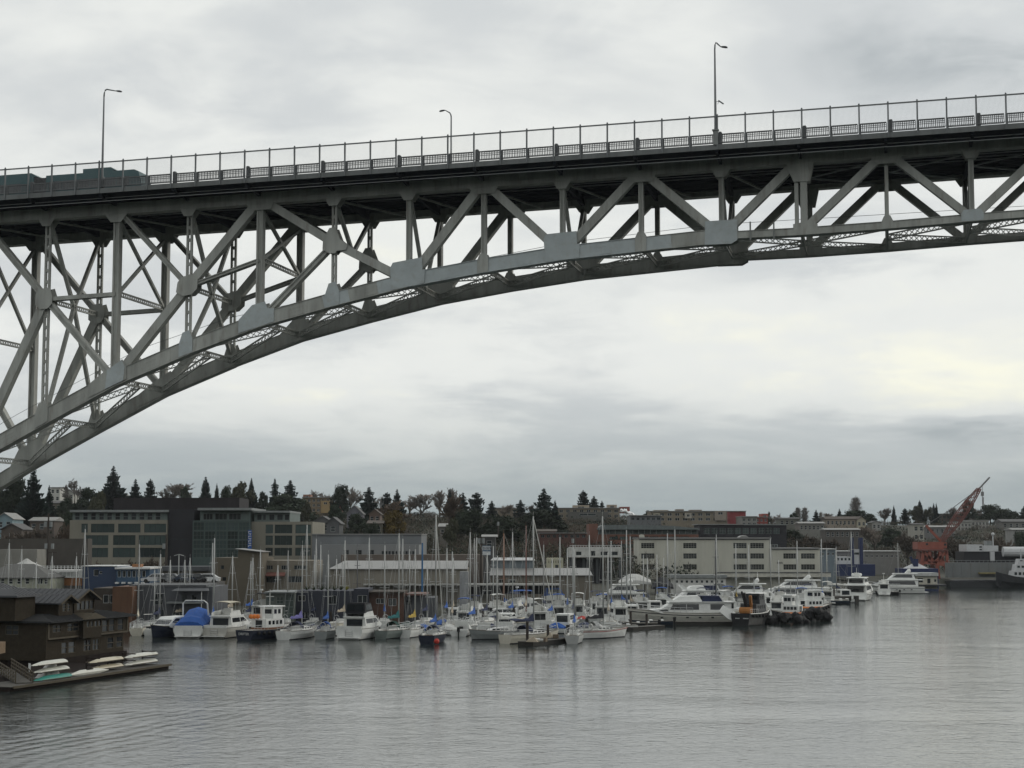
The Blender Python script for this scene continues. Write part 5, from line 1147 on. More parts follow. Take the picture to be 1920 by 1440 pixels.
def bare(seed, spread=.55, levels=6, up=.35, m=None, twigw=.0045, kids=3, narrow=1.0):
    r = random.Random(seed); tk = MB(); tw = MB()
    def grow(p, d, L, rad, lev):
        q = p + d*L
        mid = p + d*L*.5 + Vector((r.uniform(-1,1), r.uniform(-1,1), r.uniform(-.3,.6)))*L*.07
        tgt = tk if lev < 2 else tw
        if lev < 3: tgt.tube([p, mid, q], [rad, rad*.8, rad*.6], 4, cap=False)
        else:
            s_ = d.cross(Vector((r.uniform(-1,1), r.uniform(-1,1), r.uniform(-1,1)))).normalized()*max(rad, twigw); tgt.add([p-s_, p+s_, mid+s_*.8, q, mid-s_*.8], [(0,1,2,3,4)])
        if lev >= levels: return
        for k in range(kids + (1 if lev in (1,2) else 0)):
            ax = Vector((r.uniform(-1,1), r.uniform(-1,1), r.uniform(-.4,.4))); nd = (d + ax*spread*narrow + Vector((0,0,up*.3))).normalized()
            st = p.lerp(q, r.uniform(.3, 1.0)) if lev > 0 else p.lerp(q, r.uniform(.45, 1.0))
            grow(st, nd, L*r.uniform(.58, .82), rad*.55, lev+1)
    grow(Vector((0,0,-.04)), Vector((0,0,1)), .24, .022, 0)
    zs = max(v[2] for v in tw.v); 
    for q in (tk, tw): q.v = [(v[0]/zs, v[1]/zs, v[2]/zs) for v in q.v]
    me = bpy.data.meshes.new('bare_crown'); me.from_pydata(tw.v, [], tw.f); me.materials.append(m or TWIG); me.update()
    return me, tk.mesh('bare_trunk', BARK)
def leafy(seed, n=3400, m=None, lobes=14, lo=.16, sz=.035, flat=1.0):
    r = random.Random(seed); mb = MB(); cs = []
    for k in range(lobes):
        a = r.random()*6.28; h = lo+.12+ (0.82-lo)*r.random(); rr = .34*math.sin(math.pi*min(.98, (h-lo)/(1-lo)*.8+.16)); cs.append((Vector((math.cos(a)*rr*r.random()**.4, math.sin(a)*rr*r.random()**.4, h)), r.uniform(.10,.19)))
    for k in range(n):
        c, rad = cs[r.randrange(lobes)]; d = Vector((r.gauss(0,1), r.gauss(0,1), r.gauss(0,.8))).normalized(); p = c + d*rad*r.uniform(.55,1.08)
        u = Vector((r.uniform(-1,1), r.uniform(-1,1), r.uniform(-1,1))).normalized(); v = d.cross(u).normalized(); s_ = sz*r.uniform(.6,1.3)
        mb.add([p+u*s_, p+v*s_, p-u*s_*.8-v*s_*.5], [(0,1,2)])
    me = bpy.data.meshes.new('leaf_crown'); me.from_pydata(mb.v, [], mb.f); me.materials.append(m or EVG); me.update()
    tk = MB(); tk.tube([(0,0,-.05),(0,0,.35),(.03,.0,.7)], [.03,.022,.008], 6); return me, tk.mesh('leaf_trunk', BARK)
def poplar(seed):
    r = random.Random(seed); tk = MB(); tw = MB(); tk.tube([(0,0,-.04),(0,0,.5),(0,0,.97)], [.03,.018,.003], 5)
    for k in range(320):
        h = .06+.84*r.random(); a = r.random()*6.28; L = .30*(math.sin(math.pi*min(1,(h*.86+.12)))**.7)*r.uniform(.6,1.1); d = Vector((math.cos(a)*.42, math.sin(a)*.42, .6)).normalized(); d.x *= 1.0
        p = Vector((0,0,h*.9)); q = p + Vector((d.x*L, d.y*L, d.z*L*.55)); s_ = Vector((-d.y,d.x,0))*.010; tw.add([p-s_, p+s_, q], [(0,1,2)])
        for j in range(9):
            b0 = p.lerp(q, r.uniform(.25,1)); e_ = b0 + Vector((r.gauss(0,.035), r.gauss(0,.035), r.uniform(.03,.09))); s2 = Vector((r.uniform(-1,1), r.uniform(-1,1), 0)).normalized()*.006; tw.add([b0-s2, b0+s2, e_], [(0,1,2)])
    me = bpy.data.meshes.new('poplar_crown'); me.from_pydata(tw.v, [], tw.f); me.materials.append(TWIGG); me.update(); return me, tk.mesh('poplar_trunk', BARK)
PROTO = {'fir': [conifer(1), conifer(2, 26, 12, .5, .85, .35), conifer(3, 34, 14, .25, 1.1, .2)], 'spire': [conifer(5, 34, 9, .1, .75, .15, .02), conifer(6, 30, 9, .15, .85, .2, .02)],
         'pine': [conifer(8, 20, 10, .25, .62, .5, .2), conifer(9, 18, 10, .2, .58, .55, .22)],
         'bare': [bare(11), bare(12, .6), bare(13, .5, m=TWIGG), bare(17, .62, m=TWIGD)], 'poplar': [poplar(14), poplar(15)],
         'leafy': [leafy(21), leafy(22, 3800, None, 18), leafy(23, 3200, leafmat('olive_leaves', (.045,.047,.028)), 12)], 'willow': [leafy(25, 4200, WIL, 16, .02, .03)], 'thicket': [bare(31, .7, 5, .2, TWIGD, .007, 4), bare(32, .75, 5, .2, leafmat('russet_twigs', (.135,.10,.075), .3), .007, 4)]}
NAMES = {'fir': 'fir_tree', 'spire': 'spire_conifer', 'pine': 'pine_tree', 'bare': 'bare_tree', 'poplar': 'poplar_tree', 'leafy': 'evergreen_tree', 'willow': 'willow_tree', 'thicket': 'bare_thicket_tree'}
CATS = {'fir': 'fir tree', 'spire': 'conifer', 'pine': 'pine tree', 'bare': 'bare tree', 'poplar': 'poplar tree', 'leafy': 'evergreen tree', 'willow': 'willow tree', 'thicket': 'bare tree'}
def tree(kind, u, vt, w, Y, label, vi=None, vb=None):
    lst = PROTO[kind]; cm, tm = lst[(int(u) if vi is None else vi) % len(lst)]
    x = xat(u, Y); zb = land_z(x, Y) - .3 if vb is None else zat(vb, Y); H = zat(vt, Y)-zb; wd = w*Y/3200
    k = {'fir': 1.05, 'spire': .95, 'pine': 1.0, 'bare': .85, 'poplar': .42, 'leafy': .95, 'willow': .9, 'thicket': 1.0}[kind]
    o = thing(NAMES[kind], label, CATS[kind], (x, Y, zb), rnd.random()*6.28, 'trees on the hillside')
    s_ = wd/k*{'fir': 2.15, 'spire': 1.5, 'pine': 1.9, 'bare': 1.7, 'poplar': 1.0, 'leafy': 1.75, 'willow': 1.15, 'thicket': 1.5}[kind]
    obj('crown', cm, o, None, None, (s_, s_, H)); obj('trunk', tm, o, None, None, (max(s_*.8, H*.5), max(s_*.8, H*.5), H))
TREES = [
 ('fir',60,874,52,430,'broad dark fir tucked under the bridge chord at far left'), ('leafy',22,893,50,440,'dark round evergreen left of the broad fir under the bridge'), ('fir',90,908,26,450,'small fir between the broad fir and the white house'),
 ('bare',138,895,34,620,'round bare tree behind the white house at left'), ('leafy',120,935,26,500,'dark evergreen bush below the white houses'), ('leafy',165,918,44,480,'broad dark evergreen left of the lone tall fir'), ('leafy',182,925,30,470,'dark evergreen hiding the corner of the penthouse'),
 ('fir',210,872,44,560,'lone tall fir standing above the office penthouse'), ('fir',252,897,32,560,'second fir to the right of the lone tall fir'), ('pine',280,896,18,600,'slim pine right of the second fir'),
 ('bare',312,904,54,660,'wide bare tree behind the office penthouse'), ('bare',348,906,44,660,'bare tree at the right of the wide bare one'), ('leafy',345,914,16,640,'small dark bush in front of the bare trees'), ('spire',384,893,24,600,'dense twin-topped conifer above the office penthouse'), ('spire',405,905,14,600,'small dense conifer right of the twin-topped one'), ('leafy',424,914,20,600,'dull bush right of the small dense conifer'),
 ('leafy',452,906,34,560,'rounded evergreen left of the feathery fir'), ('fir',470,895,24,580,'fir rising from the rounded evergreen'), ('leafy',492,924,18,560,'low bush between the firs above the glass wing'), ('fir',514,896,26,560,'dark fir at the left of the cedar'), ('fir',543,899,42,560,'wide dark cedar beside the ochre flats',1), ('leafy',540,930,70,520,'dense evergreen mass below the wide cedar'), ('leafy',572,944,20,500,'dark evergreen at the corner of the ochre flats'),
 ('bare',601,917,24,640,'small bare tree on top of the ochre flats'), ('leafy',640,912,26,600,'dark leafy tree right of the ochre flats'), ('bare',657,911,28,600,'bare-crowned tree leaning against the dark leafy one'), ('leafy',630,948,26,520,'bush below the dark leafy tree'),
 ('fir',691,912,40,560,'bulky dark fir above the gabled violet house',1), ('bare',709,928,12,640,'thin bare tree right of the bulky fir'), ('pine',725,922,18,600,'ragged pine left of the long bare trees'), ('fir',744,916,26,600,'fir poking from the long bare trees'), ('bare',768,924,50,640,'long bare tree right of the poking fir'), ('bare',790,927,36,640,'wide-branched bare tree in the dip of the skyline'), ('thicket',735,935,60,520,'dark thicket above the yellow willow'),
 ('willow',741,960,56,404,'round yellow-brown willow above the grey warehouse'), ('leafy',700,985,30,392,'dark shrub left of the yellow willow'), ('leafy',672,965,34,440,'dark bushes under the gabled violet house'),
 ('bare',824,918,34,620,'pale bare tree left of the brown thicket'), ('thicket',842,922,52,500,'tall brown thicket tree at the middle of the hill',1), ('bare',856,913,22,640,'tall wispy bare tree behind the brown thicket'), ('fir',843,916,16,620,'small fir top above the brown thicket'), ('fir',868,922,26,560,'dark fir right of the brown thicket'), ('pine',893,922,26,580,'open-branched pine right of the dark fir'), ('leafy',880,958,50,440,'dense evergreen below the open pine'), ('leafy',845,975,28,400,'shrub mass above the utility pole'),
 ('fir',922,938,24,600,'short fir in front of the tan flat-roofed house'), ('bare',944,945,30,620,'low bare tree in front of the tan flat-roofed house'), ('fir',976,936,34,540,'stout fir right of the tan flat-roofed house'), ('leafy',940,970,60,430,'long dark hedge-like evergreen below the stout fir'), ('bare',995,945,16,600,'thin bare tree between the stout fir and the great fir'),
 ('fir',1020,914,50,500,'great ragged fir, tallest at the centre of the skyline',1), ('fir',1041,937,22,500,'shorter fir leaning on the great ragged fir'), ('leafy',1015,960,64,470,'dark evergreen skirt below the great ragged fir'),
 ('pine',1094,918,20,660,'slim open pine above the tan flats'), ('fir',1114,929,24,660,'fir right of the slim open pine',1), ('fir',1129,938,14,660,'small fir at the right end above the tan flats'),
 ('leafy',1215,958,14,640,'small dark tree left of the stepped tan flats'), ('bare',1453,962,14,620,'bare shrub right of the red tower'), ('leafy',1442,961,8,600,'dark bush against the red tower'),
 ('poplar',1497,948,18,660,'left one of the two bare poplars'), ('poplar',1510,948,20,660,'right one of the two bare poplars'), ('leafy',1488,962,16,640,'dark bush at the foot of the two poplars'), ('fir',1531,955,16,640,'slim fir right of the two poplars'), ('poplar',1540,957,12,650,'short poplar beside the slim fir'), ('bare',1560,961,26,660,'low bare tree behind the red-roofed terrace'), ('fir',1575,953,13,660,'little fir above the red-roofed terrace'),
 ('poplar',1606,926,30,680,'tall bare poplar standing alone at right'), ('leafy',1606,958,40,660,'dark bush at the foot of the tall lone poplar'), ('leafy',1630,964,22,660,'bush right of the tall lone poplar'), ('bare',1660,952,30,700,'rounded bare tree left of the small spire'), ('spire',1677,947,10,690,'thin dark spire left of the crane cab'), ('pine',1698,952,14,690,'spindly pine right of the thin spire'), ('leafy',1718,950,24,680,'dark rounded evergreen above the crane cab'), ('spire',1726,937,15,690,'sharp tall spire above the crane cab'), ('leafy',1742,952,16,680,'evergreen right of the sharp spire'), ('spire',1752,943,9,690,'left one of the paired spires behind the crane'), ('spire',1757,942,9,688,'right one of the paired spires behind the crane'),
 ('bare',1784,950,22,700,'bare tree crossed by the crane cable'), ('leafy',1818,938,20,690,'dark evergreen behind the crane jib'), ('leafy',1858,948,36,680,'broad evergreen right of the crane hook'), ('leafy',1885,956,30,690,'lower evergreen right of the broad one'), ('leafy',1900,960,24,690,'evergreen near the right picture edge'), ('fir',1922,948,26,690,'fir cut by the right picture edge',1), ('bare',1835,950,18,720,'pale bare tree behind the crane hook'),
 ('leafy',1480,995,40,520,'dark bushes above the beige building wing'), ('leafy',1674,992,34,560,'dense dark evergreen left of the crane, low on the slope'), ('bare',1640,985,50,540,'big bare tree on the low slope behind the navy ship'), ('thicket',1700,996,46,520,'leafless thicket left of the crane'), ('thicket',1790,1000,60,520,'leafless thicket behind the docked ship'), ('thicket',1860,996,60,520,'leafless thicket at right above the dry dock'), ('leafy',1915,1000,30,520,'dark bush above the white tank'),
 ('thicket',1510,1000,50,470,'brown bare tree just right of the dark bushes'), ('thicket',1560,1005,44,470,'brown bare tree above the shipyard office'), ('thicket',60,985,60,380,'leafless tree above the plank shed'), ('thicket',20,990,50,385,'leafless tree at the left picture edge'), ('thicket',125,975,40,370,'leafless tree left of the office block'), ('leafy',135,960,30,420,'dark evergreen behind the left end of the office block'),
 ('thicket',240,1046,60,300,'leafless street tree below the office block'), ('thicket',180,1048,40,298,'leafless street tree left of the pole in front of the office block'), ('thicket',290,1040,44,296,'leafless street tree beside the thin utility pole'),
]
for t in TREES: tree(*t)
# the undergrowth that knits the slope together
def undergrowth():
    r = random.Random(5); mats = [EVG, TWIGD, leafmat('brush_brown', (.070,.055,.042), .4), FIR, leafmat('brush_olive', (.055,.055,.036), .4)]; V = []; Fc = []; Mi = []
    for k in range(4600):
        Y = 352 + 330*r.random()**1.3; u = r.uniform(-80, 2000); x = xat(u, Y)
        if Y < interp(SHORE, x) + 40: continue
        z = land_z(x, Y); h = r.uniform(2.2, 6.0)*(1.0 if Y < 540 else .45); w = r.uniform(3, 7); mi = r.choices(range(5), (3,4,3,2,2))[0]; bare_ = mi in (1, 2)
        for q in range(70):
            a = r.random()*6.28; rr = r.random()**.5; hz = r.random()**.7; c = Vector((x+math.cos(a)*w*rr*.6, Y+math.sin(a)*w*rr*.5, z + h*hz*(1-.5*rr*rr)))
            if bare_: d = Vector((r.gauss(0,.5), r.gauss(0,.5), .9)).normalized()*r.uniform(.5,1.3); s_ = Vector((.05,0,0)); tri = [c-s_, c+s_, c+d]
            else:
                s_ = r.uniform(.2,.5); tri = [c+Vector((r.uniform(-1,1),r.uniform(-1,1),r.uniform(-1,1)))*s_ for _ in range(3)]
            o = len(V); V.extend(tuple(p) for p in tri); Fc.append((o,o+1,o+2)); Mi.append(mi)
    me = bpy.data.meshes.new('hillside_undergrowth'); me.from_pydata(V, [], Fc)
    for m_ in mats: me.materials.append(m_)
    me.polygons.foreach_set('material_index', Mi); me.update()
    tag(obj('hillside_undergrowth', me), 'tangle of brown and dark green undergrowth on the slope', 'undergrowth', None, 'stuff')
undergrowth()
# ------------------------------------------------------------------ boats; local x points to the bow, origin on the waterline
def bmat(c, name=None): return mat('gel_%02d_%02d_%02d' % tuple(int(x*100) for x in c), c, .45, 0, .07, 1.2, tuple(x*.55 for x in c), .35, spec=.28)
HW = (.72,.73,.71); CREAMC = (.62,.59,.50); NAVYC = (.012,.017,.035); GREYC = (.27,.29,.29); BLKC = (.015,.016,.018); TEALC = (.04,.16,.22); DKB = (.02,.03,.045)
ALU = mat('mast_alloy', (.44,.45,.44), .45, .25, .08, .6); WOODM = mat('varnished_wood', (.20,.09,.045), .5, 0, .15, 2); WIRE = mat('rigging_wire', (.33,.34,.34), .5, .3, .0, 1); BOOT = mat('boot_stripe', (.02,.022,.028), .6)
BLUEC = mat('blue_canvas', (.018,.085,.32), .8, 0, .12, 1.5); NAVC = mat('navy_canvas', (.018,.026,.065), .85, 0, .12, 1.5); BLKCV = mat('black_canvas', (.015,.016,.02), .8); TANC = mat('tan_canvas', (.36,.31,.24), .85, 0, .12, 1.5); TEALCV = mat('teal_canvas', (.01,.11,.12), .85); YELC = mat('yellow_canvas', (.38,.27,.05), .85); WHC = mat('white_canvas', (.66,.66,.63), .85, 0, .1, 1.5); GREENC = mat('green_canvas', (.015,.05,.04), .85); CREAMCV = mat('cream_canvas', (.52,.48,.38), .85, 0, .12, 1.5)
BGL = glass('boat_glass', (.018,.022,.026), .07); RUB = mat('black_rubber', (.015,.015,.016), .8); STEELR = mat('rail_steel', (.55,.56,.56), .3, .7, .0, 1); TEAK = mat('teak_deck', (.17,.13,.09), .8); ORG = mat('orange_float', (.75,.22,.04), .6); REDM = mat('red_float', (.55,.05,.035), .55)
def hull(o, L, B, fb, bow=.35, tr=.82, col=HW, stripe=None, n=11, draft=.25, stern=.04, full=.45):
    rings = []; sheer = []
    for i in range(n):
        t = i/(n-1); x = -L/2 + L*t
        w = B/2*(tr + (1-tr)*min(1, t/.4) if t < .4 else max(0, 1-((t-.4)/.6)**(1.6+full))); w = max(w, .03)
        z = fb*(1 + bow*(max(0, t-.35)/.65)**2 + stern*(1-t)**3); rake = .10*L*max(0, (t-.72)/.28)**1.5
        sheer.append((x+rake*.6, w, z)); k = .55 + .4*min(1, (1-t)*2.2)
        zs = (-draft*(1-.6*t**3), .0, .10, z*.62, z*.88, z); ws = (w*.35*k, w*.80*k, w*.86*k, w*(.86+.12*k), w*.995, w); xr = (0, .05, .1, .55, .85, 1)
        ring = [(x+rake*.6*a, -b_, c) for a, b_, c in zip(xr[::-1], ws[::-1], zs[::-1])] + [(x+rake*.6*a, b_, c) for a, b_, c in zip(xr, ws, zs)]
        rings.append(ring)
    vs = [p for r in rings for p in r]; N = 12; mb = MB(); band = [0, 1 if stripe else 0, 0, 2, 2, 2, 2, 2, 0, 1 if stripe else 0, 0]
    for j in range(N-1):
        mb.add([], []); fs = [(i*N+j, i*N+j+1, (i+1)*N+j+1, (i+1)*N+j) for i in range(n-1)]
        for f in fs: mb.f.append(f); mb.m.append(band[j])
    mb.v = [tuple(p) for p in vs]; mb.f.append(tuple(range(N-1, -1, -1))); mb.m.append(0)
    mb.build('hull', [bmat(col), stripe or BOOT, BOOT], o, False)
    dk = MB(); vs = []
    for x, w, z in sheer: vs += [(x, -w*.97, z-.06), (x, w*.97, z-.06)]
    dk.add(vs, [(2*i, 2*i+2, 2*i+3, 2*i+1) for i in range(n-1)]); dk.build('deck', mat('deck_offwhite', (.48,.47,.43), .7, 0, .1, 1.5), o)
    rl = MB()
    for sg in (-1, 1): rl.tube([(x, sg*w, z+.01) for x, w, z in sheer], .045, 4)
    rl.build('rub_rail', mat('rub_rail', (.20,.19,.17), .6), o)
    return sheer
def sheer_at(sh, x):
    for a, b in zip(sh, sh[1:]):
        if a[0] <= x <= b[0]: t = (x-a[0])/(b[0]-a[0]+1e-9); return a[1]+(b[1]-a[1])*t, a[2]+(b[2]-a[2])*t
    return sh[-1][1:] if x > sh[-1][0] else sh[0][1:]
def rails(o, sh, x0, x1, h=.6, n=6, name='guard_rail', inset=.93):
    mb = MB(); pts = {-1: [], 1: []}
    for k in range(n+1):
        x = x0+(x1-x0)*k/n; w, z = sheer_at(sh, x)
        for sg in (-1, 1): mb.tube([(x, sg*w*inset, z-.05), (x, sg*w*inset, z+h)], .022, 4); pts[sg].append((x, sg*w*inset, z+h))
    for sg in (-1, 1): mb.tube(pts[sg], .024, 4); mb.tube([(a, b, c-h*.48) for a, b, c in pts[sg]], .014, 3)
    mb.build(name, STEELR, o)
def taper(mb, poly, w0, w1, m=0):                      # side profile, beam narrows with height (w0 low, w1 high)
    z0 = min(p[1] for p in poly); z1 = max(p[1] for p in poly); f = lambda z: w0 + (w1-w0)*(z-z0)/(z1-z0+1e-9); n = len(poly)
    vs = [(x, -f(z), z) for x, z in poly] + [(x, f(z), z) for x, z in poly]
    mb.add(vs, [tuple(range(n)), tuple(range(2*n-1, n-1, -1))] + [((i+1) % n, i, i+n, (i+1) % n + n) for i in range(n)], m)
def side_glass(o, poly, w0, w1, z0, z1, name='side_windows', end=None):
    f = lambda z: w0 + (w1-w0)*(z-z0)/(z1-z0+1e-9); mb = MB(); n = len(poly)
    for sg in (-1, 1):
        a = [(x, sg*(f(z)+.004), z) for x, z in poly]; b = [(x, sg*(f(z)+.022), z) for x, z in poly]
        mb.add(a+b, [tuple(range(n, 2*n))] + [(i, (i+1) % n, (i+1) % n + n, i+n) for i in range(n)])
    return mb.build(name, BGL, o)
def boat(name, label, cat, u, v, head, group, Y=None):
    p = gnd(u, v) if Y is None else Vector((xat(u, Y), Y, 0)); return thing(name, label, cat, (p.x, p.y, 0), R(head), group), p
def rig(o, x, zd, H, sh, L, B, cover=None, boom=True, mm=ALU, spreads=2, r=.10, stays=True, furl=None):
    mb = MB(); mb.tube([(x,0,zd-.1),(x-.02,0,zd+(H-zd)*.6),(x-.06,0,H)], [r, r*.95, r*.7], 8); mb.tube([(x-.05,0,H),(x-.05,0,H+.55)], .015, 3); mb.build('mast', mm, o, True)
    for k in range(spreads):
        mb = MB(); z = zd+(H-zd)*(.42+.28*k); w = B*.27*(1-.25*k); mb.tube([(x-.03,-w,z+.05),(x,0,z),(x-.03,w,z+.05)], .03, 4); mb.build('spreader', mm, o)
    if stays:
        mb = MB(); wb = sheer_at(sh, x)[0]
        bow = sh[-1]; st = sh[0]
        for sg in (-1, 1): mb.tube([(x-.1, sg*wb*.95, zd-.3), (x-.04, sg*B*.27, zd+(H-zd)*.44), (x-.05, 0, H-.1)], .016, 3)
        mb.tube([(st[0]+.1,0,st[2]), (x-.08,0,H)], .016, 3); mb.build('rigging', WIRE, o)
        mb = MB(); mb.tube([(bow[0]-.1,0,bow[2]), (x+.02,0,H-.4)], .065 if furl else .018, 5); mb.build('forestay', furl or WIRE, o)
    if boom:
        bl = L*.36; zb = zd + 1.15; mb = MB(); mb.tube([(x,0,zb),(x-bl,0,zb+.05)], .06, 6); mb.build('boom', mm, o)
        if cover:
            mb = MB(); rings = []
            for k in range(8):
                t = k/7; h = .42*(1-.55*t)+.10*math.sin(k*2.3); w = .17*(1-.3*t); xx = x-.08-bl*t*.96
                rings.append([(xx,-w,zb-.06),(xx,-w*.9,zb+h*.45),(xx,0,zb+h+(.55*(1-t)**6)),(xx,w*.9,zb+h*.45),(xx,w,zb-.06)])
            mb.loft(rings); mb.build('sail_cover', cover, o)
def sailboat(label, u, v, head, L=8.5, col=HW, vt=None, Ht=None, cover=BLUEC, dodger=None, bimini=None, stripe=None, Y=None, mm=ALU, furl=None, group='sailing boats in the marina', B=None, cabin=HW, mast=True, double=False, xm=.06, detail=True):
    o, p = boat('sailboat', label, 'sailboat', u, v, head, group, Y); B = B or L*.31; fb = .75+L*.028
    sh = hull(o, L, B, fb, .30, .30 if double else .70, col, stripe); H = Ht if Ht else (zat(vt, p.y) if vt else 1.3*L+2)
    zc = fb; mb = MB(); taper(mb, [(-L*.14,zc-.08),(L*.24,zc-.02),(L*.17,zc+.34),(L*.05,zc+.46),(-L*.13,zc+.50)], B*.30, B*.24); mb.build('cabin', bmat(cabin), o)
    if detail:
        mb = MB()
        for k in range(4):
            xx = -L*.10+k*L*.075
            for sg in (-1, 1): mb.box(xx, xx+L*.05, sg*B*.272-.012, sg*B*.272+.03 if sg > 0 else sg*B*.272+.012, zc+.17, zc+.33)
        mb.build('cabin_ports', BGL, o)
        rails(o, sh, -L*.46, L*.47, .58, 8)
    mb = MB(); mb.box(-L*.42, -L*.15, -B*.22, B*.22, zc-.055, zc-.035); mb.build('cockpit_sole', TEAK, o)
    mb = MB()
    for sg in (-1, 1): mb.box(-L*.43, -L*.15, sg*B*.24-.06, sg*B*.24+.06, zc-.08, zc+.2)
    mb.build('coaming', bmat(cabin), o)
    mb = MB(); mb.tube([(-L*.33,0,zc),(-L*.33,0,zc+.75)], .05, 6); rr = []
    for k in range(11): a = 2*math.pi*k/10; rr.append((-L*.33-.06, .36*math.cos(a), zc+.72+.36*math.sin(a)))
    mb.tube(rr, .025, 4); mb.build('helm', STEELR, o)
    if mast: rig(o, L*xm, zc+.35, H, sh, L, B, cover, True, mm, 2, .095 if L > 7 else .075, True, furl)
    if dodger:
        mb = MB(); rings = []
        for xx, hh, ww in ((-L*.17,.95,.30),(-L*.09,1.05,.29),(-L*.02,.52,.24)): rings.append([(xx,B*ww*math.cos(a),zc+.35+hh*.75*math.sin(a)) for a in [math.pi*k/6 for k in range(7)]])
        mb.loft(rings, closed=False, caps=False); mb.build('spray_hood', dodger, o)
    if bimini:
        mb = MB(); rings = []
        for xx, hh in ((-L*.42,1.75),(-L*.31,1.85),(-L*.20,1.78)): rings.append([(xx,B*.33*s_,zc+hh-.16*abs(s_)**2) for s_ in (-1,-.5,0,.5,1)])
        rings2 = [[(a,b_,c+.05) for a, b_, c in r] for r in rings]
        mb.loft(rings, closed=False, caps=False); mb.loft(rings2, closed=False, caps=False); mb.build('bimini', bimini, o); mb = MB()
        for xx in (-L*.41,-L*.21):
            for sg in (-1,1): mb.tube([(xx+.1,sg*B*.32,zc),(xx,sg*B*.32,zc+1.6)], .02, 4)
        mb.build('bimini_frame', STEELR, o)
    return o, sh, fb, B
def cruiser(label, u, v, head, L=10, B=3.6, col=HW, fb=1.25, canvas=None, enclosure=None, fly=True, bim=None, stripe=None, Y=None, group='motor cruisers in the marina', house=HW, arch=False, name='motor_cruiser', cover_all=None, radar=True):
    o, p = boat(name, label, 'motorboat', u, v, head, group, Y); sh = hull(o, L, B, fb, .42, .94, col, stripe, full=.5)
    w0, w1 = B*.42, B*.36; z0 = fb-.1; z1 = fb+1.35
    prof = [(-L*.30,z0),(L*.24,z0+.15),(L*.30,z0+.45),(L*.12,z1-.05),(L*.10,z1),(-L*.30,z1)]
    if cover_all:
        mb = MB(); rings = []
        for t in range(9):
            x = -L*.46+L*.80*t/8; hh = (.9,1.5,1.55,1.9,2.35,2.45,2.0,1.2,.35)[t]+rnd.uniform(-.08,.08); w = B*(.47 if t < 6 else .40-.06*(t-6))
            rings.append([(x,-w,fb+.02),(x,-w*1.01,fb+hh*.38),(x,-w*.62,fb+hh*.86),(x,0,fb+hh),(x,w*.62,fb+hh*.86),(x,w*1.01,fb+hh*.38),(x,w,fb+.02)])
        mb.loft(rings); mb.build('canvas_cover', cover_all, o)
    else:
        mb = MB(); taper(mb, prof, w0, w1); mb.build('deckhouse', bmat(house), o)
        side_glass(o, [(-L*.26,z0+.72),(-L*.02,z0+.72),(-L*.02,z1-.18),(-L*.26,z1-.18)], w0, w1, z0, z1); side_glass(o, [(L*.0,z0+.72),(L*.20,z0+.80),(L*.10,z1-.18),(L*.0,z1-.18)], w0, w1, z0, z1)
        mb = MB(); x0, x1 = L*.298, L*.125; f = lambda z: w0+(w1-w0)*(z-z0)/(z1-z0)
        a, b_ = (L*.275, z0+.60), (L*.135, z1-.16)
        mb.add([(a[0]+.03,-f(a[1])*.9,a[1]),(a[0]+.03,f(a[1])*.9,a[1]),(b_[0]+.03,f(b_[1])*.9,b_[1]),(b_[0]+.03,-f(b_[1])*.9,b_[1])], [(0,1,2,3)]); mb.build('windscreen', BGL, o)
        mb = MB(); mb.box(-L*.301-.02, -L*.301, -B*.28, B*.28, z0+.35, z1-.2); mb.build('saloon_door', BGL, o)
    mb = MB(); mb.box(-L*.485,-L*.31,-B*.36,B*.36,fb-.055,fb-.03); mb.build('cockpit_sole', TEAK, o)
    mb = MB(); mb.box(-L*.497, -L*.47, -B*.44, B*.44, fb-.1, fb+.35)
    for sg in (-1,1): mb.box(-L*.47, -L*.30, sg*B*.44-.05, sg*B*.44+.05, fb-.1, fb+.32)
    mb.build('cockpit_coaming', bmat(house), o)
    mb = MB(); mb.box(-L*.5-.6, -L*.5-.02, -B*.40, B*.40, .22, .30); mb.build('swim_platform', bmat(HW), o)
    mb = MB()
    for sg in (-.12,.12): mb.tube([(-L*.5-.06,sg*B,.3),(-L*.5-.05,sg*B,fb-.1)], .03, 4)
    for k in range(3): mb.tube([(-L*.5-.06,-.12*B,.4+k*.28),(-L*.5-.06,.12*B,.4+k*.28)], .025, 4)
    mb.build('boarding_ladder', STEELR, o)
    if fly and not cover_all:
        mb = MB(); taper(mb, [(-L*.34,z1),(L*.11,z1),(L*.12,z1+.10),(-L*.34,z1+.10)], w1*1.05, w1*1.05); mb.build('flybridge_deck', bmat(house), o)
        mb = MB(); zf = z1+.10
        for sg in (-1,1): mb.prism([(-L*.30,zf),(L*.06,zf),(L*.01,zf+.62),(-L*.18,zf+.55),(-L*.30,zf+.35)], sg*w1*.93-.04, sg*w1*.93+.04)
        mb.box(L*.0, L*.0+.08, -w1*.9, w1*.9, zf, zf+.62); mb.build('flybridge_coaming', bmat(house), o)
        mb = MB(); mb.box(-L*.1,-L*.03,-.5,.5,zf,zf+.85); mb.build('helm_seat', WHC, o)
        if enclosure:
            mb = MB(); taper(mb, [(-L*.28,zf+.3),(L*.03,zf+.5),(-L*.02,zf+1.65),(-L*.25,zf+1.70)], w1*.96, w1*.84); mb.build('flybridge_enclosure', enclosure, o); side_glass(o, [(-L*.22,zf+.75),(L*.0,zf+.8),(-L*.03,zf+1.45),(-L*.21,zf+1.45)], w1*.96, w1*.84, zf+.3, zf+1.7, 'enclosure_windows')
            mb = MB(); mb.box(-L*.286-.01,-L*.284,-w1*.8,-.05,zf+.7,zf+1.5); mb.box(-L*.286-.01,-L*.284,.05,w1*.8,zf+.7,zf+1.5); mb.build('enclosure_panes', BGL, o)
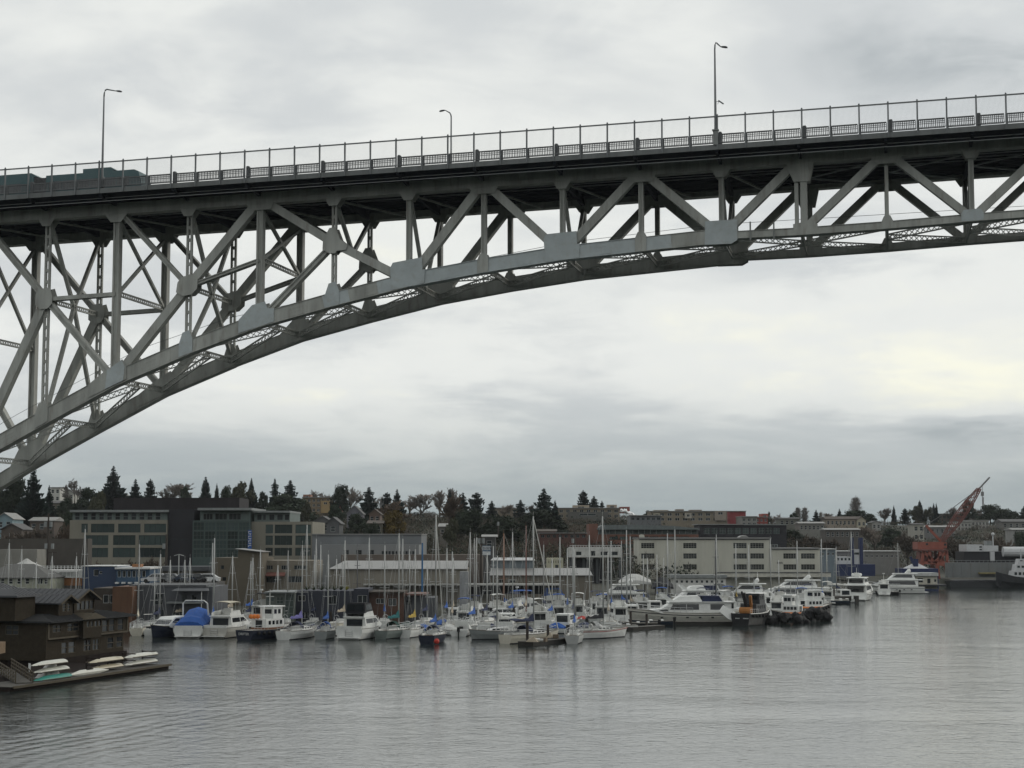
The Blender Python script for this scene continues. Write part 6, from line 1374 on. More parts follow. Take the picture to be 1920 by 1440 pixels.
        if bim:
            mb = MB(); rings = [[(xx,w1*.95*s_,zf+1.72-.14*s_*s_+dz) for s_ in (-1,-.5,0,.5,1)] for xx, dz in ((-L*.30,-.04),(-L*.12,.03),(L*.04,-.03))]
            mb.loft(rings, closed=False, caps=False); mb.loft([[(a,b_,c+.06) for a,b_,c in r] for r in rings], closed=False, caps=False); mb.build('bimini', bim, o); mb = MB()
            for xx in (-L*.28,-L*.12,L*.02):
                for sg in (-1,1): mb.tube([(xx,sg*w1*.93,zf+.3),(xx,sg*w1*.93,zf+1.62)], .022, 4)
            mb.build('bimini_frame', STEELR, o)
    if arch:
        zf = z1+.1 if not cover_all else fb+1.5; mb = MB()
        mb.tube([(-L*.10,-B*.42,zf),(-L*.14,-B*.40,zf+1.5),(-L*.16,-B*.30,zf+1.85),(-L*.16,B*.30,zf+1.85),(-L*.14,B*.40,zf+1.5),(-L*.10,B*.42,zf)], .10, 6); mb.build('radar_arch', bmat(HW), o)
    if radar and not cover_all and not enclosure:
        mb = MB(); zf = z1+.1; mb.tube([(-L*.2,0,zf),(-L*.2,0,zf+2.1)], .05, 5); mb.tube([(-L*.2,0,zf+2.1),(-L*.2,0,zf+2.3)], .26, 10); mb.build('radar', bmat(HW), o)
    rails(o, sh, L*.0, L*.47, .7, 6, 'bow_rail')
    return o, sh, fb
def skiff(label, u, v, head, L=5, B=1.9, col=HW, cover=None, Y=None, outboard=True, cuddy=False, group='small open boats in the marina', seats=True):
    o, p = boat('small_boat', label, 'boat', u, v, head, group, Y); fb = .55+.02*L; sh = hull(o, L, B, fb, .3, .9, col, None, 9)
    if cover:
        mb = MB(); rings = []
        for t in range(7):
            x = -L*.47+L*.86*t/6; hh = (.25,.55,.75,.8,.6,.4,.1)[t]; w = B*.48*(1 if t < 4 else 1-.22*(t-3)); rings.append([(x,-w,fb),(x,-w*.7,fb+hh*.6),(x,0,fb+hh),(x,w*.7,fb+hh*.6),(x,w,fb)])
        mb.loft(rings); mb.build('tarpaulin', cover, o)
    else:
        mb = MB(); mb.box(-L*.40,L*.22,-B*.36,B*.36,fb-.055,fb-.04); mb.build('well', mat('well_grey', (.16,.165,.165), .8), o)
        mb = MB()
        for k in range(2): mb.box(-L*.28+k*L*.26,-L*.20+k*L*.26,-B*.38,B*.38,fb-.05,fb+.18)
        mb.build('seats', bmat(HW), o)
        if cuddy:
            mb = MB(); taper(mb, [(-L*.02,fb-.05),(L*.34,fb+.0),(L*.24,fb+.45),(L*.06,fb+.62),(L*.0,fb+1.15),(-L*.06,fb+1.15)], B*.40, B*.32); mb.build('cuddy_cabin', bmat(HW), o); side_glass(o, [(L*.01,fb+.72),(L*.055,fb+.68),(L*.02,fb+1.05),(-L*.03,fb+1.05)], B*.40, B*.32, fb-.05, fb+1.15)
    if outboard:
        mb = MB(); x = -L/2-.25; mb.box(x-.2,x+.2,-.17,.17,fb-.05,fb+.5); mb.box(x-.08,x+.08,-.08,.08,-.3,fb-.05); mb.build('outboard_motor', RUB, o)
    return o
def tug(label, u, v, head, L, B, col, housec, Y=None, trim=ORG, two=False, group='work boats in the marina', fb=1.3, hz=None):
    o, p = boat('tugboat', label, 'tugboat', u, v, head, group, Y); sh = hull(o, L, B, fb, .5, .75, col, None, full=.7)
    mb = MB()
    for k in range(9):
        x = -L*.40+k*L*.1; w, z = sheer_at(sh, x)
        for sg in (-1,1): mb.ball((x, sg*(w+.1), z-.35), .24, 0, 6, 4)
    mb.build('tyre_fenders', RUB, o)
    z = fb; mb = MB(); taper(mb, [(-L*.18,z-.1),(L*.22,z+.1),(L*.22,z+1.3),(-L*.18,z+1.3)], B*.34, B*.32); mb.build('deckhouse', bmat(housec), o)
    mb = MB()
    for k in range(4):
        for sg in (-1,1): mb.box(-L*.13+k*L*.085, -L*.13+k*L*.085+.42, sg*B*.335-.02, sg*B*.335+.02, z+.62, z+1.08)
    mb.box(-L*.18-.02,-L*.18-.004,-.5,.5,z+.3,z+1.15); mb.build('deckhouse_windows', BGL, o)
    zz = z+1.3; mb = MB(); taper(mb, [(L*.0,zz),(L*.20,zz),(L*.21,zz+1.45),(L*.0,zz+1.45)], B*.28, B*.27); mb.build('wheelhouse', bmat(housec), o)
    mb = MB()
    for k in range(2):
        for sg in (-1,1): mb.box(L*.02+k*L*.09, L*.02+k*L*.09+.5, sg*B*.278-.02, sg*B*.278+.02, zz+.6, zz+1.15)
    mb.box(-.015,-.003,-B*.2,B*.2,zz+.6,zz+1.15); mb.box(L*.208,L*.212+.01,-B*.22,B*.22,zz+.6,zz+1.15); mb.build('wheelhouse_windows', BGL, o)
    mb = MB(); taper(mb, [(-L*.03,zz+1.45),(L*.25,zz+1.45),(L*.24,zz+1.56),(-L*.02,zz+1.56)], B*.33, B*.32); mb.build('wheelhouse_roof', bmat(HW), o)
    mb = MB(); mb.box(-L*.181,L*.221,-B*.345,B*.345,z+.02,z+.26); mb.build('house_trim', trim, o)
    mb = MB(); mb.tube([(-L*.10,0,zz),(-L*.10,0,zz+1.5)], .28, 10); mb.build('funnel', bmat(housec), o)
    mb = MB(); mb.tube([(L*.06,0,zz+1.5),(L*.06,0,zz+3.6)], .06, 5); mb.tube([(L*.06,-.6,zz+2.7),(L*.06,.6,zz+2.7)], .04, 4); mb.build('mast', ALU, o)
    rails(o, sh, -L*.46, -L*.2, .6, 4)
    return o
def lettering(o, text, x, y, z, size, m=WHITE, rz=-90):
    cu = bpy.data.curves.new('boat_name', 'FONT'); cu.body = text; cu.size = size; cu.align_x = 'CENTER'; cu.extrude = .004; cu.materials.append(m)
    tmp = bpy.data.objects.new('boat_name_text', cu); me = bpy.data.meshes.new_from_object(tmp); bpy.data.objects.remove(tmp); me.materials.clear(); me.materials.append(m)
    t = bpy.data.objects.new('boat_name', me); COL.objects.link(t); t.parent = o; t.location = (x, y, z); t.rotation_euler = (R(90), 0, R(rz)); return t
def yacht(label, u, v, head, L=16, B=4.8, col=HW, Y=None, style='classic', group='motor yachts in the marina', bluetop=False):
    o, p = boat('motor_yacht', label, 'yacht', u, v, head, group, Y); fb = 1.5; sh = hull(o, L, B, fb, .45, .92, col, None, 13, full=.6)
    mb = MB(); 
    for sg in (-1,1): mb.tube([(x, sg*(w+.01), z-.32) for x, w, z in sh], .05, 4)
    mb.build('sheer_stripe', BOOT, o)
    z0, z1 = fb-.1, fb+1.55; w0, w1 = B*.41, B*.37
    if style == 'classic': prof = [(-L*.47,z0),(L*.20,z0+.1),(L*.30,z0+.55),(L*.19,z0+.75),(L*.10,z1),(-L*.47,z1)]
    else: prof = [(-L*.40,z0),(L*.20,z0+.1),(L*.36,z0+.55),(L*.16,z1-.05),(L*.10,z1),(-L*.40,z1)]
    mb = MB(); taper(mb, prof, w0, w1); mb.build('deckhouse', bmat(HW), o)
    if style == 'classic':
        for a, b_ in ((-L*.44,-L*.27),(-L*.16,-L*.045),(-L*.04,L*.03),(.035*L,.085*L)):
            side_glass(o, [(a,z0+.62),(b_+(.03*L if b_ > 0 else 0),z0+.62),(b_,z1-.22),(a+(.04*L if a < -.4*L else .0),z1-.22)], w0, w1, z0, z1)
        side_glass(o, [(L*.13,z0+.38),(L*.22,z0+.42),(L*.20,z0+.62),(L*.14,z0+.66)], w0, w1, z0, z1, 'cabin_windows')
    else:
        side_glass(o, [(-L*.36,z0+.6),(L*.16,z0+.75),(L*.11,z1-.2),(-L*.34,z1-.15)], w0, w1, z0, z1)
        mb = MB(); mb.add([(L*.345,-B*.22,z0+.64),(L*.345,B*.22,z0+.64),(L*.19,B*.28,z1-.14),(L*.19,-B*.28,z1-.14)], [(0,1,2,3)]); mb.build('windscreen', BGL, o)
    mb = MB(); mb.box(-L*.41 if style != 'classic' else -L*.472, (-L*.40 if style != 'classic' else -L*.47)-.002, -B*.3, B*.3, z0+.35, z1-.2); mb.build('saloon_door', BGL, o)
    mb = MB(); taper(mb, [(-L*.49,z1),(L*.13,z1),(L*.11,z1+.14),(-L*.49,z1+.14)], w1*1.12, w1*1.12); mb.build('boat_deck', bmat(HW), o)
    zf = z1+.14
    if style == 'classic':
        mb = MB(); taper(mb, [(-L*.20,zf),(L*.10,zf),(L*.02,zf+.75),(-L*.16,zf+.82)], w1*.92, w1*.78); mb.build('flybridge', bmat(HW), o)
        mb = MB(); taper(mb, [(-L*.40,zf),(-L*.19,zf),(-L*.20,zf+.70),(-L*.36,zf+.70)], w1*.95, w1*.88); mb.build('aft_enclosure', NAVC, o)
        for sg in (-1,1):
            mb = MB(); mb.prism([(L*.06,zf),(L*.12,zf+.0),(L*.20,zf+.95),(L*.16,zf+1.0)], sg*w1*.85-.05, sg*w1*.85+.05); mb.build('wing_strut', bmat(HW), o)
            mb = MB(); mb.beam((-L*.46,sg*w1,fb+.2),(-L*.36,sg*w1,zf+.9),.22,.1); mb.build('wing_strut', bmat(HW), o)
        mb = MB(); mb.box(-L*.36,-L*.17,-w1*.9,w1*.9,zf+.72,zf+.80); mb.build('bimini', NAVC, o)
    else:
        mb = MB(); taper(mb, [(-L*.36,zf),(L*.08,zf),(-L*.02,zf+1.25),(-L*.06,zf+1.35),(-L*.33,zf+1.35)], w1*.9, w1*.78); mb.build('upper_deckhouse', bmat(HW), o)
        side_glass(o, [(-L*.31,zf+.45),(L*.02,zf+.5),(-L*.05,zf+1.12),(-L*.30,zf+1.12)], w1*.9, w1*.78, zf, zf+1.35, 'upper_windows')
        mb = MB(); mb.box(-L*.362-.01,-L*.361,-w1*.7,w1*.7,zf+.35,zf+1.1); mb.build('upper_door', BGL, o)
        mb = MB(); taper(mb, [(-L*.40,zf+1.35),(L*.0,zf+1.35),(-L*.02,zf+1.46),(-L*.40,zf+1.46)], w1*.95, w1*.92); mb.build('hardtop', bmat(HW), o)
        mb = MB(); mb.prism([(-L*.26,zf+1.46),(-L*.20,zf+1.46),(-L*.26,zf+2.4),(-L*.29,zf+2.4)], -.5, .5); mb.tube([(-L*.275,0,zf+2.4),(-L*.275,0,zf+3.4)], .04, 4); mb.build('radar_mast', bmat(HW), o)
        mb = MB()
        for sg in (-1,1): mb.ball((-L*.27, sg*.75, zf+2.0), .33, 0, 10, 7); mb.tube([(-L*.27,sg*.75,zf+1.46),(-L*.27,sg*.75,zf+1.8)], .08, 5)
        mb.build('satellite_domes', bmat(HW), o)
    mb = MB()
    for k in range(5):
        x = -L*.30+k*L*.12; w = sheer_at(sh, x)[0]
        for sg in (-1,1): mb.box(x, x+.4, sg*w*.985-.03, sg*w*.985+.03, fb*.55, fb*.66)
    mb.build('portholes', BGL, o)
    rails(o, sh, -L*.1, L*.48, .75, 10, 'bow_rail'); mb = MB(); mb.box(-L*.5-.9,-L*.5-.02,-B*.42,B*.42,.25,.36); mb.build('swim_platform', bmat(HW), o)
    return o, sh
def dock(label, u0, v0, u1, v1, w=2.2, z=.45, piles=3, name='floating_dock', Y0=None, Y1=None):
    a = gnd(u0, v0) if Y0 is None else Vector((xat(u0, Y0), Y0, 0)); b_ = gnd(u1, v1) if Y1 is None else Vector((xat(u1, Y1), Y1, 0)); d = b_-a; L = d.length
    o = thing(name, label, 'dock', a, math.atan2(d.y, d.x), 'floating docks of the marina'); mb = MB(); mb.box(0, L, -w/2, w/2, -.2, z-.06); mb.build('float', mat('dock_float', (.035,.033,.03), .9), o)
    pk = MB(); pk.box(-.3, .3, -w/2-.04, w/2+.04, -.055, 0); me = pk.mesh('plank', mat('dock_plank', (.10,.095,.085)))
    for k in range(min(60, int(L/.64))): obj('plank', me, o, (.32+k*L/max(1, min(60, int(L/.64))), 0, z+rnd.uniform(-.01,.01)), None, (L/max(1, min(60, int(L/.64)))/.64, 1, 1))
    for k in range(piles):
        x = L*(k+.5)/piles; mb = MB(); mb.tube([(x, w/2+.16, -1), (x, w/2+.16, 1.9+rnd.random()*.8)], .17, 8); mb.build('pile', WOOD, o)
    return o
# ------------------------------------------------------------------ the front row, left to right
sailboat('small cream sailboat with a baggy cream sail cover next to the dark boathouse', 258, 1190, 100, 6.8, CREAMC, 1020, None, CREAMCV)
sailboat('small dark-hulled sailboat half hidden behind the navy cruiser', 283, 1187, 70, 7, BLKC, 1068, None, None, B=2.2, xm=.1)
cruiser('navy-hulled cruiser with a tan top left of the blue-covered boat', 322, 1194, -112, 8.5, 3.0, NAVYC, 1.2, fly=False, radar=False, bim=None)
o, sh, fb = cruiser('white cruiser wrapped in a bright blue canvas cover with a white arch', 370, 1193, 86, 9.6, 3.9, HW, 1.2, cover_all=BLUEC, arch=True)
cruiser('white trawler yacht with a beige bimini over its flybridge', 431, 1193, 76, 9.8, 3.7, (.50,.49,.45), 1.25, bim=CREAMCV, radar=False)
t = tug('small navy tug with a white wheelhouse and orange floats', 500, 1197, 62, 9.2, 3.5, NAVYC, HW, trim=WOODM, fb=1.15)
lettering(t, 'DRIFTER', -4.72, 0, .62, .42)
mb = MB()
for k in range(3): mb.ball((-2.2+k*.35, .8-.25*k, 2.75), .3, 0, 8, 6)
mb.build('orange_floats', ORG, t)
sailboat('white sailboat with rounded scoop stern and lilac sail cover', 562, 1196, 72, 9.5, HW, 1022, None, mat('lilac_canvas', (.14,.13,.34), .8), NAVC, stripe=None)
sailboat('grey sloop with a bright blue tarp thrown over its boom', 613, 1196, 84, 7.5, GREYC, 1040, None, BLUEC, BLUEC)
cruiser('white sportfisher with a black enclosed flybridge', 680, 1196, 74, 9.4, 3.7, HW, 1.3, enclosure=BLKCV)
sailboat('grey-green sloop with a teal sail cover', 744, 1195, 66, 8.5, (.17,.20,.19), 1000, None, TEALCV, GREENC)
sailboat('white sloop with a yellow sail cover beside the teal-covered one', 776, 1193, 76, 8, HW, 1030, None, YELC)
o, sh, fb, B_ = sailboat('navy blue sailboat with a red ball fender at its stern', 815, 1204, 80, 8.8, NAVYC, 966, None, BLUEC, NAVC, furl=WHC)
mb = MB(); mb.ball((-4.3, -1.2, .35), .33, 0, 10, 7); mb.build('ball_fender', REDM, o)
skiff('white open boat moored right of the navy sailboat', 866, 1191, 84, 6, 2.6, HW, None, cuddy=True)
sailboat('white sloop without sail cover behind the open white boat', 880, 1183, 80, 8.5, HW, 998, None, None, None)
skiff('small white boat with a black outboard, left of the grey sloop', 908, 1194, 100, 5.2, 2.2, HW, None, cuddy=True)
sailboat('grey sloop with a white tarpaulin over its boom', 938, 1198, 205, 7.6, GREYC, 1042, None, WHC)
o, sh, fb, B_ = sailboat('cream cutter with a navy bimini and dark name on its stern', 995, 1204, 48, 9.2, CREAMC, 968, None, NAVC, NAVC, NAVC, furl=WHC)
dock('short float cluttered with gear in front of the cream cutter', 985, 1211, 1062, 1203, 2.0, .5, 2)
def clutter(label, u, v, seed, name='dock_gear'):
    r = random.Random(seed); p = gnd(u, v, .55); o = thing(name, label, 'gear', p, r.random()*6)
    mb = MB(); mb.tube([(-.6,0,.2),(.7,.1,.2)], .2, 8); mb.build('white_fender', WHC, o)
    mb = MB(); mb.box(-.9,-.2,-.5,.1,0,.45); mb.build('crate', TEAK, o)
    mb = MB(); mb.add([(-.2,.2,0),(1.2,.2,0),(1.2,1.0,0),(-.2,1.0,0),(.4,.6,.6),(.9,.5,.45)], [(0,1,5,4),(1,2,5),(2,3,4,5),(3,0,4)]); mb.build('tarp_heap', TANC, o)
clutter('heap of tarps and fenders on the cluttered float', 1040, 1196, 4); clutter('crate and fender near the end of the cluttered float', 1010, 1203, 9)
sailboat('small white sloop with a bright blue sail cover right of the cluttered float', 1077, 1204, 84, 7.4, (.45,.46,.45), 1030, None, BLUEC, None)
o, sh, fb, B_ = sailboat('white sailboat with red gunwale line and clear cockpit tent', 1126, 1196, 38, 8.0, HW, 968, None, BLKCV, mat('clear_vinyl', (.30,.31,.31), .2), None, stripe=None)
mb = MB()
for sg in (-1,1): mb.tube([(x, sg*(w+.015), z-.14) for x, w, z in sh], .045, 4)
mb.build('red_line', mat('red_line', (.30,.05,.04), .5), o)
mb = MB(); rr = [(-2.6+.0, -1.2+.33*math.cos(a), fb+.5+.33*math.sin(a)) for a in [2*math.pi*k/12 for k in range(13)]]; mb.tube(rr, .09, 6); mb.build('life_ring', WHC, o)
skiff('low white work float with square sides right of the red-lined sailboat', 1163, 1181, 185, 4.6, 2.2, HW, None, outboard=False)
skiff('black dinghy with orange bumper on the finger float', 1198, 1177, 175, 5.2, 2.0, BLKC, None); skiff('dark launch tied behind the two piles', 1222, 1173, 178, 6.0, 2.2, DKB, None)
dock('finger float ending in two dark piles', 1178, 1182, 1238, 1178, 1.6, .45, 2)
o, sh = yacht('big classic white motor yacht lying broadside with its bow to the left', 1277, 1168, 180, 15.4, 4.6, (.58,.57,.52))
dock('long dark float beside the classic motor yacht', 1262, 1171.5, 1400, 1171.5, 1.8, .5, 0)
o = thing('beached_dinghy', 'white dinghy propped on edge at the stern of the big yacht', 'dinghy', gnd(1368, 1166, .5), R(0)); mb = MB()
ship_hull(mb, [(-1.6,.6,0,.5),(0,.75,-.05,.5),(1.2,.5,0,.55),(1.8,.05,.2,.62)]); q = mb.build('hull', bmat(HW), o); q.rotation_euler = (R(70), R(35), 0); q.location.z = .9
t = tug('black workboat with deck winch and orange derrick', 1412, 1171, 60, 9.5, 3.8, BLKC, (.04,.045,.05), trim=BOOT, fb=1.7)
mb = MB(); mb.beam((-2,0,1.8),(-3.2,0,4.6),.3,.3); mb.beam((-1.2,.4,1.8),(-3.4,.3,4.8),.22,.22); mb.build('derrick', RUB, t); mb = MB(); mb.beam((-1.6,-.5,1.8),(-2.2,-.5,4.2),.35,.35); mb.tube([(-2.6,-.9,2.1),(-2.6,.9,2.1)], .5, 10); mb.build('winch', mat('rusty_orange', (.30,.13,.035), .8), t)
mb = MB(); mb.tube([(x, -(w+.03), z-.02) for x, w, z in sheer_at and [(-4.5,1.5,1.75),(-2,1.85,1.72),(1,1.85,1.8),(3,1.3,2.1)]], .07, 5); mb.build('white_gunwale', WHC, t)
mb = MB()
for k in range(9): mb.box(-4.86, -4.84, -1.25+k*.17+(.5 if k > 4 else 0), -1.15+k*.17+(.5 if k > 4 else 0), 1.0, 1.14)
mb.build('stern_lettering', WHITE, t)
tug('little white tug with an orange house band behind the low black fenders', 1488, 1163, 150, 6.5, 2.8, BLKC, HW, fb=1.0)
tug('two-decked white tug with round ports next to the high black fenders', 1519, 1158, 30, 8.0, 3.4, BLKC, HW, fb=1.5)
def logs(label, u0, u1, v, h, seed):
    r = random.Random(seed); p = gnd((u0+u1)/2, v); w = (u1-u0)/3200*p.y; o = thing('tyre_bundle', label, 'fender bundle', p, 0, 'black fender bundles round the tugs'); bm = bmesh.new()
    for k in range(26):
        t = r.random(); c = Vector(((t-.5)*w, r.uniform(-.7,.7), h*(.1+.75*math.sin(math.pi*min(1,max(0,t*.9+.05)))*r.random()**.6)))
        bmesh.ops.create_icosphere(bm, subdivisions=2, radius=r.uniform(.45,.8), matrix=Matrix.Translation(c))
    for q in bm.verts: q.co += q.normal*noise.noise(q.co*1.7)*.32
    me = bpy.data.meshes.new('tyre_bundle'); bm.to_mesh(me); bm.free(); me.materials.append(RUB); obj('tyres', me, o)
logs('long low bundle of black fenders left of the last tug', 1440, 1512, 1169, 1.3, 1); logs('high bundle of black fenders at the end of the tug row', 1500, 1553, 1164, 2.0, 2)
yacht('tall white motor yacht seen from its square stern, farthest out in open water', 1612, 1124, 72, 17, 5.4, HW, style='modern')
# ------------------------------------------------------------------ rows behind
cruiser('white flybridge cruiser with a bright blue canopy at the middle of the marina', 1052, 1151, 4, 10.5, 3.6, HW, 1.4, enclosure=BLUEC, Y=277)
yacht('white sport yacht with dark wrap windows left of the shrink-wrapped boat', 1148, 1140, 184, 11.5, 3.8, HW, Y=296, style='modern')
yacht('white express yacht with oval side windows behind the big classic yacht', 1384, 1140, 172, 12, 4.0, HW, Y=302, style='modern')
yacht('long white superyacht with a swept roof in front of the beige building', 1470, 1125, 176, 17, 4.8, HW, Y=330, style='modern')
yacht('white yacht with raked arch beyond the stern-on motor yacht', 1672, 1104, 176, 14, 4.2, HW, Y=398, style='modern')
yacht('white cabin yacht behind the classic yacht, left of the dark tarped boat', 1296, 1140, 186, 12, 3.9, CREAMC, Y=312, style='classic')
cruiser('small white cruiser in the shadow of the stern-on yacht', 1655, 1112, 80, 8, 3.0, HW, 1.2, Y=385)
cruiser('white cruiser with a blue bimini among the masts left of the blue canopy', 990, 1150, 20, 9, 3.2, HW, 1.25, bim=BLUEC, Y=268)
cruiser('white cruiser right of the slate floating house with a small wheelhouse', 408, 1150, 70, 8, 3.0, HW, 1.3, Y=256)
cruiser('white flybridge boat behind the navy tug', 498, 1150, 80, 8, 3.0, HW, 1.5, bim=BLKCV, Y=246)
sailboat('white sailing yacht broadside near the last white yacht', 1556, 1112, 184, 13, HW, 1028, None, WHC, Y=372)
sailboat('white sloop with a tall mast beside the stern-on yacht', 1598, 1115, 100, 11, HW, 997, None, NAVC, Y=366)
sailboat('small white sloop with a plain mast left of the floating office', 1686, 1100, 176, 7, HW, 1018, None, None, Y=420)
sailboat('teal-hulled sloop with no cover in the middle rows', 900, 1165, 178, 9.5, TEALC, 1008, None, None, Y=262)
sailboat('second teal-hulled boat lying ahead of the first one', 950, 1163, 176, 8.5, TEALC, 1000, None, BLUEC, Y=263, mm=WOODM)
cruiser('low white cabin cruiser right of the teal hulls', 940, 1160, 186, 7.5, 2.8, HW, 1.0, fly=False, radar=False, Y=250)
skiff('white boat under a cream tarpaulin between the sloops', 978, 1172, 182, 6.4, 2.4, HW, CREAMCV, Y=240); skiff('white boat under a bright blue tarpaulin near the navy sailboat', 832, 1172, 92, 5.5, 2.4, HW, BLUEC, Y=236)
skiff('open grey skiff behind the white open boat', 856, 1170, 170, 5.5, 2.1, GREYC, None, Y=244); skiff('white skiff tied at the end of the middle float', 1062, 1172, 178, 5.2, 2.0, HW, None, Y=244); skiff('navy-tarped runabout in the middle rows', 925, 1170, 178, 5.8, 2.2, HW, NAVC, Y=246)
skiff('overturned red kayak-like tender on the float', 1088, 1162, 178, 2.8, .9, (.42,.06,.045), REDM, Y=246, outboard=False)
skiff('white runabout between the red-lined sailboat and the sport yacht', 1105, 1158, 175, 6, 2.3, HW, None, cuddy=True, Y=262); skiff('white runabout with navy cover beneath the sport yacht', 1150, 1160, 178, 6, 2.3, HW, NAVC, Y=268)
skiff('small black tender behind the stern of the sport yacht', 1210, 1155, 180, 5, 2, BLKC, None, Y=276); skiff('white tender in front of the express yacht', 1395, 1150, 178, 5.5, 2.2, HW, None, cuddy=True, Y=282); skiff('grey tender beside the little orange-banded tug', 1446, 1150, 178, 6, 2.3, GREYC, None, cuddy=True, Y=286)
skiff('white launch alongside the two-decked tug', 1478, 1140, 175, 7, 2.5, HW, WHC, Y=300); skiff('dark launch on the pier right of the tugs', 1560, 1130, 178, 6, 2.3, DKB, None, Y=330); skiff('white pontoon boat at the pier right of the tugs', 1575, 1125, 178, 5, 2.3, HW, None, Y=338)
skiff('white launch left of the floating office', 1640, 1106, 178, 6, 2.3, HW, None, cuddy=True, Y=402); skiff('dark tender under the last white yacht', 1662, 1108, 170, 5, 2, BLKC, None, Y=388)
BR_ = 'sailing boats in the marina'
MASTS = [  # mast column, mast top row, depth, heading, hull, cover, label
 (319,1050,250,90,HW,NAVC,'white sloop whose mast rises before the slate floating house, left one'), (356,1046,250,85,HW,NAVC,'white sloop whose mast rises before the slate floating house, right one'),
 (398,1018,262,95,HW,WHC,'sloop with a tall white mast at the right end of the slate floating house'), (436,1042,252,80,CREAMC,TANC,'cream sloop behind the trawler yacht'), (474,1046,258,80,HW,BLUEC,'white sloop in front of the blank brown block'), (488,1030,262,95,GREYC,NAVC,'grey sloop right of the blank brown block'),
 (521,1060,254,84,HW,BLUEC,'white sloop with a short mast before the sage floating house'), (575,984,258,80,HW,NAVC,'tall-masted white sloop left of the midnight floating house'), (590,1040,262,86,HW,BLUEC,'sloop second from the tall mast by the midnight house'), (601,1022,264,92,GREYC,TANC,'grey sloop third from the tall mast by the midnight house'),
 (631,1048,256,80,HW,NAVC,'sloop whose mast crosses the white square window'), (643,1052,258,82,HW,BLUEC,'sloop right of the white square window'), (670,1024,264,95,BLKC,BLKCV,'black sloop with a dark mast before the tan shed'), (692,1008,268,84,HW,NAVC,'slender sloop at the middle of the tan shed wall'), (755,1010,262,88,HW,BLUEC,'sloop behind the brown floating house'), (768,1030,266,80,GREYC,NAVC,'grey sloop behind the charcoal floating house'),
 (838,1028,250,85,HW,BLUEC,'sloop in the second row right of the tall navy one'), (850,1046,256,90,HW,TANC,'sloop with a tan cover in the second row'), (925,1024,268,90,HW,NAVC,'sloop before the blue and white sign'), (945,1006,270,88,CREAMC,None,'cream sloop with a wooden mast before the second shed'), (1050,1007,258,92,HW,NAVC,'tall sloop between the cream cutter and the red-lined boat'), (1064,1028,262,86,GREYC,BLUEC,'grey sloop just right of the tall sloop in mid marina'),
 (1146,1014,268,90,HW,BLUEC,'sloop in front of the gantry building'), (1175,994,272,88,HW,NAVC,'tall sloop at the left end of the beige building'), (1182,1006,276,94,HW,TANC,'sloop close beside the tall one at the beige building'), (1214,1046,296,90,GREYC,NAVC,'grey sloop under the first windows of the beige building'), (1232,1040,300,85,HW,BLUEC,'white sloop under the second bay of the beige building'), (1252,1000,290,92,HW,NAVC,'sloop with a thin mast across the beige wall'), (1266,993,284,88,HW,WHC,'sloop with the thickest mast across the beige wall'),
 (1342,1008,296,90,GREYC,BLKCV,'grey sloop with a dark mast right of the wall centre'), (1380,1020,300,86,HW,YELC,'sloop with a yellow-topped mast before the beige building'), (1404,1022,304,90,HW,NAVC,'white-masted sloop at the right part of the beige building'), (1445,1010,310,92,GREYC,NAVC,'grey sloop where the beige building steps down'), (1495,1014,306,88,HW,WHC,'bright-masted sloop before the lower wing'), (1460,1050,312,85,HW,BLUEC,'short-masted sloop before the lower wing'),
 (1568,1025,380,90,HW,NAVC,'sloop before the shipyard office'),
 (16,1018,246,80,HW,BLUEC,'sloop behind the boathouse, first from the picture edge'), (40,1030,248,85,HW,NAVC,'sloop behind the boathouse, second from the picture edge'), (68,1054,250,90,HW,BLUEC,'sloop behind the boathouse, third from the picture edge'), (97,1043,250,86,HW,TANC,'sloop behind the boathouse, fourth from the picture edge'), (143,1043,252,84,HW,NAVC,'sloop behind the boathouse left of the navy restaurant'), (158,992,254,88,HW,NAVC,'tall-masted sloop rising past the navy restaurant')]
for u, vt, Y, hd, c, cv, lb in MASTS:
    L = 7.5 + (u*7 % 5)*.45; d = Vector((math.cos(R(hd)), math.sin(R(hd)), 0))*L*.06; uu = 960 + (xat(u, Y)-d.x)/(xat(961, Y)-xat(960, Y))
    mm = WOODM if 'wooden' in lb else (mat('dark_mast', (.05,.05,.055), .5) if 'dark mast' in lb else ALU)
    sailboat(lb, uu, 1100, hd, L, c, vt, None, cv, [None, NAVC, None, BLUEC][u % 4], None, Y=Y, mm=mm, detail=False, group=BR_)
# blue mast pole and red mast stand alone among the boats
o = thing('blue_pole', 'tall bright blue steel pole beside the charcoal floating house', 'pole', (xat(792, 262), 262, .3)); mb = MB(); mb.tube([(0,0,0),(0,0,zat(1018,262)-.3)], [.17,.12], 8); mb.build('pole', mat('pole_blue', (.03,.12,.26), .5), o); mb = MB(); mb.tube([(-.4,0,5),(.4,0,5)], .06, 5); mb.build('bracket', ALU, o)
sailboat('ketch with a rust-red mast in the middle of the marina', 986, 1160, 86, 9, CREAMC, 985, None, TANC, Y=258, mm=mat('red_mast', (.16,.06,.045), .6))
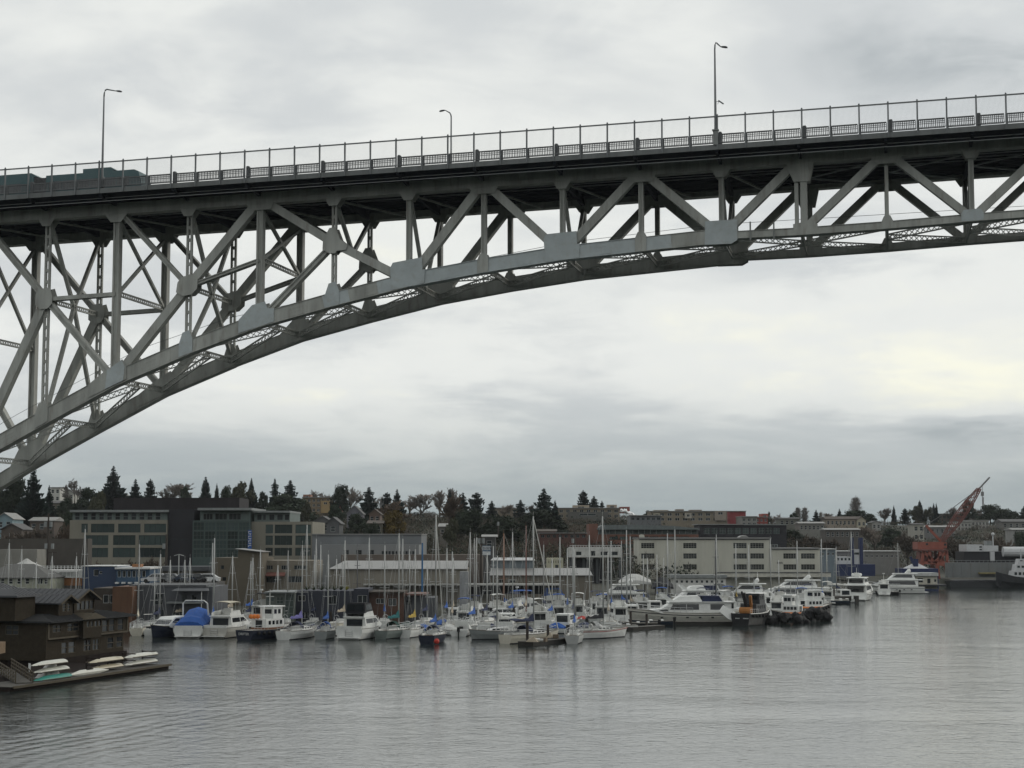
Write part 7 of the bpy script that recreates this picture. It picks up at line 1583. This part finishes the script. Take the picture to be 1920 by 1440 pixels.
# shrink-wrapped hull and tarped hulk ashore
def wrapped(label, u0, u1, vt, vb, Y, m, seed):
    a, c = at(u0, vb, Y), at(u1, vb, Y); zt = zat(vt, Y); w = c.x-a.x; o = thing('wrapped_boat', label, 'covered boat', (a.x, Y, a.z)); mb = MB(); H = zt-a.z; r = random.Random(seed)
    rings = []
    for k in range(10):
        t = k/9; hh = H*(.30+.70*(min(1, t/.3) if t < .62 else max(.12, 1-(t-.62)/.42))); hw = 1.9*(1-.4*t)
        rings.append([(w*t,-hw,0),(w*t,-hw*1.02,hh*.35),(w*t,-hw*.5,hh*.72),(w*t,0,hh),(w*t,hw*.5,hh*.72),(w*t,hw,hh*.35),(w*t,hw,0)])
    mb.loft(rings); mb.build('cover', m, o); mb = MB()
    for x in (w*.2,w*.5,w*.8): mb.box(x-.1,x+.1,-1.2,1.2,-a.z+.1,.0)
    mb.build('cradle', WOOD, o); return o
wrapped('boat shrink-wrapped in white plastic ashore left of the beige building', 1160, 1220, 1076, 1094, 300, mat('shrink_wrap', (.48,.48,.465), .7, 0, .12, 1.5), 1); wrapped('boat hidden under a dark grey tarpaulin right of the cabin yacht', 1326, 1372, 1094, 1112, 318, mat('grey_tarp', (.07,.075,.075), .85), 2); wrapped('black hull under dark sheeting left of the pier shed', 1222, 1262, 1082, 1104, 322, BLKCV, 3)
# pier shed and white pier offices
b = Bld('pier_office', 'long white pier office with small windows below the beige building', 'building', 1262, 1360, 1084, 326, 1.2)
b.wall(mat('terrace_white', (.58,.58,.56)), 5, [(1266+k*9.4,1088,1271+k*9.4,1093,1,1) for k in range(10)]); b.slab(1256, 1078, 1362, 1084, -.4, 5, GRYF, 'roof')
# docks
dock('front float of the marina behind the first row of cruisers', 250, 1178, 760, 1178, 2.2, .5, 9); dock('middle float between the teal hulls and the cutter', 760, 1176, 1110, 1174, 2.2, .5, 6); dock('rear float below the sheds', 700, 1150, 1180, 1148, 2.4, .5, 6); dock('pier running past the beige building', 1190, 1128, 1560, 1122, 3, .9, 9)
dock('wooden pier behind the two-decked tug', 1535, 1130, 1600, 1128, 3, 1.2, 4); dock('float below the slate floating house', 240, 1168, 420, 1168, 2, .5, 2)
# cars parked along the quay
def car(label, u, v, Y, c):
    p = at(u, v, Y); o = thing('parked_car', label, 'car', (p.x, Y, p.z), R(rnd.choice((0, 180))), 'cars parked behind the slate floating house')
    mb = MB(); taper(mb, [(-2.1,.3),(2.1,.3),(2.15,.7),(1.2,.85),(.5,1.4),(-1.0,1.42),(-1.8,.9),(-2.15,.8)], .86, .70); mb.build('body', mat('car_%d' % u, c, .35, .2, .04, 1), o); side_glass(o, [(-1.4,.92),(.95,.92),(.42,1.32),(-.95,1.32)], .86, .70, .3, 1.42)
    for x in (-1.35, 1.35):
        for y in (-.78, .78): mb = MB(); mb.tube([(x,y-.1,.32),(x,y+.1,.32)], .32, 10); mb.build('wheel', RUB, o)
for row in ((292,'silver car at the left end of the quay',(.40,.41,.42)),(322,'grey car second from the left on the quay',(.20,.21,.22)),(345,'dark blue car under the quay lamp',(.03,.05,.09)),(364,'black car near the mast on the quay',(.025,.025,.028)),(386,'white car at the right end of the quay',(.55,.56,.56))): car(row[1], row[0], 1093, 262, row[2])
b = Bld('quay_deck', 'grey concrete parking quay behind the slate floating house', 'quay', 284, 402, 1093, 258, .2); b.wall(mat('quay_concrete', (.075,.073,.07), .9), 10)
o = thing('quay_lamp', 'white double-headed quay lamp between the parked cars', 'street lamp', (xat(336, 264), 264, zat(1092, 264))); mb = MB(); H = zat(1040, 264)-zat(1092, 264); mb.tube([(0,0,0),(0,0,H)], .09, 6); mb.build('post', ALU, o)
for sg in (-1, 1): mb = MB(); mb.add([(0,-.1,H+.1),(0,.1,H+.1),(sg*.75,.1,H-.12),(sg*.75,-.1,H-.12),(0,-.1,H),(0,.1,H),(sg*.75,.1,H-.2),(sg*.75,-.1,H-.2)], [(0,1,2,3),(4,7,6,5),(0,3,7,4),(1,5,6,2),(3,2,6,7)]); mb.build('lamp_head', ALU, o)
# ------------------------------------------------------------------ small craft that pack the berths
ANCH = [(258,'the cream sailboat'),(322,'the navy cruiser'),(370,'the blue-wrapped cruiser'),(431,'the trawler yacht'),(500,'the navy tug'),(562,'the scoop-sterned sailboat'),(613,'the blue-tarped grey sloop'),(680,'the black-topped sportfisher'),(744,'the teal-covered sloop'),(776,'the yellow-covered sloop'),(815,'the navy sailboat'),(866,'the open white boat'),(908,'the black outboard boat'),(938,'the white-tarped grey sloop'),(995,'the cream cutter'),(1077,'the small blue-covered sloop'),(1126,'the red-lined sailboat'),(1198,'the black dinghy'),(1277,'the big classic yacht'),(1412,'the black workboat'),(1488,'the orange-banded tug'),(1612,'the stern-on motor yacht')]
PACK_LABELS = set()
def pack(rows):
    r = random.Random(44)
    for u, Y, kind, ci, cv in rows:
        cn, c = (('white', HW), ('cream', CREAMC), ('grey', GREYC), ('navy', NAVYC), ('black', BLKC), ('teal', TEALC))[ci]
        vn, vm = (('no cover', None), ('a blue cover', BLUEC), ('a navy cover', NAVC), ('a white cover', WHC), ('a tan cover', TANC), ('a green cover', GREENC))[cv]
        an = min(ANCH, key=lambda t: abs(t[0]-u)); side = 'behind' if abs(u-an[0]) < 9 else ('right of' if u > an[0] else 'left of'); row = 'first row' if Y < 232 else ('second row' if Y < 252 else ('third row' if Y < 275 else 'rear rows'))
        kn = {'s': 'sloop', 'd': 'dinghy', 'm': 'cabin boat', 'c': 'runabout'}[kind]
        lb = '%s %s with %s, %s, %s %s' % (cn, kn, vn, row, side, an[1])
        if lb in PACK_LABELS: print('dup', lb); continue
        PACK_LABELS.add(lb); hd = r.choice((76, 84, 90, 97, 104)) if kind != 'd' else r.uniform(60, 200)
        if kind == 's': sailboat(lb, u, 1100, hd, r.uniform(6.4, 8.6), c, None, r.uniform(9, 13.5), vm, None, None, Y=Y, detail=(Y < 235), mm=r.choice((ALU, ALU, ALU, mat('dull_mast', (.34,.34,.33), .5, .2))))
        elif kind == 'd': skiff(lb, u, 1100, hd, r.uniform(3.2, 4.6), 1.5, c, vm, Y=Y, outboard=r.random() < .6)
        elif kind == 'c': skiff(lb, u, 1100, hd, r.uniform(5, 6.5), 2.2, c, vm, Y=Y, cuddy=vm is None)
        else: cruiser(lb, u, 1100, hd, r.uniform(6.5, 8.5), 2.7, c, 1.05, fly=vm is not None or r.random() < .3, Y=Y, radar=False, bim=vm)
pack([(274,222,'d',0,0),(300,228,'s',0,2),(345,236,'s',2,4),(402,230,'s',0,1),(466,222,'d',2,0),(470,236,'s',0,2),(536,224,'d',0,1),(540,238,'s',0,0),(588,222,'c',0,2),(592,240,'s',2,2),(640,222,'d',0,0),(645,236,'s',1,4),(716,222,'c',0,0),(722,238,'s',0,1),(760,228,'d',2,5),(795,222,'c',0,1),(800,240,'s',0,2),
 (840,222,'d',0,3),(848,232,'s',0,4),(852,250,'m',0,0),(874,238,'m',0,1),(888,228,'s',2,1),(892,250,'m',1,2),(912,240,'s',0,2),(922,224,'d',2,2),(930,256,'m',0,3),(950,232,'m',0,0),(960,250,'s',0,1),(966,262,'m',0,2),(1005,236,'m',0,3),(1012,252,'m',0,0),(1020,268,'s',0,2),(1034,240,'s',3,1),(1040,226,'d',0,1),(1046,256,'m',1,1),(1060,230,'m',0,0),(1074,246,'s',0,2),(1084,262,'m',0,3),(1096,228,'c',0,2),(1104,248,'s',2,0),(1115,272,'m',0,2),(1130,256,'m',0,1),(1140,240,'s',0,4),(1158,252,'m',0,0),(1166,284,'s',0,1),(1180,262,'m',1,0),(1196,276,'m',0,2),(1206,290,'s',2,1),
 (1226,280,'m',0,0),(1240,292,'m',0,1),(1244,305,'s',0,2),(1318,290,'m',0,2),(1330,300,'m',0,0),(1344,285,'s',0,1),(1356,276,'m',1,3),(1362,300,'m',0,1),(1420,290,'m',0,2),(1432,300,'m',0,0),(1436,270,'c',0,0),(1456,276,'m',0,0),(1462,300,'m',0,3),(1500,290,'m',0,1),(1512,312,'m',0,2),(1530,300,'m',0,0),(1540,320,'s',0,1),(1548,335,'m',0,3),(1580,345,'m',0,0),(1568,352,'s',2,2)])
# ------------------------------------------------------------------ damp air
def make_haze():
    M = bpy.data.materials.new('haze'); M.use_nodes = True; nt = M.node_tree
    for n in list(nt.nodes): nt.nodes.remove(n)
    out = nt.nodes.new('ShaderNodeOutputMaterial'); v = nt.nodes.new('ShaderNodeVolumePrincipled')
    v.inputs['Color'].default_value = (.86, .91, .95, 1); v.inputs['Density'].default_value = .00006; v.inputs['Anisotropy'].default_value = .2
    nt.links.new(v.outputs[0], out.inputs['Volume'])
    mb = MB(); mb.box(-1300, 1400, -700, 1250, -8, 150); h = mb.build('haze', M); tag(h, None, None, None, 'stuff')
make_haze()
